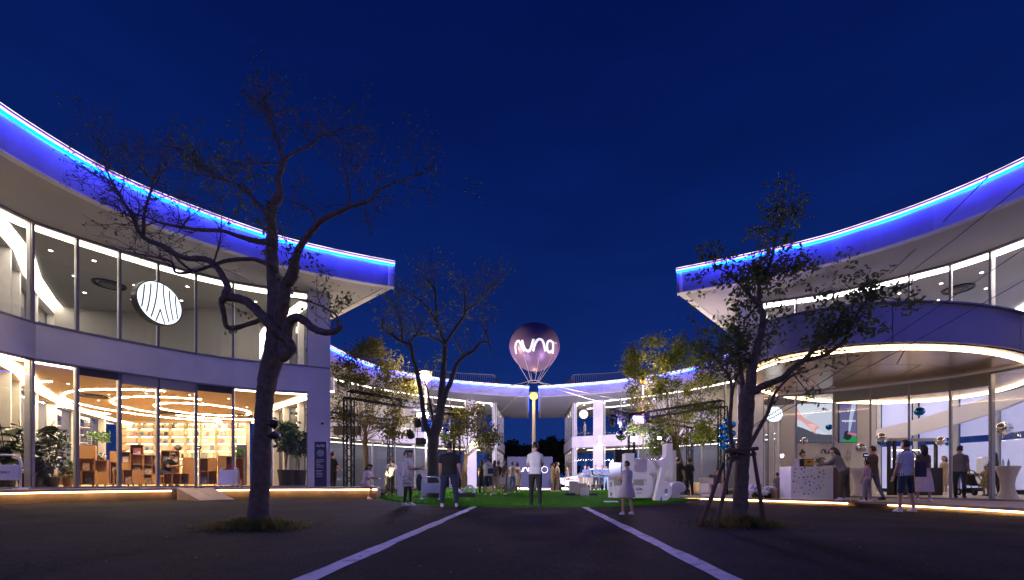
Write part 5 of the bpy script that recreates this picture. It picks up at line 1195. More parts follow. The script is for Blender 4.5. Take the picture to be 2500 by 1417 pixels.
# ------------------------------------------------------------------ indoor plants
pot_m = mat('dark_pot', (0.03, 0.028, 0.027), 0.5); pot_o = mat('ochre_pot', (0.25, 0.15, 0.05), 0.6); stem_m = mat('plant_stem', (0.09, 0.08, 0.03), 0.8)
leafb = mat('plant_leaf', (0.020, 0.050, 0.016), 0.35, var=(3, (0.035, 0.08, 0.022), 3)); leafl = mat('plant_leaf_light', (0.06, 0.16, 0.03), 0.5, var=(3, (0.10, 0.22, 0.04), 3))
def pot(t, r, h, m): MB().lathe([(0.001, 0), (r * 0.75, 0), (r, h), (r * 0.93, h), (r * 0.9, h - 0.03), (0.001, h - 0.04)], 18).build('pot', m, t, smooth=False)
def big_leaf(L_, W_):
    g = MB(); vs = []; n = 6
    for i in range(n + 1):
        u = i / n; w = W_ * math.sin(math.pi * (u * 0.92 + 0.06)) ** 0.8; z = -0.35 * L_ * u * u
        vs += [(-w, u * L_, z + 0.04 * W_), (0, u * L_, z - 0.05 * W_), (w, u * L_, z + 0.04 * W_)]
    for i in range(n): g.add([], []) 
    g.add(vs, [(3 * i + a, 3 * i + a + 1, 3 * i + a + 4, 3 * i + a + 3) for i in range(n) for a in (0, 1)]); return g.mesh('leaf', leafb, True)
LEAF = big_leaf(0.34, 0.12)
def fig(loc, h, n, label, seed, spread=0.7):
    rn = random.Random(seed); t = thing('rubber_plant', label, 'plant', loc); pot(t, 0.2, 0.42, pot_m)
    for k in range(3):
        a = 2.1 * k + seed; top = Vector((spread * math.cos(a) * 0.8, spread * math.sin(a) * 0.5, h * rn.uniform(0.75, 1.0))); P = spline([Vector((0, 0, 0.35)), Vector((top.x * 0.3, top.y * 0.3, h * 0.5)), top], 5)
        MB().tube(P, [0.018 * (1 - 0.5 * i / (len(P) - 1)) for i in range(len(P))], 6).build('stem', stem_m, t, smooth=True)
        for j in range(n // 3):
            p = P[int(rn.uniform(0.45, 1.0) * (len(P) - 1))]
            link('leaf', LEAF, t, False, p, (rn.uniform(-0.5, 0.5), rn.uniform(-0.3, 0.3), rn.uniform(0, 6.283))).scale = [rn.uniform(0.7, 1.15)] * 3
fig((BCX(60, 12.3), 12.35, Z_FL + 0.03), 2.1, 60, 'tall rubber plant with big dark leaves behind the library glass', 3, 0.9)
fig((BCX(5, 11.6), 11.7, Z_FL + 0.03), 1.9, 42, 'dark rubber plant at the edge of the picture behind the rail sign', 5, 0.5)
def bushy(loc, r, h, label, seed, num, size, m, potm, ph=0.3, pr=0.16, stems=5, name='potted_plant', flat_=0.7, up=0.0):
    T_ = Tree(seed); rn = T_.rn; t = thing(name, label, 'plant', loc)
    if ph: pot(t, pr, ph, potm)
    for k in range(stems):
        a = rn.uniform(0, 6.28); q = Vector((r * 0.6 * math.cos(a), r * 0.6 * math.sin(a), ph + (h - ph) * rn.uniform(0.7, 1)))
        T_.tw.tube(spline([Vector((0, 0, ph * 0.8)), Vector((q.x * 0.4, q.y * 0.4, ph + (q.z - ph) * 0.5)), q], 3), [0.009] * 7, 5, cap=False)
    for _ in range(num):
        a = rn.uniform(0, 6.28); rr = r * rn.random() ** 0.5; z = ph + (h - ph) * (up + (1 - up) * rn.random()); T_.leaf(Vector((rr * math.cos(a), rr * math.sin(a), z)), size)
    if T_.tw.v: T_.tw.build('stems', stem_m, t)
    MB().add(T_.lv, T_.lf).build('foliage', m, t); return t
bushy((BCX(118, 12.9), 13.0, Z_FL + 0.03), 0.36, 1.75, 'feathery potted palm behind the library glass beside the rubber plant', 8, 420, 0.15, leafb, pot_m, 0.3, 0.18, 9, 'potted_palm', up=0.2)
bushy((BCX(88, 12.7), 12.75, Z_FL + 0.03), 0.22, 0.75, 'spiky plant in a dark pot at the foot of the palm', 9, 160, 0.22, leafb, pot_m, 0.36, 0.17, 6)
bushy((BCX(140, 13.2), 13.5, Z_FL + 0.03), 0.20, 0.85, 'pale green plant on the library floor beside the palm', 12, 140, 0.12, leafl, pot_o, 0.3, 0.13, 5)
bushy((BCX(240, 16.2), 16.2, 1.5), 0.34, 1.1, 'light green umbrella plant above the bookcases', 10, 230, 0.13, leafl, pot_m, 0.12, 0.12, 4, up=0.62)
bushy((BCX(583, 16.9), 16.9, 1.63), 0.22, 0.42, 'round green bush on the narrow oak bookcase', 14, 260, 0.09, leafl, pot_m, 0.08, 0.1, 3)
bushy((BCX(700, 16.6), 16.55, Z_FL + 0.03), 0.40, 2.5, 'tall bamboo palm in a dark tub behind the glass right of the trunk', 15, 560, 0.2, leafb, pot_m, 0.62, 0.3, 10, 'bamboo_palm', up=0.42)
bushy((BCX(722, 17.0), 17.2, Z_FL + 0.03), 0.42, 2.2, 'bluish bamboo palm in a tub next to the end pier', 16, 520, 0.2, leafb, pot_m, 0.62, 0.3, 9, 'bamboo_palm', up=0.4)
t = thing('lounge_chair', 'pale round chair back beside the library plants', 'chair', (BCX(88, 13.4), 13.6, Z_FL + 0.03)); MB().rbox((0, 0, 0.42), (0.5, 0.5, 0.1), 0.12).build('seat', lilac, t)
MB().sweep([(0.27 * math.cos(a), 0.27 * math.sin(a)) for a in np.linspace(-0.3, 3.44, 12)], [(-0.03, 0.47), (0.03, 0.47), (0.03, 0.80), (-0.03, 0.80)]).build('backrest', lilac, t)
for s in ((.2, .2), (-.2, .2), (.2, -.2), (-.2, -.2)): MB().tube([(s[0], s[1], 0), (s[0] * 0.9, s[1] * 0.9, 0.38)], 0.014, 6).build('leg', oak, t)

# ================================================================== plaza things on the lawn
LET = mat('letter_white', (0.84, 0.81, 0.80), 0.45, var=(2, (0.78, 0.75, 0.75), 3))
def letter(name, label, pts, Y, depth, holes=(), m=LET, base=None):
    """outline in photograph pixels at distance Y, extruded to depth"""
    P = [at(x, y, Y) for x, y in pts]; z0 = min(p.z for p in P); cx = sum(p.x for p in P) / len(P)
    t = thing(name, label, 'letter sculpture', (cx, Y, z0))
    loops = [[Vector((p.x, p.z, 0)) for p in P]] + [[Vector((at(x, y, Y).x, at(x, y, Y).z, 0)) for x, y in h] for h in holes]
    tri = tessellate_polygon(loops); fl = [v for l in loops for v in l]; n = len(fl); g = MB()
    vs = [(v.x, Y, v.y) for v in fl] + [(v.x, Y + depth, v.y) for v in fl]; fs = []
    for a, b, c in tri: fs += [(a, b, c), (c + n, b + n, a + n)]
    k = 0
    for l in loops:
        for i in range(len(l)): j = (i + 1) % len(l); fs.append((k + i, k + j, k + j + n, k + i + n))
        k += len(l)
    g.add(vs, fs); me = g.mesh(name, m); bm = bmesh.new(); bm.from_mesh(me); bmesh.ops.recalc_face_normals(bm, faces=bm.faces); bm.to_mesh(me); bm.free()
    link('body', me, t, True); return t
def rr(x0, y0, x1, y1, r, n=5, only=None):
    out = []
    for (cx, cy_, a0, kk) in ((x1 - r, y0 + r, -90, 1), (x1 - r, y1 - r, 0, 2), (x0 + r, y1 - r, 90, 3), (x0 + r, y0 + r, 180, 0)):
        rr_ = r if (only is None or kk in only) else 0.01
        if rr_ < 0.1: out.append({1: (x1, y0), 2: (x1, y1), 3: (x0, y1), 0: (x0, y0)}[kk]); continue
        for i in range(n + 1): a = R(a0 + 90 * i / n); out.append((cx + r * math.cos(a), cy_ + r * math.sin(a)))
    return out
t = letter('giant_letter', 'big white rounded letter with a slot and a small dark logo, beside the loudspeaker', [(1502, 1216), (1502, 1187), (1527, 1187), (1527, 1107), (1549, 1107), (1549, 1153), (1576, 1153), (1586, 1157), (1592, 1165), (1595, 1178), (1595, 1198), (1591, 1208), (1583, 1214), (1574, 1216)], 14.6, 0.55, holes=[rr(1541, 1171, 1581, 1186, 6)])
g = MB(); fn = flat((at(1560, 1197, 14.6).x, 14.598, at(1560, 1197, 14.6).z))
ribbon([(-0.11, 0.05), (-0.06, 0.0), (0, 0.0), (0.06, 0.05), (0.11, 0.02)], 0.025, fn, g=g); ribbon([(-0.08, 0.06), (0, 0.07), (0.04, 0.04), (0.1, -0.01)], 0.02, fn, g=g); g.box((at(1560, 1204, 14.6).x, 14.597, at(1560, 1204, 14.6).z), (0.18, 0.003, 0.018)); g.build('logo', ink, t, True)
letter('giant_letter', 'big pale arched letter standing behind the slotted white letter', [(1546, 1216), (1546, 1128), (1554, 1121), (1566, 1119), (1582, 1121), (1594, 1129), (1600, 1142), (1601, 1216)], 15.3, 0.9)
letter('giant_letter', 'tallest white letter with an upright bar, behind the slanted h', [(1600, 1148), (1600, 1124), (1616, 1122), (1624, 1117), (1627, 1108), (1627, 1083), (1642, 1083), (1642, 1178), (1630, 1178), (1630, 1148)], 15.6, 0.5)
letter('giant_letter', 'white letter post beside the tallest letter', [(1640, 1100), (1651, 1100), (1651, 1216), (1640, 1216)], 16.2, 0.3)
letter('giant_letter', 'slanted white letter h in front of the other letters', [(1599, 1222), (1617, 1141), (1629, 1141), (1621, 1177), (1628, 1175), (1635, 1180), (1640, 1190), (1640, 1206), (1635, 1216), (1628, 1222), (1618, 1222), (1614, 1212), (1611, 1222)], 13.6, 0.3, holes=[[(1622, 1198), (1628, 1192), (1632, 1198), (1629, 1206), (1624, 1208)]])
letter('giant_letter', 'round-headed white letter r at the end of the letter row', [(1641, 1216), (1638, 1188), (1646, 1180), (1658, 1176), (1668, 1179), (1674, 1188), (1674, 1196), (1668, 1202), (1661, 1203), (1661, 1216)], 14.2, 0.35)
# small white arched stand
t = letter('display_stand', 'slim white arched stand with an oval window in front of the slotted letter', rr(1486, 1172, 1499, 1215, 6, only=(0, 1)), 13.9, 0.08, holes=[rr(1489, 1177, 1496, 1190, 3), [(1490, 1203), (1495, 1203), (1495, 1211), (1490, 1211)]]); t['category'] = 'display stand'
MB().box((at(1492, 1216, 13.9).x, 13.95, gz(2.5, 13.9) + 0.045), (0.42, 0.3, 0.03)).build('foot', LET, t, True)
# cubes and cushions
bx_m = mat('board_grey', (0.55, 0.50, 0.44), 0.7, var=(3, (0.48, 0.44, 0.39), 4))
def gbox(px0, px1, Y, h, d, m, label, name='display_cube', cat='box', yaw=0.0, z0=None):
    x0, x1 = BCX(px0, Y), BCX(px1, Y); cx = (x0 + x1) / 2; z = gz(cx, Y) + 0.03 if z0 is None else z0
    t = thing(name, label, cat, (cx, Y + d / 2, z), yaw); MB().box((0, 0, h / 2), (x1 - x0, d, h)).build('body', m, t, bevel=0.008); return t
t = gbox(1391, 1412, 19.8, 0.62, 0.45, bx_m, 'pale cardboard display box on the lawn in front of the car'); MB().box((0.0, -0.228, 0.42), (0.10, 0.004, 0.07)).build('sticker', mat('yellow_sticker', (0.6, 0.42, 0.05), 0.6), t)
gbox(1413, 1433, 20.6, 0.5, 0.4, bx_m, 'second cardboard box beside the white cushion on the lawn')
def cushion(px, Y, s, m, label, lean=R(-20), th=0.16):
    x = BCX(px, Y); t = thing('cushion', label, 'cushion', (x, Y, gz(x, Y) + 0.03)); n = 10; g = MB(); vs = []
    for sd in (-1, 1):
        for j in range(n + 1):
            for i in range(n + 1):
                u, v = i / n * 2 - 1, j / n * 2 - 1; k = (1 - u ** 4) * (1 - v ** 4); pin = 1 - 0.08 * (1 - abs(u * v)) * 0
                vs.append((u * s / 2 * (1 - 0.06 * (1 - v * v)), sd * th / 2 * k ** 0.5, s / 2 + v * s / 2 * (1 - 0.06 * (1 - u * u))))
    N = (n + 1) ** 2; fs = []
    for j in range(n):
        for i in range(n):
            a = j * (n + 1) + i; fs += [(a, a + 1, a + n + 2, a + n + 1), (N + a, N + a + n + 1, N + a + n + 2, N + a + 1)]
    g.add(vs, fs); g.move(Matrix.Rotation(lean, 4, 'X')); g.build('pillow', m, t, smooth=True); return t
cushion(1428, 18.4, 0.38, mat('cushion_white', (0.62, 0.57, 0.54), 0.9), 'white square cushion leaning on the lawn beside the boxes')
nvc = mat('cushion_navy', (0.03, 0.035, 0.07), 0.9)
for px, lb_ in ((1393, 'navy floor cushion lying left of the cardboard box'), (1446, 'navy floor cushion lying right of the white cushion')):
    t = cushion(px, 18.9, 0.55, nvc, lb_, R(-88), 0.14); t.location.z += 0.05
# wave bench on plinth
t = thing('wave_sculpture', 'white wave-shaped seat on a black plinth behind the man in black', 'sculpture', grd(1136, 17.6))
MB().box((0, 0, 0.10), (0.85, 0.5, 0.16)).build('plinth', black_m, t, bevel=0.01)
ln = spline([(-0.42, 0.50), (-0.28, 0.30), (-0.12, 0.22), (0.02, 0.34), (0.16, 0.48), (0.30, 0.44), (0.36, 0.28), (0.36, 0.19)], 5); g = MB(); vs = []
for i, p in enumerate(ln):
    d = (ln[min(len(ln) - 1, i + 1)] - ln[max(0, i - 1)]).normalized(); nr = Vector((-d.y, d.x)) * 0.035
    for s in (1, -1):
        for y in (-0.2, 0.2): vs.append((p.x + s * nr.x, y, p.y + s * nr.y))
fs = []
for i in range(len(ln) - 1):
    a = 4 * i; fs += [(a, a + 1, a + 5, a + 4), (a + 2, a + 6, a + 7, a + 3), (a, a + 4, a + 6, a + 2), (a + 1, a + 3, a + 7, a + 5)]
g.add(vs, fs + [(0, 2, 3, 1), (len(vs) - 4, len(vs) - 3, len(vs) - 1, len(vs) - 2)]).build('wave_seat', LET, t, smooth=False)
# white panels near the floods
for px0, px1, Y, h, lb_, tx in ((970, 984, 17.6, 1.42, 'upright white panel with a small dark mark behind the bending person', 1), (1029, 1049, 18.4, 1.1, 'white panel behind the mossy trunk', 0)):
    t = gbox(px0, px1, Y, h, 0.05, LET, lb_, 'notice_panel', 'sign', 0)
    if tx: ribbon([(-0.04, 0.08), (0.03, 0.06), (-0.02, 0.0), (0.04, -0.02)], 0.015, flat((0, -0.027, h * 0.62)), thick=0.003).build('mark', ink, t)
t = thing('oval_mirror', 'dark oval board leaning beside the white panel', 'board', grd(1024, 17.8)); MB().lathe([(0.001, -0.02), (0.98, -0.02), (1, 0), (0.98, 0.02), (0.001, 0.02)], 28).move(Matrix.Translation((0, 0, 0.62)) @ Matrix.Diagonal((0.14, 1, 0.36, 1)) @ Matrix.Rotation(R(90), 4, 'X')).build('board', mat('dark_grey', (0.06, 0.055, 0.06), 0.5), t); MB().box((0, 0.05, 0.14), (0.05, 0.05, 0.28)).build('foot', steel, t)
# ------------------------------------------------------------------ stage, backdrop, far boards
t = thing('stage', 'low pale stage platform in the gap behind the man in white', 'stage', (0.8, 29.5, 0.1)); MB().box((0, 1.0, 0.06), (4.4, 3.0, 0.12)).build('deck', mat('stage_pink', (0.62, 0.52, 0.56), 0.6), t, bevel=0.01)
for s in (-1.6, 1.2): MB().box((s, 0.3, 0.13), (0.7, 0.08, 0.02)).build('footlight', glow('foot_led', (1, 0.8, 0.5), 20), t)
t = thing('backdrop_board', 'navy backdrop board with white lettering behind the stage', 'backdrop', (BCX(1294, 37), 37, 0.1)); MB().box((0, 0, 1.38), (3.9, 0.12, 2.7)).build('panel', mat('backdrop_navy', (0.030, 0.036, 0.10), 0.6), t)
nuna(0.36, flat((-0.55, -0.062, 1.62)), logo_w, t)
ribbon([(0.27 * math.cos(a), 0.27 * math.sin(a)) for a in np.linspace(0, 6.283, 25)[:-1]], 0.05, flat((1.25, -0.062, 1.62)), closed=True).build('ring_logo', logo_w, t)
t = thing('pale_board', 'pale blue rounded board with lettering behind the loudspeaker', 'sign', (BCX(1527, 25), 25, 0.1)); q = [(p[0], p[1]) for p in rr(-0.95, 0, 0.95, 1.95, 0.45, 6, only=(2, 3))]
g = MB(); n = len(q); g.add([(x, -0.05, y) for x, y in q] + [(x, 0.05, y) for x, y in q], [tuple(range(n)), tuple(range(2 * n - 1, n - 1, -1))] + [(i, i + n, (i + 1) % n + n, (i + 1) % n) for i in range(n)]); g.build('panel', mat('board_blue', (0.34, 0.38, 0.62), 0.5), t)
nuna(0.13, flat((0.2, -0.052, 1.3)), logo_w, t); ribbon([(0.14 * math.cos(a), 0.14 * math.sin(a)) for a in np.linspace(0, 6.283, 21)[:-1]], 0.03, flat((0.68, -0.052, 1.3)), closed=True).build('ring_logo', logo_w, t)

# ------------------------------------------------------------------ car
def car(loc, label):
    t = thing('parked_car', label, 'car', loc); cw = mat('car_paint', (0.66, 0.67, 0.70), 0.25, 0.1, coat=0.6); gl = mat('car_glass', (0.02, 0.03, 0.035), 0.05, spec=0.8); blk = mat('car_trim', (0.02, 0.02, 0.02), 0.6)
    lower = [(-2.25, 0.42), (-2.30, 0.62), (-2.22, 0.82), (-1.95, 0.93), (-1.0, 1.04), (-0.9, 1.06), (1.9, 1.10), (2.18, 1.04), (2.26, 0.75), (2.24, 0.45), (2.05, 0.33), (-2.05, 0.33)]
    roofp = [(-0.98, 1.04), (-0.30, 1.48), (0.0, 1.57), (0.6, 1.62), (1.4, 1.58), (1.78, 1.44), (2.06, 1.08)]
    def slab(poly, w0, w1, zmid, m, name, inset=0.0):
        g = MB(); n = len(poly); vs = []
        for s in (-1, 1):
            for x, z in poly:
                k = (z - zmid) / 0.6; vs.append((x, s * (w0 + (w1 - w0) * max(0, min(1, k)) - (0.05 if z < 0.45 else 0)), z))
        g.add(vs, [tuple(range(n))[::-1], tuple(range(n, 2 * n))] + [(i, (i + 1) % n, (i + 1) % n + n, i + n) for i in range(n)]); return g.build(name, m, t, bevel=0.05)
    slab(lower, 0.92, 0.90, 0.5, cw, 'body'); slab(roofp, 0.86, 0.66, 1.04, cw, 'cabin')
    for s in (-1, 1):
        for poly in ([(-0.78, 1.09), (-0.26, 1.43), (0.24, 1.50), (0.24, 1.10)], [(0.32, 1.10), (0.32, 1.51), (0.95, 1.52), (0.95, 1.11)], [(1.03, 1.11), (1.03, 1.51), (1.40, 1.48), (1.72, 1.14)]):
            g = MB(); g.add([(x, s * (0.865 - 0.20 * (z - 1.04) / 0.6 + 0.012), z) for x, z in poly], [(0, 1, 2, 3) if s > 0 else (3, 2, 1, 0)]); g.build('side_window', gl, t)
        for wx in (-1.42, 1.40):
            MB().lathe([(0.24, -0.11), (0.33, -0.11), (0.345, -0.06), (0.345, 0.06), (0.33, 0.11), (0.24, 0.11)], 24).move(Matrix.Translation((wx, s * 0.84, 0.345)) @ Matrix.Rotation(R(90), 4, 'X')).build('tyre', blk, t)
            r_ = MB(); r_.lathe([(0.001, 0.05), (0.07, 0.06), (0.08, 0.03), (0.09, 0.03)], 14)
            for q in range(5): r_.box((0.16 * math.cos(q * 1.2566), 0.16 * math.sin(q * 1.2566), 0.045), (0.22, 0.07, 0.03), q * 1.2566)
            r_.lathe([(0.22, -0.05), (0.245, 0.06), (0.255, 0.06), (0.25, -0.05)], 20)
            r_.move(Matrix.Translation((wx, s * 0.84, 0.345)) @ Matrix.Rotation(R(90) * (1 if s < 0 else -1), 4, 'X')).build('rim', steel, t)
            MB().lathe([(0.36, 0.0), (0.40, 0.0), (0.40, 0.03), (0.36, 0.03)], 24).move(Matrix.Translation((wx, s * 0.915, 0.36)) @ Matrix.Rotation(R(90), 4, 'X')).build('wheel_arch', blk, t)
        MB().box((-0.62, s * 0.98, 1.13), (0.16, 0.18, 0.12)).build('mirror', cw, t, bevel=0.03)
        for hx in (0.05, 0.85): MB().box((hx, s * 0.925, 0.93), (0.2, 0.03, 0.03)).build('door_handle', steel, t)
        MB().box((-2.16, s * 0.62, 0.80), (0.16, 0.42, 0.12)).build('headlight', glow('headlight', (0.9, 0.95, 1), 2.5), t, bevel=0.02)
        MB().box((2.20, s * 0.62, 0.95), (0.08, 0.4, 0.12)).build('tail_light', mat('tail_red', (0.35, 0.01, 0.01), 0.3), t)
    MB().add([(-0.90, -0.70, 1.10), (-0.90, 0.70, 1.10), (-0.34, 0.60, 1.47), (-0.34, -0.60, 1.47)], [(0, 3, 2, 1)]).move(Matrix.Translation((-0.02, 0, 0.02))).build('windscreen', gl, t)
    MB().box((-2.285, 0, 0.62), (0.04, 1.2, 0.2)).build('grille', blk, t); MB().box((0, 0, 0.34), (3.9, 1.7, 0.12)).build('sill', blk, t)
car((BCX(1438, 33.2), 33.2, 0.10), 'white SUV parked sideways behind the group in blue shirts')

# ================================================================== pavilion things
t = thing('service_counter', 'white counter with dark dotted confetti pattern on the pavilion platform', 'counter', (BCX(1983, 13.75), 13.75, ZR))
w = (2035 - 1932) * 13.75 / FPX
MB().box((0, 0.32, 0.53), (w, 0.64, 1.06)).build('body', white_p, t, bevel=0.006); MB().box((w / 2 + 0.30, 0.36, 0.52), (0.58, 0.56, 1.04)).build('end_panel', mat('brown_panel', (0.20, 0.12, 0.08), 0.6, var=(3, (0.16, 0.10, 0.07), 4)), t, bevel=0.005)
rn = random.Random(12); g = MB()
dots = []
for k in range(900):
    x = rn.uniform(-w / 2 + 0.05, w * 0.28); z = rn.uniform(0.16, 1.02)
    if z < 0.14 + 1.1 * max(0, abs(x + w * 0.16) - 0.28): continue
    if any((x - a_) ** 2 + (z - b_) ** 2 < 0.105 ** 2 for a_, b_ in dots): continue
    dots.append((x, z)); ty = rn.random(); r = rn.choice((0.010, 0.015, 0.022, 0.028)); fn = flat((x, -0.0015, z))
    if ty < 0.55: g.add([(x + r * math.cos(a), -0.003, z + r * math.sin(a)) for a in np.linspace(0, 6.283, 13)[:-1]], [tuple(range(12))])
    elif ty < 0.7: ribbon([(0.022 * math.cos(a), 0.022 * math.sin(a)) for a in np.linspace(0, 6.283, 13)[:-1]], 0.014, fn, closed=True, g=g, thick=0.002)
    else: ribbon([(-0.035, -0.025), (0, 0.0), (0.035, 0.027)], 0.013, fn, g=g, thick=0.002)
g.build('confetti_print', ink, t)['kind'] = 'stuff'
t = thing('crate', 'black and yellow crate on the dotted counter', 'crate', (BCX(1967, 13.9), 14.0, ZR + 1.062)); MB().box((-0.0, 0, 0.125), (0.46, 0.3, 0.25)).build('box', black_m, t, bevel=0.01); MB().box((0.07, -0.153, 0.13), (0.29, 0.008, 0.2)).build('front_panel', mat('crate_yellow', (0.45, 0.26, 0.02), 0.5), t)
MB().box((0.07, -0.158, 0.15), (0.1, 0.006, 0.05)).build('handle', black_m, t)
bushy((BCX(2005, 13.9), 14.0, ZR + 1.06), 0.16, 0.32, 'small dry plant arrangement on the dotted counter', 18, 60, 0.10, mat('dry_plant', (0.20, 0.17, 0.12), 0.8), pot_m, 0.06, 0.09, 9, 'dried_flowers', up=0.2)
gbox(1897, 1931, 14.4, 0.36, 0.4, mat('brown_panel', (0.20, 0.12, 0.08), 0.6), 'brown wooden box next to the dotted counter', 'wooden_box', 'box', 0, ZR)
# screens
def screen(px0, px1, py0, py1, Y, label, art):
    a, b = at(px0, py1, Y), at(px1, py0, Y); w, h = b.x - a.x, b.z - a.z; t = thing('video_screen', label, 'screen', ((a.x + b.x) / 2, Y, a.z))
    MB().box((0, 0.05, h / 2), (w + 0.04, 0.08, h + 0.04)).build('casing', black_m, t)
    k = 0
    for (col, st, pts) in art:
        P = spline(pts, 4) if len(pts) > 4 else [Vector(p) for p in pts]; n = len(P)
        g = MB(); yy = 0.008 - 0.0015 * k; g.add([((p.x - 0.5) * w, yy, p.y * h) for p in P], [tuple(range(n))]); g.build('picture' if k == 0 else 'picture_shape', glow('scr_%s_%d' % (name_(label), k), col, st * 0.40), t); k += 1
    return t, w, h
def name_(s): return s.split()[0] + s.split()[1]
full = [(0, 0), (1, 0), (1, 1), (0, 1)]
screen(1944, 2035, 986, 1080, 19.4, 'large bright video screen showing a hand, behind the counter', [((0.80, 0.84, 0.95), 1.0, full), ((0.10, 0.10, 0.13), 1.0, [(0.0, 0.0), (1, 0.0), (1, 0.18), (0.7, 0.20), (0.45, 0.26), (0.2, 0.36), (0.0, 0.42)]),
    ((0.70, 0.74, 0.86), 1.0, [(0.25, 0.62), (0.5, 0.40), (0.75, 0.26), (0.95, 0.20), (1, 0.24), (1, 0.8), (0.6, 0.9)]), ((0.95, 0.45, 0.45), 1.0, [(0.0, 0.60), (0.12, 0.56), (0.25, 0.46), (0.36, 0.36), (0.44, 0.27), (0.56, 0.20), (0.52, 0.30), (0.62, 0.38), (0.50, 0.48), (0.32, 0.56), (0.14, 0.70), (0.0, 0.95)]), ((1.0, 0.65, 0.62), 1.0, [(0.30, 0.46), (0.40, 0.34), (0.50, 0.26), (0.48, 0.36), (0.56, 0.42), (0.44, 0.48)])])
t, w, h = screen(2050, 2092, 988, 1080, 18.8, 'narrow video screen with white lettering and green field beside the doorway', [((0.18, 0.17, 0.35), 0.9, full), ((0.03, 0.35, 0.10), 1.0, [(0.2, 0), (1, 0), (1, 0.14), (0.2, 0.2)]), ((0.6, 0.65, 0.9), 0.9, [(0.5, 0.2), (0.62, 0.3), (0.8, 0.7), (0.95, 1.0), (0.7, 1.0), (0.55, 0.6)]), ((0.05, 0.05, 0.08), 0.6, [(0.2, 0.1), (0.5, 0.05), (0.7, 0.15), (0.5, 0.3), (0.3, 0.28)]), ((0.8, 0.25, 0.3), 0.9, [(0.45, 0.22), (1, 0.16), (1, 0.22), (0.5, 0.27)])])
link('lettering', text_mesh('mpanion', 0.17, glow('scr_text', (1, 1, 1), 0.5)), t, False, (0.02, -0.004, h * 0.57), (R(90), 0, 0))
pt = thing('wall_logo', 'dark wave-like lettering on the white wall below the big screen', 'logo', at(2026, 1103, 19.45)); nuna(0.20, flat((0, 0, 0)), ink, pt)
# dotted oval print on the wall
g = MB(); c = at(2070, 1112, 19.45)
for k in range(70):
    a = rn.uniform(0, 6.28); q = rn.random() ** 0.5; x, z = c.x + 0.16 * q * math.cos(a), c.z + 0.28 * q * math.sin(a); g.add([(x + 0.011 * math.cos(b_), 19.447, z + 0.011 * math.sin(b_)) for b_ in np.linspace(0, 6.283, 8)[:-1]], [tuple(range(7))])
tag(g.build('dot_print', ink), 'oval of dark dots printed on the white wall beside the wall lettering', 'wall print')
t = thing('sign_post', 'post with a small black display in the pavilion behind the child in pink', 'sign', (BCX(2113, 14.6), 14.6, ZR)); MB().tube([(0, 0, 0), (0, 0, 1.42)], 0.02, 8).build('post', black_m, t); MB().box((0, 0, 1.47), (0.15, 0.04, 0.14)).build('display', black_m, t, bevel=0.004)
nuna(0.03, flat((0, -0.022, 1.47)), glow('blue_white_text', (0.5, 0.65, 1), 0.8), t)
# cocktail tables
cloth = mat('stretch_cloth', (0.66, 0.62, 0.62), 0.8, bump=(6, 0.1))
def cocktail(px, Y, label):
    t = thing('cocktail_table', label, 'table', (BCX(px, Y), Y, ZR + 0.03)); MB().lathe([(0.001, 1.05), (0.30, 1.05), (0.31, 1.03), (0.27, 0.92), (0.19, 0.65), (0.165, 0.45), (0.19, 0.22), (0.27, 0.03), (0.29, 0.0)], 24).build('cloth_cover', cloth, t, smooth=True); MB().lathe([(0.001, 1.056), (0.3, 1.056), (0.3, 1.07), (0.001, 1.07)], 24).build('table_top', white_p, t)
    return t
cocktail(2460, 14.4, 'tall cocktail table in pale stretch cloth behind glass, nearest the frame side'); cocktail(2285, 20.2, 'tall cocktail table seen through the doorway, right of the dark bar'); cocktail(2312, 20.8, 'tall cocktail table seen through the doorway beside the glass frame'); cocktail(2098, 17.4, 'tall cocktail table behind the child in pink')
for k, (dx, dy) in enumerate(((0.05, 0.02), (0.14, 0.1), (-0.1, 0.05))):
    o = MB().lathe([(0.001, 0), (0.03, 0), (0.03, 0.14), (0.012, 0.19), (0.012, 0.24), (0.001, 0.24)], 12).build('bottle', mat('clear_bottle', (0.6, 0.65, 0.65), 0.1, trans=0.7), loc=(BCX(2460, 14.4) + dx, 14.4 + dy, ZR + 1.102)); tag(o, ['clear bottle at the middle of the cocktail table nearest the frame side', 'clear bottle at the back of the cocktail table nearest the frame side', 'clear bottle standing left on the cocktail table nearest the frame side'][k], 'bottle')
# bar
t = thing('bar_counter', 'dark bar counter with a black frame seen through the pavilion doorway', 'bar', (BCX(2222, 17.5), 17.5, ZR + 0.03)); MB().box((0.2, 0, 0.55), (1.7, 0.6, 1.1)).build('counter', black_m, t, bevel=0.01)
for x in (-0.95, -0.72, 0.95): MB().box((x, -0.1, 1.15), (0.09, 0.09, 2.3)).build('post', black_m, t)
MB().box((0.1, -0.1, 2.24), (2.2, 0.12, 0.12)).build('top_beam', mat('pale_beam', (0.5, 0.45, 0.42), 0.6), t)
for z in (1.5, 1.85): MB().box((0.1, 0.2, z), (1.6, 0.2, 0.03)).build('shelf', white_p, t); MB().box((0.1, 0.12, z - 0.025), (1.5, 0.02, 0.015)).build('shelf_light', shelf_led, t)
for k in range(9): tag(MB().lathe([(0.001, 0), (0.035, 0), (0.037, 0.16), (0.013, 0.22), (0.013, 0.30), (0.001, 0.30)], 10).build('bottle', mat('amber_bottle', (0.5, 0.26, 0.06), 0.1, trans=0.4), loc=(BCX(2222, 17.5) - 0.4 + 0.14 * k, 17.4 + 0.05 * (k % 2), ZR + 1.135)), 'amber bottle in the row on the dark bar counter', 'bottle', 'bottles on the bar')
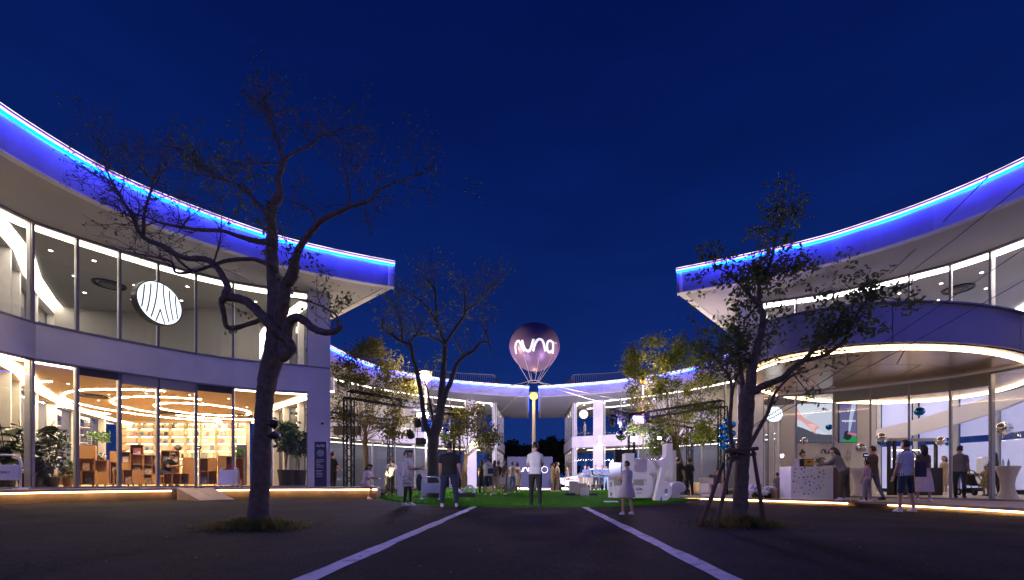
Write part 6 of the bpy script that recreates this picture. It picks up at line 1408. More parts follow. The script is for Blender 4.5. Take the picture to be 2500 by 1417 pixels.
# kiosk and stroller
t = thing('kiosk_panel', 'white rounded kiosk panel with dark lettering behind the girl in yellow', 'sign', (BCX(2410, 18.6), 18.6, ZR + 0.03)); q = rr(-0.36, 0, 0.36, 1.62, 0.12, 5, only=(2, 3)); n = len(q)
MB().add([(x, -0.1, y) for x, y in q] + [(x, 0.1, y) for x, y in q], [tuple(range(n)), tuple(range(2 * n - 1, n - 1, -1))] + [(i, i + n, (i + 1) % n + n, (i + 1) % n) for i in range(n)]).build('panel', mat('kiosk_white', (0.8, 0.8, 0.82), 0.4), t); nuna(0.085, flat((0.0, -0.102, 1.25)), ink, t)
def stroller(loc, yaw, label, hood, sc=1.0):
    t = thing('stroller', label, 'stroller', loc, yaw); t.scale = (sc, sc, sc); fm = mat('stroller_frame', (0.05, 0.05, 0.055), 0.4, 0.5)
    for s in (-1, 1):
        MB().tube([(0.42, s * 0.24, 0.12), (0.05, s * 0.24, 0.55), (-0.35, s * 0.22, 0.98), (-0.48, s * 0.2, 1.02)], 0.016, 7).build('frame_tube', fm, t); MB().tube([(-0.36, s * 0.26, 0.14), (0.0, s * 0.24, 0.50)], 0.014, 7).build('rear_strut', fm, t)
        for wx, r in ((0.42, 0.10), (-0.38, 0.14)): MB().lathe([(r * 0.6, -0.025), (r, -0.02), (r, 0.02), (r * 0.6, 0.025)], 18).move(Matrix.Translation((wx, s * 0.27, r)) @ Matrix.Rotation(R(90), 4, 'X')).build('wheel', black_m, t)
    MB().tube([(-0.48, -0.2, 1.02), (-0.48, 0.2, 1.02)], 0.018, 7).build('handle', black_m, t)
    MB().sweep([(0.34, 0.45), (0.2, 0.40), (-0.05, 0.42), (-0.2, 0.62), (-0.28, 0.85)], [(-0.02, -0.19), (0.02, -0.19), (0.02, 0.19), (-0.02, 0.19)]).move(Matrix(((1, 0, 0, 0), (0, 0, 1, 0), (0, 1, 0, 0), (0, 0, 0, 1)))).build('seat', mat('stroller_seat', (0.03, 0.03, 0.035), 0.8), t)
    g = MB(); vs = []; n = 8
    for i in range(n + 1):
        a = R(20 + 110 * i / n)
        for j in range(7):
            b = R(-90 + 30 * j); vs.append((-0.2 + 0.34 * math.cos(a) * 1.0, 0.22 * math.sin(b), 0.66 + 0.30 * math.sin(a) * (0.75 + 0.25 * math.cos(b))))
    g.add(vs, [(7 * i + j, 7 * i + j + 1, 7 * i + j + 8, 7 * i + j + 7) for i in range(n) for j in range(6)]).build('hood', hood, t, smooth=True)
    MB().box((0.0, 0, 0.24), (0.45, 0.36, 0.14)).build('basket', black_m, t, bevel=0.02); return t
stroller((BCX(2384, 16.9), 17.0, ZR + 0.03), 0.2, 'black stroller with a white hood behind glass beside the girl in yellow', mat('hood_white', (0.62, 0.60, 0.58), 0.8), 0.98)
stroller((BCX(1520, 27.5), 27.5, 0.12), 2.6, 'dark stroller behind the loudspeaker stand', mat('hood_dark', (0.12, 0.10, 0.09), 0.8))
# lounge corner by the propped tree
wt = mat('chair_white', (0.62, 0.58, 0.56), 0.7)
t = thing('white_armchair', 'boxy white armchair with a red cushion beyond the propped tree', 'chair', (BCX(1735, 17.4), 17.4, gz(7, 17.4) + 0.02), 0.3); MB().box((0, 0, 0.22), (0.62, 0.6, 0.24)).build('seat', wt, t, bevel=0.03); MB().box((-0.27, 0, 0.42), (0.12, 0.6, 0.4)).build('arm', wt, t, bevel=0.03); MB().box((0.27, 0, 0.42), (0.12, 0.6, 0.4)).build('arm', wt, t, bevel=0.03); MB().box((0, 0.26, 0.55), (0.62, 0.12, 0.6)).build('backrest', wt, t, bevel=0.03); MB().box((0.02, 0.1, 0.44), (0.34, 0.12, 0.28), M=Matrix.Rotation(R(-20), 3, 'X')).build('cushion', mat('red_cushion', (0.25, 0.05, 0.05), 0.9), t, bevel=0.04)
t = thing('chalk_board', 'wooden A-frame chalk board behind the white armchair', 'sign', (BCX(1748, 18.4), 18.4, gz(7, 18) + 0.02), -0.5)
for s in (-1, 1):
    MB().box((0, s * 0.16, 0.5), (0.5, 0.02, 1.0), M=Matrix.Rotation(s * R(10), 3, 'X')).build('board', mat('chalk', (0.06, 0.06, 0.06), 0.8), t)
    for q in (-1, 1): MB().box((q * 0.27, s * 0.16, 0.51), (0.05, 0.035, 1.04), M=Matrix.Rotation(s * R(10), 3, 'X')).build('frame_bar', ply, t)
t = thing('low_bench', 'low white bench at the lawn edge under the step light', 'bench', (BCX(1726, 15.6), 15.6, gz(6.3, 15.6))); MB().rbox((0, 0, 0.28), (0.62, 0.3, 0.05), 0.05).build('seat', wt, t)
for s in (-1, 1): MB().tube([(s * 0.22, 0, 0), (s * 0.22, 0, 0.26)], 0.02, 6).build('leg', steel, t)
def ride_on(px, Y, label, sc):
    t = thing('ride_on_toy', label, 'toy car', (BCX(px, Y), Y, ZR), 0.4); t.scale = (sc, sc, sc); m = mat('toy_white', (0.66, 0.65, 0.68), 0.5, var=(7, (0.2, 0.24, 0.4), 2, 0.55, 0.6))
    pts = [(-0.45, 0.12), (-0.48, 0.26), (-0.30, 0.34), (-0.18, 0.50), (0.10, 0.52), (0.22, 0.36), (0.44, 0.30), (0.48, 0.14)]; n = len(pts)
    g = MB(); g.add([(x, -0.2, z) for x, z in pts] + [(x, 0.2, z) for x, z in pts], [tuple(range(n)), tuple(range(2 * n - 1, n - 1, -1))] + [(i, i + n, (i + 1) % n + n, (i + 1) % n) for i in range(n)]); g.build('body', m, t, bevel=0.05)
    for wx in (-0.3, 0.3):
        for s in (-1, 1): MB().lathe([(0.03, -0.04), (0.11, -0.035), (0.11, 0.035), (0.03, 0.04)], 16).move(Matrix.Translation((wx, s * 0.2, 0.11)) @ Matrix.Rotation(R(90), 4, 'X')).build('wheel', black_m, t)
    MB().box((-0.02, 0, 0.42), (0.2, 0.34, 0.12)).build('window', black_m, t)
ride_on(1845, 15.2, 'white ride-on toy car nearer the propped tree trunk', 0.95); ride_on(1880, 15.0, 'white ride-on toy car nearer the wooden box', 0.8)
t = thing('waste_basket', 'pale orange cylindrical bin glowing by the far pier', 'bin', grd(1697, 21)); MB().lathe([(0.001, 0), (0.22, 0), (0.26, 0.7), (0.24, 0.7), (0.2, 0.05), (0.001, 0.05)], 20).build('bin', mat('bin_cream', (0.6, 0.42, 0.3), 0.6), t)
# ================================================================== people
skin_m = mat('skin', (0.46, 0.27, 0.19), 0.55, var=(6, (0.40, 0.22, 0.15), 3)); hair_black = mat('hair_black', (0.010, 0.008, 0.008), 0.45, bump=(40, 0.5)); hair_brown = mat('hair_brown', (0.035, 0.02, 0.014), 0.5, bump=(40, 0.5))
shoe_w = mat('shoe_white', (0.66, 0.66, 0.68), 0.6); shoe_b = mat('shoe_black', (0.015, 0.015, 0.016), 0.5)
def fab(n, c, c2=None, sc=5, lo=0.35, hi=0.65): return mat('fabric_' + n, c, 0.85, var=(sc, c2 or tuple(v * 0.82 for v in c), 4, lo, hi), bump=(11, 0.9))
F_WHITE = fab('white', (0.62, 0.60, 0.61)); F_BLACK = fab('black', (0.014, 0.013, 0.015)); F_NAVY = fab('navy_denim', (0.020, 0.030, 0.065)); F_BLUE = fab('blue_shirt', (0.09, 0.16, 0.27)); F_JEANS = fab('light_jeans', (0.22, 0.30, 0.42))
F_BEIGE = fab('beige', (0.42, 0.34, 0.25)); F_BROWN = fab('brown', (0.10, 0.06, 0.045)); F_PINK = fab('pink', (0.55, 0.36, 0.38)); F_ROSE = fab('rose_white', (0.62, 0.52, 0.52)); F_SHORT = fab('dark_teal', (0.025, 0.045, 0.075)); F_PRINT = fab('print_skirt', (0.50, 0.46, 0.46), (0.10, 0.09, 0.12), 26, 0.48, 0.54)
F_YELLOW = fab('yellow_print', (0.45, 0.38, 0.20), (0.20, 0.15, 0.07), 22, 0.5, 0.56); F_GREY = fab('grey', (0.16, 0.15, 0.16)); F_OCHRE = fab('ochre', (0.40, 0.29, 0.15))
PENDING = []
def person(loc, yaw, label, h=1.72, top=F_WHITE, bottom=F_BLACK, shoes=shoe_b, hair=hair_black, style='short', sleeve='short', legs='long', skirt=None, build=1.0,
           pose_l=((4, 2, 4), (-4, 4, 4)), pose_a=((6, 6, 12, 0), (6, 6, 12, 0)), lean=0, head=(0, 0), fem=False, vox=0.016, group=None, seat=None, dress=False):
    """local frame: faces -Y, x to its left hand side of the picture when seen from behind. pose_l: (hip, knee, spread); pose_a: (flex, abduct, elbow, inward)"""
    t = thing('person', label, 'person', loc, yaw, group); k = h / 1.75
    prim = MB(); labs = []; 
    sh_w = (0.165 if fem else 0.188) * build; hp_w = 0.088
    def done(lb, n0):
        for v in prim.v[n0:]: labs.append('skirt_' if (skirt and lb in ('skin', 'legs', 'bottom') and skirt[1] + 0.01 < v[2] < 0.99 and abs(v[0]) < 0.17) else lb)
    def loft(secs, lb, n=16, M=None):
        n0 = len(prim.v); vs = []; fine = [secs[0]]
        for q0, q1 in zip(secs, secs[1:]):
            st = max(1, int((Vector(q1[0]) - Vector(q0[0])).length / 0.016))
            for u in range(1, st + 1): fine.append((Vector(q0[0]).lerp(Vector(q1[0]), u / st), q0[1] + (q1[1] - q0[1]) * u / st, q0[2] + (q1[2] - q0[2]) * u / st))
        secs = fine; n = 28
        for (c, rx, ry) in secs:
            for i in range(n):
                a = 2 * math.pi * i / n; x, y = math.cos(a), math.sin(a); f = (abs(x) ** 2.6 + abs(y) ** 2.6) ** (-1 / 2.6)
                v = Vector((c[0] + rx * x * f, c[1] + ry * y * f, c[2])); vs.append(M @ v if M else v)
        m = len(secs); fs = [(i * n + j, i * n + (j + 1) % n, (i + 1) * n + (j + 1) % n, (i + 1) * n + j) for i in range(m - 1) for j in range(n)] + [tuple(range(n))[::-1], tuple((m - 1) * n + j for j in range(n))]
        prim.add(vs, fs); done(lb, n0)
    def tube(pts, r, lb, n=14, steps=12):
        n0 = len(prim.v); P = []; RR = []
        for i in range(len(pts) - 1):
            for s in range(steps):
                u = s / steps; P.append(Vector(pts[i]).lerp(Vector(pts[i + 1]), u)); RR.append(r[i] + (r[i + 1] - r[i]) * u)
        P.append(Vector(pts[-1])); RR.append(r[-1]); d0 = (P[0] - P[1]).normalized(); d1 = (P[-1] - P[-2]).normalized()
        P = [P[0] + d0 * RR[0] * 0.7] + P + [P[-1] + d1 * RR[-1] * 0.7]; RR = [RR[0] * 0.6] + RR + [RR[-1] * 0.6]
        prim.tube(P, RR, n); done(lb, n0)
    def ball(c, r, lb, sq=(1, 1, 1)):
        n0 = len(prim.v); prim.ball(c, r, 14, 9, sq); done(lb, n0)
    hipz = 0.90
    # legs
    low = 9; ank = []
    for s, (hf, kf, ab) in zip((1, -1), pose_l):
        hf, kf, ab = R(hf), R(kf), R(ab); hp = Vector((s * hp_w * build, 0, hipz)); d = Vector((s * math.sin(ab), -math.sin(hf) * math.cos(ab), -math.cos(hf) * math.cos(ab))); kn = hp + d * 0.43
        d2 = Vector((s * math.sin(ab) * 0.4, -math.sin(hf - kf), -math.cos(hf - kf))).normalized(); an = kn + d2 * 0.41
        b = build; lt = 'bottom' if legs in ('long', 'shorts') else 'legs'; ls = {'long': 'bottom', 'shorts': 'skin', 'leggings': 'legs', 'bare': 'skin'}[legs]
        if legs == 'bare': lt = 'skin'
        loose = 1.14 if legs in ('long', 'shorts') else 0.95
        tube([hp + Vector((0, 0, 0.02)), hp.lerp(kn, 0.55), kn - d * (-0.02 if legs == 'shorts' else 0)], [0.088 * b * loose, 0.074 * b * loose, (0.066 if legs == 'shorts' else 0.056) * b * loose], lt)
        tube([kn, kn.lerp(an, 0.3), an], [0.051 * b * (loose if ls == 'bottom' else 1), 0.053 * b * (loose if ls == 'bottom' else 1), (0.047 if ls == 'bottom' else 0.034) * b], ls)
        if ls == 'skin' or ls == 'legs': tube([an, an + Vector((0, 0, -0.05))], [0.036, 0.036], ls)
        n0 = len(prim.v); fx = s * 0.01
        for (yy, rx, rz, zz) in ((0, 0, 0, 0),): pass
        loft([((an.x, an.y - 0.055, an.z - 0.085), 0.046, 0.125), ((an.x, an.y - 0.055, an.z - 0.06), 0.047, 0.125), ((an.x, an.y - 0.04, an.z - 0.035), 0.042, 0.10), ((an.x, an.y - 0.005, an.z + 0.01), 0.038, 0.052)], 'shoes', 14)
        low = min(low, an.z - 0.085); ank.append(an)
    U = Matrix.Translation((0, 0, hipz)) @ Matrix.Rotation(R(lean), 4, 'X') @ Matrix.Translation((0, 0, -hipz))
    b = build; wz = 0.90 if not fem else 0.82
    pel = 'top' if dress else ('skirt' if skirt else ('bottom' if legs in ('long', 'shorts') else 'bottom'))
    loft([((0, 0.0, 0.80), 0.13 * b, 0.10 * b), ((0, 0, 0.88), 0.165 * b, 0.115 * b), ((0, 0, 0.935), 0.150 * b, 0.108 * b), ((0, 0, 0.97), 0.10 * b, 0.07 * b)], pel, 16)
    loft([((0, 0, 0.875 if (not fem and lean == 0 and seat is None) else 0.93), 0.178 * b, 0.130 * b), ((0, 0, 0.955), 0.172 * b, 0.127 * b), ((0, -0.005, 1.06), 0.155 * b * (0.9 if fem else 1), 0.118 * b), ((0, -0.01, 1.18), 0.160 * b * (0.95 if fem else 1), 0.122 * b), ((0, -0.008, 1.30), 0.178 * b * (0.94 if fem else 1), 0.125 * b), ((0, 0, 1.39), sh_w * 0.98, 0.105 * b), ((0, 0.008, 1.44), sh_w * 0.70, 0.082), ((0, 0.012, 1.475), 0.075, 0.062)], 'top', 18, U)
    tube([U @ Vector((0, 0.015, 1.44)), U @ Vector((0, 0.0, 1.55))], [0.055, 0.05], 'skin')
    if skirt:
        L0, L1, rb_ = skirt
        loft([((0, 0, L0), 0.155 * b, 0.115 * b), ((0, -0.01, (L0 + L1) / 2), (0.165 + rb_) / 2 * b + 0.01, (0.13 + rb_) / 2 * b), ((0, -0.01, L1 + 0.02), rb_ * b, rb_ * 0.85 * b), ((0, -0.01, L1), rb_ * 0.97 * b, rb_ * 0.82 * b)], 'top' if dress else 'skirt', 20)
    HM = U @ Matrix.Translation((0, -0.005, 1.52)) @ Matrix.Rotation(R(head[1]), 4, 'Z') @ Matrix.Rotation(R(head[0]), 4, 'X')
    def hb(c, r, sq):
        n0 = len(prim.v); g = MB(); g.ball((0, 0, 0), r, 16, 11, sq); prim.add([HM @ (Vector(v) + Vector(c)) for v in g.v], g.f); done('skin', n0)
    hb((0, -0.01, 0.115), 0.1, (0.78, 0.98, 1.18)); hb((0, -0.045, 0.055), 0.058, (1.0, 0.95, 0.9)); hb((0, -0.108, 0.09), 0.017, (0.9, 1.1, 1.5))
    for s in (-1, 1): hb((s * 0.079, 0.0, 0.095), 0.022, (0.5, 0.9, 1.5))
    hands = []
    for s, (sf, ab, ef, inw) in zip((1, -1), pose_a):
        sf, ab, ef = R(sf), R(ab), R(ef); sp_ = U @ Vector((s * (sh_w - 0.03), 0.0, 1.385)); lr = R(lean)
        d = Vector((s * math.sin(ab), -math.sin(sf) * math.cos(ab), -math.cos(sf) * math.cos(ab))); el = sp_ + d * 0.285
        d2 = Vector((s * math.sin(ab) * 0.5 - s * inw, -math.sin(sf + ef), -math.cos(sf + ef))).normalized(); wr = el + d2 * 0.245
        if sleeve == 'long': tube([sp_, el], [0.062 * b, 0.05 * b], 'top'); tube([el, wr], [0.049 * b, 0.038], 'top')
        elif sleeve == 'none': tube([sp_, el], [0.05 * b, 0.042 * b], 'skin'); tube([el, wr], [0.040 * b, 0.028], 'skin')
        else: tube([sp_, sp_ + d * 0.20], [0.058 * b, 0.060 * b], 'top'); tube([sp_ + d * 0.1, el], [0.048 * b, 0.042 * b], 'skin'); tube([el, wr], [0.042 * b, 0.028], 'skin')
        u = d2; sd = Vector((0, -1, 0)) - u * (-u.y); sd = sd.normalized() if sd.length > 0.2 else Vector((0, 0, 1)); nrm = u.cross(sd)
        pc = wr + u * 0.055; n0 = len(prim.v); g = MB(); g.ball((0, 0, 0), 0.045, 10, 7, (0.42, 0.95, 1.2)); MM = Matrix((nrm, sd, u)).transposed(); prim.add([MM @ Vector(v) + pc for v in g.v], g.f); done('skin', n0)
        for q in range(4):
            off = sd * (0.028 - 0.019 * q); L_ = (0.07, 0.08, 0.075, 0.06)[q]; a0 = pc + u * 0.035 + off; a1 = a0 + u * L_ * 0.5 - nrm * s * 0.006; a2 = a1 + u * L_ * 0.42 - nrm * s * 0.022; tube([a0, a1, a2], [0.0095, 0.009, 0.0075], 'skin', 6, 2)
        a0 = wr + u * 0.03 + sd * 0.03; tube([a0, a0 + u * 0.03 + sd * 0.022, a0 + u * 0.062 + sd * 0.025], [0.012, 0.011, 0.009], 'skin', 6, 2)
        hands.append(pc)
    dz = -low if seat is None else seat - (hipz - 0.10)
    Sc = Matrix.Diagonal((k, k, k, 1)) @ Matrix.Translation((0, 0, dz))
    prim.move(Sc)
    me = prim.mesh('body_raw', skin_m); o = bpy.data.objects.new('body', me); COL.objects.link(o)
    md = o.modifiers.new('r', 'REMESH'); md.mode = 'VOXEL'; md.voxel_size = vox * k; md.use_smooth_shade = True
    sm = o.modifiers.new('s', 'CORRECTIVE_SMOOTH') if False else o.modifiers.new('s', 'SMOOTH'); sm.factor = 0.5; sm.iterations = 2
    o.parent = t
    cm = {'skirt_': top if dress else bottom, 'top': top, 'bottom': bottom, 'skin': skin_m, 'shoes': shoes, 'skirt': bottom if skirt else bottom, 'legs': F_BLACK}
    PENDING.append((o, [tuple(v) for v in prim.v], labs, cm))
    # hair: a shell that is proud of the skull on top and behind, sunk inside the face
    g = MB(); g.ball((0, 0, 0), 0.1, 20, 14, (0.86, 1.06, 1.22)); vs = []
    for v in g.v:
        v = Vector(v); y, z = v.y / 0.106, v.z / 0.122
        cover = (z > 0.25 + 0.5 * max(0, -y)) or (y > 0.05 and z > (-0.75 if style != 'short' else -0.55))
        f = 1.06 + 0.03 * math.sin(v.x * 90) * math.sin(v.z * 80) if cover else 0.80
        vs.append(v * f)
    g.v = [tuple(v) for v in vs]
    if style in ('long',):
        g2 = MB(); g2.tube([(0, 0.045, 0.05), (0, 0.075, -0.05), (0, 0.085, -0.16), (0, 0.075, -0.27)], [0.085, 0.088, 0.085, 0.05], 12); g2.v = [(v[0], v[1] * 0.9, v[2]) for v in g2.v]; g.add(g2.v, g2.f)
    if style == 'pony': g.tube([(0, 0.10, 0.05), (0, 0.15, 0.03), (0, 0.165, -0.06), (0, 0.14, -0.16)], [0.025, 0.035, 0.032, 0.012], 9)
    if style == 'bun': g.ball((0, 0.055, 0.135), 0.045, 12, 8)
    g.move(Sc @ HM @ Matrix.Translation((0, -0.005, 0.118))); g.build('hair', hair, t, smooth=True)
    e = MB()
    for s in (-1, 1): e.ball((s * 0.032, -0.098, 0.118), 0.009, 8, 6, (1.3, 0.6, 0.7))
    e.move(Sc @ HM); e.build('eyes', black_m, t)
    mo = MB(); mo.ball((0, -0.098, 0.045), 0.014, 8, 5, (1.5, 0.5, 0.45)); mo.move(Sc @ HM); mo.build('mouth', mat('lips', (0.30, 0.11, 0.10), 0.5), t)
    def hand_world(i): return Matrix.Translation(loc) @ Matrix.Rotation(yaw, 4, 'Z') @ (Sc @ hands[i])
    t['_n'] = 0; del t['_n']
    return t, hand_world
def finish_people():
    bpy.context.view_layer.update(); dg = bpy.context.evaluated_depsgraph_get()
    for o, pts, labs, cm in PENDING:
        me = bpy.data.meshes.new_from_object(o.evaluated_get(dg)); old = o.data; o.modifiers.clear(); o.data = me; bpy.data.meshes.remove(old)
        names = list(cm); me.materials.clear()
        for n in names: me.materials.append(cm[n])
        kd = kdtree.KDTree(len(pts))
        for i, p in enumerate(pts): kd.insert(p, i)
        kd.balance(); mi = []
        for p in me.polygons: mi.append(names.index(labs[kd.find(p.center)[1]]))
        me.polygons.foreach_set('material_index', mi); me.polygons.foreach_set('use_smooth', [True] * len(me.polygons)); me.name = 'body'
BACK, FRONT, RIGHT, LEFT = math.pi, 0.0, math.pi / 2, -math.pi / 2   # facing away, to camera, to picture right, to picture left
# ---- the three in front
person(grd(1307, 11.75), BACK, 'man in white T-shirt and black trousers seen from behind, in line with the lamp pole', 1.76, F_WHITE, F_BLACK, shoe_b, pose_l=((3, 3, 3), (-2, 3, 3)), pose_a=((22, 8, 55, 0.35), (20, 8, 60, 0.35)), head=(12, 0), vox=0.012)
person(grd(1097, 11.9), BACK + 0.1, 'heavy man in black polo shirt and white shoes seen from behind', 1.76, F_BLACK, F_NAVY, shoe_w, build=1.22, pose_l=((3, 2, 9), (-3, 2, 9)), pose_a=((4, 10, 10, 0), (6, 12, 14, 0)), head=(6, -15), vox=0.012)
_, hw = person(grd(996, 12.4), RIGHT - 0.15, 'woman in white T-shirt and printed skirt looking at her phone', 1.60, F_WHITE, F_PRINT, shoe_w, style='pony', legs='leggings', skirt=(1.0, 0.58, 0.20), fem=True, pose_l=((4, 2, 2), (-3, 4, 2)), pose_a=((25, 6, 68, 0.25), (28, 6, 72, 0.25)), head=(28, 0), vox=0.012)
p = hw(0).lerp(hw(1), 0.5) + Vector((0.05, 0, 0.03)); tag(MB().box((0, 0, 0), (0.16, 0.075, 0.01)).build('phone', black_m, loc=p, rot=(0, R(-28), 0), bevel=0.003), 'dark phone held by the woman in the printed skirt', 'phone')
def bag(loc, yaw, label, w=0.26, h=0.32, d=0.1, m=None, strap=None):
    t = thing('shoulder_bag', label, 'bag', loc, yaw); MB().rbox((0, 0, h / 2), (w, d, h), 0.04).build('bag_body', m or fab('bag', (0.03, 0.035, 0.06)), t)
    if strap: MB().tube(strap, 0.014, 6).build('strap', m or fab('bag', (0.03, 0.035, 0.06)), t, smooth=True)
# man with the bag by the pavilion
Y = 10.6; q = grd(2211, Y); person(q, BACK + 0.15, 'man in white T-shirt, dark shorts and shoulder bag before the pavilion doorway', 1.75, F_WHITE, F_SHORT, shoe_w, legs='shorts', pose_l=((3, 3, 5), (-4, 3, 5)), pose_a=((5, 8, 12, 0), (4, 8, 10, 0)), vox=0.012)
bag((q[0] + 0.20, q[1] - 0.19, q[2] + 0.86), BACK + 0.15, 'dark shoulder bag on the back of the man in shorts', 0.26, 0.36, 0.11, None, [(-0.06, 0, 0.33), (0.10, 0.05, 0.46), (0.32, 0.09, 0.62), (0.38, -0.02, 0.66), (0.33, -0.16, 0.6)])
# seated woman on the platform edge
person((BCX(893, 15.6), 15.55, Z_FL - 0.0), RIGHT - 0.35, 'woman in white T-shirt sitting on the library platform edge with her phone', 1.6, F_WHITE, F_PRINT, shoe_w, style='long', fem=True, legs='bare', skirt=None, seat=0.0, pose_l=((68, 92, 5), (74, 96, 3)), pose_a=((30, 6, 62, 0.3), (30, 6, 72, 0.3)), lean=14, head=(20, 0))
person(grd(812, 17.4), BACK - 0.3, 'man all in black standing at the library corner beside the truss post', 1.74, F_BLACK, F_BLACK, shoe_b, pose_a=((20, 6, 50, 0.3), (20, 6, 50, 0.3)))
person(grd(950, 18.2), FRONT + 0.6, 'person in white shirt bending forward beside the upright white panel', 1.72, F_WHITE, F_BLACK, shoe_b, lean=42, pose_a=((50, 12, 10, 0), (48, 10, 12, 0)), head=(20, 0))
# group walking over the lawn
q = grd(1192, 19.2); person(q, BACK + 0.1, 'man in white T-shirt and dark shorts carrying a crossbody bag on the lawn', 1.74, F_WHITE, F_SHORT, shoe_w, legs='shorts', pose_l=((10, 6, 3), (-9, 6, 3)))
bag((q[0] + 0.13, q[1] - 0.19, q[2] + 0.98), BACK, 'black crossbody bag on the man in dark shorts on the lawn', 0.26, 0.24, 0.09, None, [(-0.08, 0, 0.22), (0.05, 0.02, 0.34), (0.2, 0.08, 0.45)])
person(grd(1177, 20.0), BACK, 'woman in dark clothes half hidden behind the man in dark shorts', 1.62, F_BLACK, F_BLACK, shoe_w, fem=True, style='long')
person(grd(1208, 20.4), BACK - 0.2, 'woman with long hair, dark top and pale shorts, right of the man in shorts', 1.60, F_GREY, F_BEIGE, shoe_w, fem=True, style='long', legs='shorts', pose_l=((8, 5, 2), (-8, 5, 2)))
person(grd(1217, 21.2), BACK + 0.2, 'woman in black top and cream skirt among the group on the lawn', 1.60, F_BLACK, F_BEIGE, shoe_w, fem=True, style='pony', legs='bare', skirt=(1.0, 0.45, 0.2))
person(grd(1233, 20.0), LEFT + 0.6, 'woman in brown top and khaki trousers with a pale tote bag', 1.62, F_BROWN, fab('khaki', (0.16, 0.13, 0.09)), shoe_w, fem=True, style='long', pose_l=((6, 5, 2), (-7, 5, 2)))
q = grd(1228, 19.8); t = thing('tote_bag', 'pale tote bag carried by the woman in brown', 'bag', (q[0] - 0.02, q[1] - 0.22, q[2] + 0.5)); MB().rbox((0, 0, 0.15), (0.3, 0.09, 0.32), 0.04).build('bag_body', F_ROSE, t); MB().tube([(-0.08, 0, 0.3), (-0.05, 0, 0.5), (0.05, 0, 0.5), (0.08, 0, 0.3)], 0.01, 5).build('handle', F_ROSE, t)
person(grd(1251, 22.2), BACK + 0.1, 'woman in white top and light jeans near the backdrop board', 1.62, F_WHITE, F_JEANS, shoe_w, fem=True, style='pony', sleeve='none', pose_a=((10, 30, 80, 0.6), (10, 30, 80, 0.6)))
person(grd(1263, 23.0), BACK, 'woman in cream dress beside the woman in light jeans', 1.58, F_ROSE, F_ROSE, shoe_w, fem=True, style='bun', legs='bare', skirt=(1.0, 0.4, 0.24), dress=True)
# pair beside the man in white
person(grd(1350, 25.0), RIGHT + 0.2, 'person in ochre shirt and shorts right of the man in white', 1.68, F_OCHRE, F_OCHRE, shoe_w, fem=True, legs='shorts', style='pony', pose_a=((10, 8, 40, 0.2), (10, 8, 40, 0.2)))
person(grd(1361, 25.4), RIGHT, 'person in white shirt and beige trousers facing the car', 1.74, F_WHITE, F_BEIGE, shoe_w)
person(grd(1386, 31.8), LEFT + 0.4, 'person in dark clothes standing beside the front door of the car', 1.68, F_GREY, F_GREY, shoe_b)
# staff lined up in front of the car
team = [(1428, 1.72, F_BLUE, F_BEIGE, 0.25, 'leftmost'), (1437, 1.70, F_BLUE, F_BEIGE, 0.15, 'second from the left'), (1455, 1.76, F_BLUE, F_BLACK, 0.0, 'tallest, in the middle'), (1470, 1.74, F_BLUE, F_NAVY, -0.1, 'third from the right'), (1480, 1.68, F_BLUE, F_JEANS, -0.2, 'in light jeans'), (1491, 1.70, F_BLACK, F_BLACK, -0.2, 'in a black shirt'), (1501, 1.70, F_BLACK, F_BLACK, -0.4, 'in a black shirt at the right end')]
for k, (px, hh, tp, bt, yw, lb_) in enumerate(team):
    person(grd(px, 30.6 + 0.35 * (k % 2)), yw, 'staff member posing before the car, ' + lb_, hh, tp, bt, shoe_w, fem=(k in (4, 5)), style='pony' if k in (4, 5) else 'short', pose_a=((28, 6, 55, 0.55), (28, 6, 55, 0.55)), vox=0.02, group='staff posing before the car')
# dark pair behind the letters
person(grd(1657, 19.0), RIGHT + 0.5, 'man in black half hidden behind the tallest letter', 1.74, F_BLACK, F_BLACK, shoe_b, build=1.1)
person(grd(1682, 19.4), BACK, 'man in dark shirt and jeans standing right of the letters', 1.74, F_BLACK, F_NAVY, shoe_w, build=1.05, pose_a=((15, 14, 60, 0.3), (15, 14, 60, 0.3)))
# child in a pale dress in front of the letters
person(grd(1531, 9.1), BACK + 0.5, 'small girl in a pale pink dress standing in front of the slotted letter', 1.12, F_ROSE, F_ROSE, shoe_w, hair_brown, 'short', 'short', 'bare', (1.0, 0.55, 0.25), 1.12, fem=True, dress=True, pose_a=((30, 6, 70, 0.2), (10, 6, 15, 0)))
# pavilion people
person((BCX(1958, 14.9), 14.95, ZR), RIGHT - 1.0, 'woman in white T-shirt serving behind the dotted counter', 1.62, F_WHITE, F_BLACK, shoe_b, style='bun', fem=True, pose_a=((20, 26, 40, 0.3), (30, 12, 50, 0.3)), head=(18, 20))
person((BCX(2066, 12.9), 13.0, ZR), LEFT - 0.9, 'woman with long dark hair leaning on the end of the dotted counter', 1.66, F_GREY, fab('olive_trousers', (0.07, 0.065, 0.05)), shoe_w, style='long', fem=True, lean=22, pose_a=((50, 8, 40, 0.2), (48, 8, 40, 0.2)), sleeve='long')
person((BCX(2116, 12.4), 12.4, ZR), BACK + 0.4, 'child in pink top and grey trousers at the pavilion doorway', 1.18, F_PINK, fab('lilac_grey', (0.30, 0.26, 0.30)), shoe_w, style='pony', fem=True, build=1.08)
person((BCX(2347, 14.25), 14.3, ZR + 0.03), RIGHT + 0.5, 'person in grey shirt and black trousers standing behind the pavilion glass', 1.72, F_GREY, F_BLACK, shoe_b)
person((BCX(2407, 16.6), 16.6, ZR + 0.03), LEFT + 0.2, 'small girl in a yellow printed dress beside the stroller', 1.14, F_YELLOW, F_YELLOW, shoe_b, style='pony', legs='bare', skirt=(1.0, 0.5, 0.25), fem=True, build=1.05, dress=True, pose_a=((40, 8, 50, 0.2), (35, 8, 50, 0.2)))
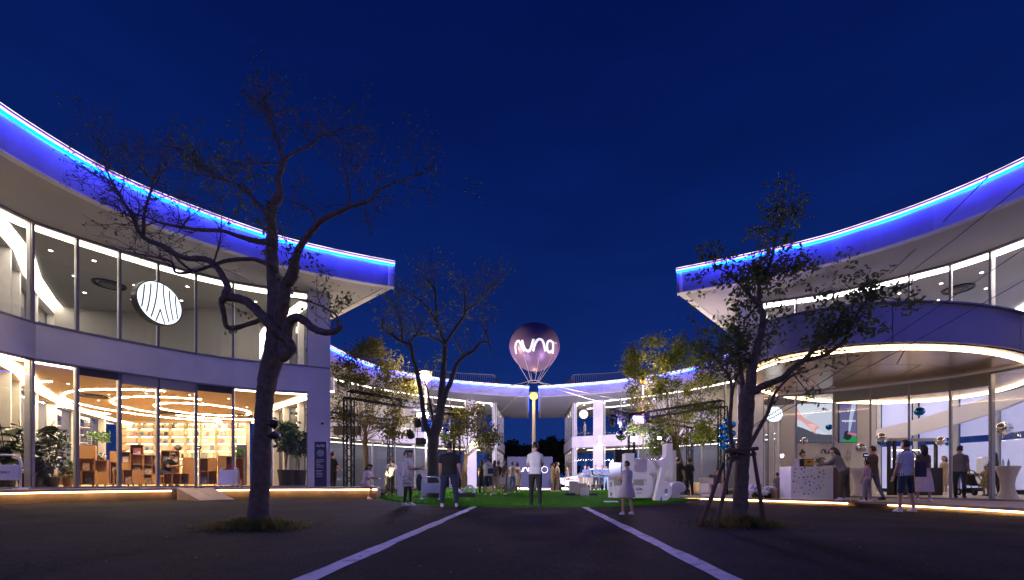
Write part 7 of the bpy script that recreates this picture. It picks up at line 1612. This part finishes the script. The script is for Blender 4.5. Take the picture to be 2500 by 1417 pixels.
person((BCX(2440, 16.0), 16.2, ZR + 0.03), BACK, 'person in dark green behind the cocktail table nearest the frame side', 1.64, fab('dark_green', (0.05, 0.08, 0.04)), F_BLACK, shoe_b, fem=True, style='long')
person((BCX(2262, 12.2), 12.3, ZR), BACK - 0.2, 'woman in dark top and pale long skirt entering the pavilion', 1.62, F_BROWN, F_ROSE, shoe_w, style='long', fem=True, legs='bare', skirt=(1.0, 0.28, 0.26))
person((BCX(2150, 12.9), 13.2, ZR), BACK + 0.3, 'person in brown clothes stepping through the pavilion doorway', 1.66, F_BROWN, F_GREY, shoe_b, style='short', pose_l=((14, 8, 3), (-12, 10, 3)))
person((BCX(2305, 18.4), 18.4, ZR + 0.03), LEFT, 'woman in beige at the far cocktail tables', 1.62, F_BEIGE, F_BEIGE, shoe_w, hair_brown, 'long', fem=True, legs='bare', skirt=(1.0, 0.4, 0.22), dress=True)
for px, Y, lb_, st in ((1898, 15.6, 'child with short hair sitting behind the wooden box', 'short'), (1915, 15.7, 'child with a hair bun sitting behind the wooden box', 'bun')):
    person((BCX(px, Y), Y, ZR + 0.28), BACK + 0.2, lb_, 1.15, F_GREY if st == 'short' else F_BROWN, F_NAVY, shoe_w, style=st, seat=0.0, pose_l=((80, 90, 6), (80, 90, 6)), build=1.05)
    t = thing('stool', 'small round stool under the ' + ('short-haired child' if st == 'short' else 'child with the bun'), 'stool', (BCX(px, Y), Y + 0.02, ZR)); MB().lathe([(0.001, 0.2), (0.15, 0.2), (0.16, 0.24), (0.001, 0.26)], 16).build('seat', oak, t)
    for a in range(3): MB().tube([(0.12 * math.cos(a * 2.1), 0.12 * math.sin(a * 2.1), 0), (0.08 * math.cos(a * 2.1), 0.08 * math.sin(a * 2.1), 0.21)], 0.014, 6).build('leg', oak, t)
person((BCX(1766, 18.0), 18.6, gz(8, 18.6) + 0.42), LEFT, 'person in white sitting in the lounge corner beyond the propped tree', 1.66, F_WHITE, F_BEIGE, shoe_w, seat=0.0, pose_l=((85, 88, 4), (85, 88, 4)))
t = thing('lounge_stool', 'white stool under the seated person in the lounge corner', 'stool', (BCX(1766, 18.0), 18.62, gz(8, 18.6))); MB().rbox((0, 0, 0.2), (0.42, 0.42, 0.38), 0.08).build('seat', wt, t)
# reader in the library, people upstairs in the far building
person((BCX(404, 16.5), 16.45, Z_FL + 0.45), RIGHT - 0.1, 'person in black reading at the library bookcases', 1.7, F_BLACK, F_NAVY, shoe_b, seat=0.0, pose_l=((82, 86, 5), (82, 86, 5)), pose_a=((35, 6, 70, 0.3), (35, 6, 70, 0.3)), lean=26, head=(22, 0))
t = thing('reading_stool', 'wooden stool under the reader in the library', 'stool', (BCX(404, 16.5), 16.45, Z_FL + 0.03)); MB().rbox((0, 0, 0.38), (0.36, 0.36, 0.05), 0.05).build('seat', oak, t)
for s in ((.14, .14), (-.14, .14), (.14, -.14), (-.14, -.14)): MB().tube([(s[0], s[1], 0), (s[0] * 0.8, s[1] * 0.8, 0.36)], 0.016, 6).build('leg', oak, t)
person((BCX(1428, 40.5), 40.5, 4.62), LEFT, 'person in white standing at the far upper window below the globe lamp', 1.7, F_WHITE, F_BEIGE, shoe_w, vox=0.022); person((BCX(1406, 40.8), 40.8, 4.62), RIGHT, 'person in ochre at the far upper window corner', 1.64, F_OCHRE, F_GREY, shoe_b, vox=0.022, fem=True, style='long')
finish_people()

for o in bpy.data.objects:
    if 'label' in o and len(o['label'].split()) > 16: print('LONG', o.name, o['label'])
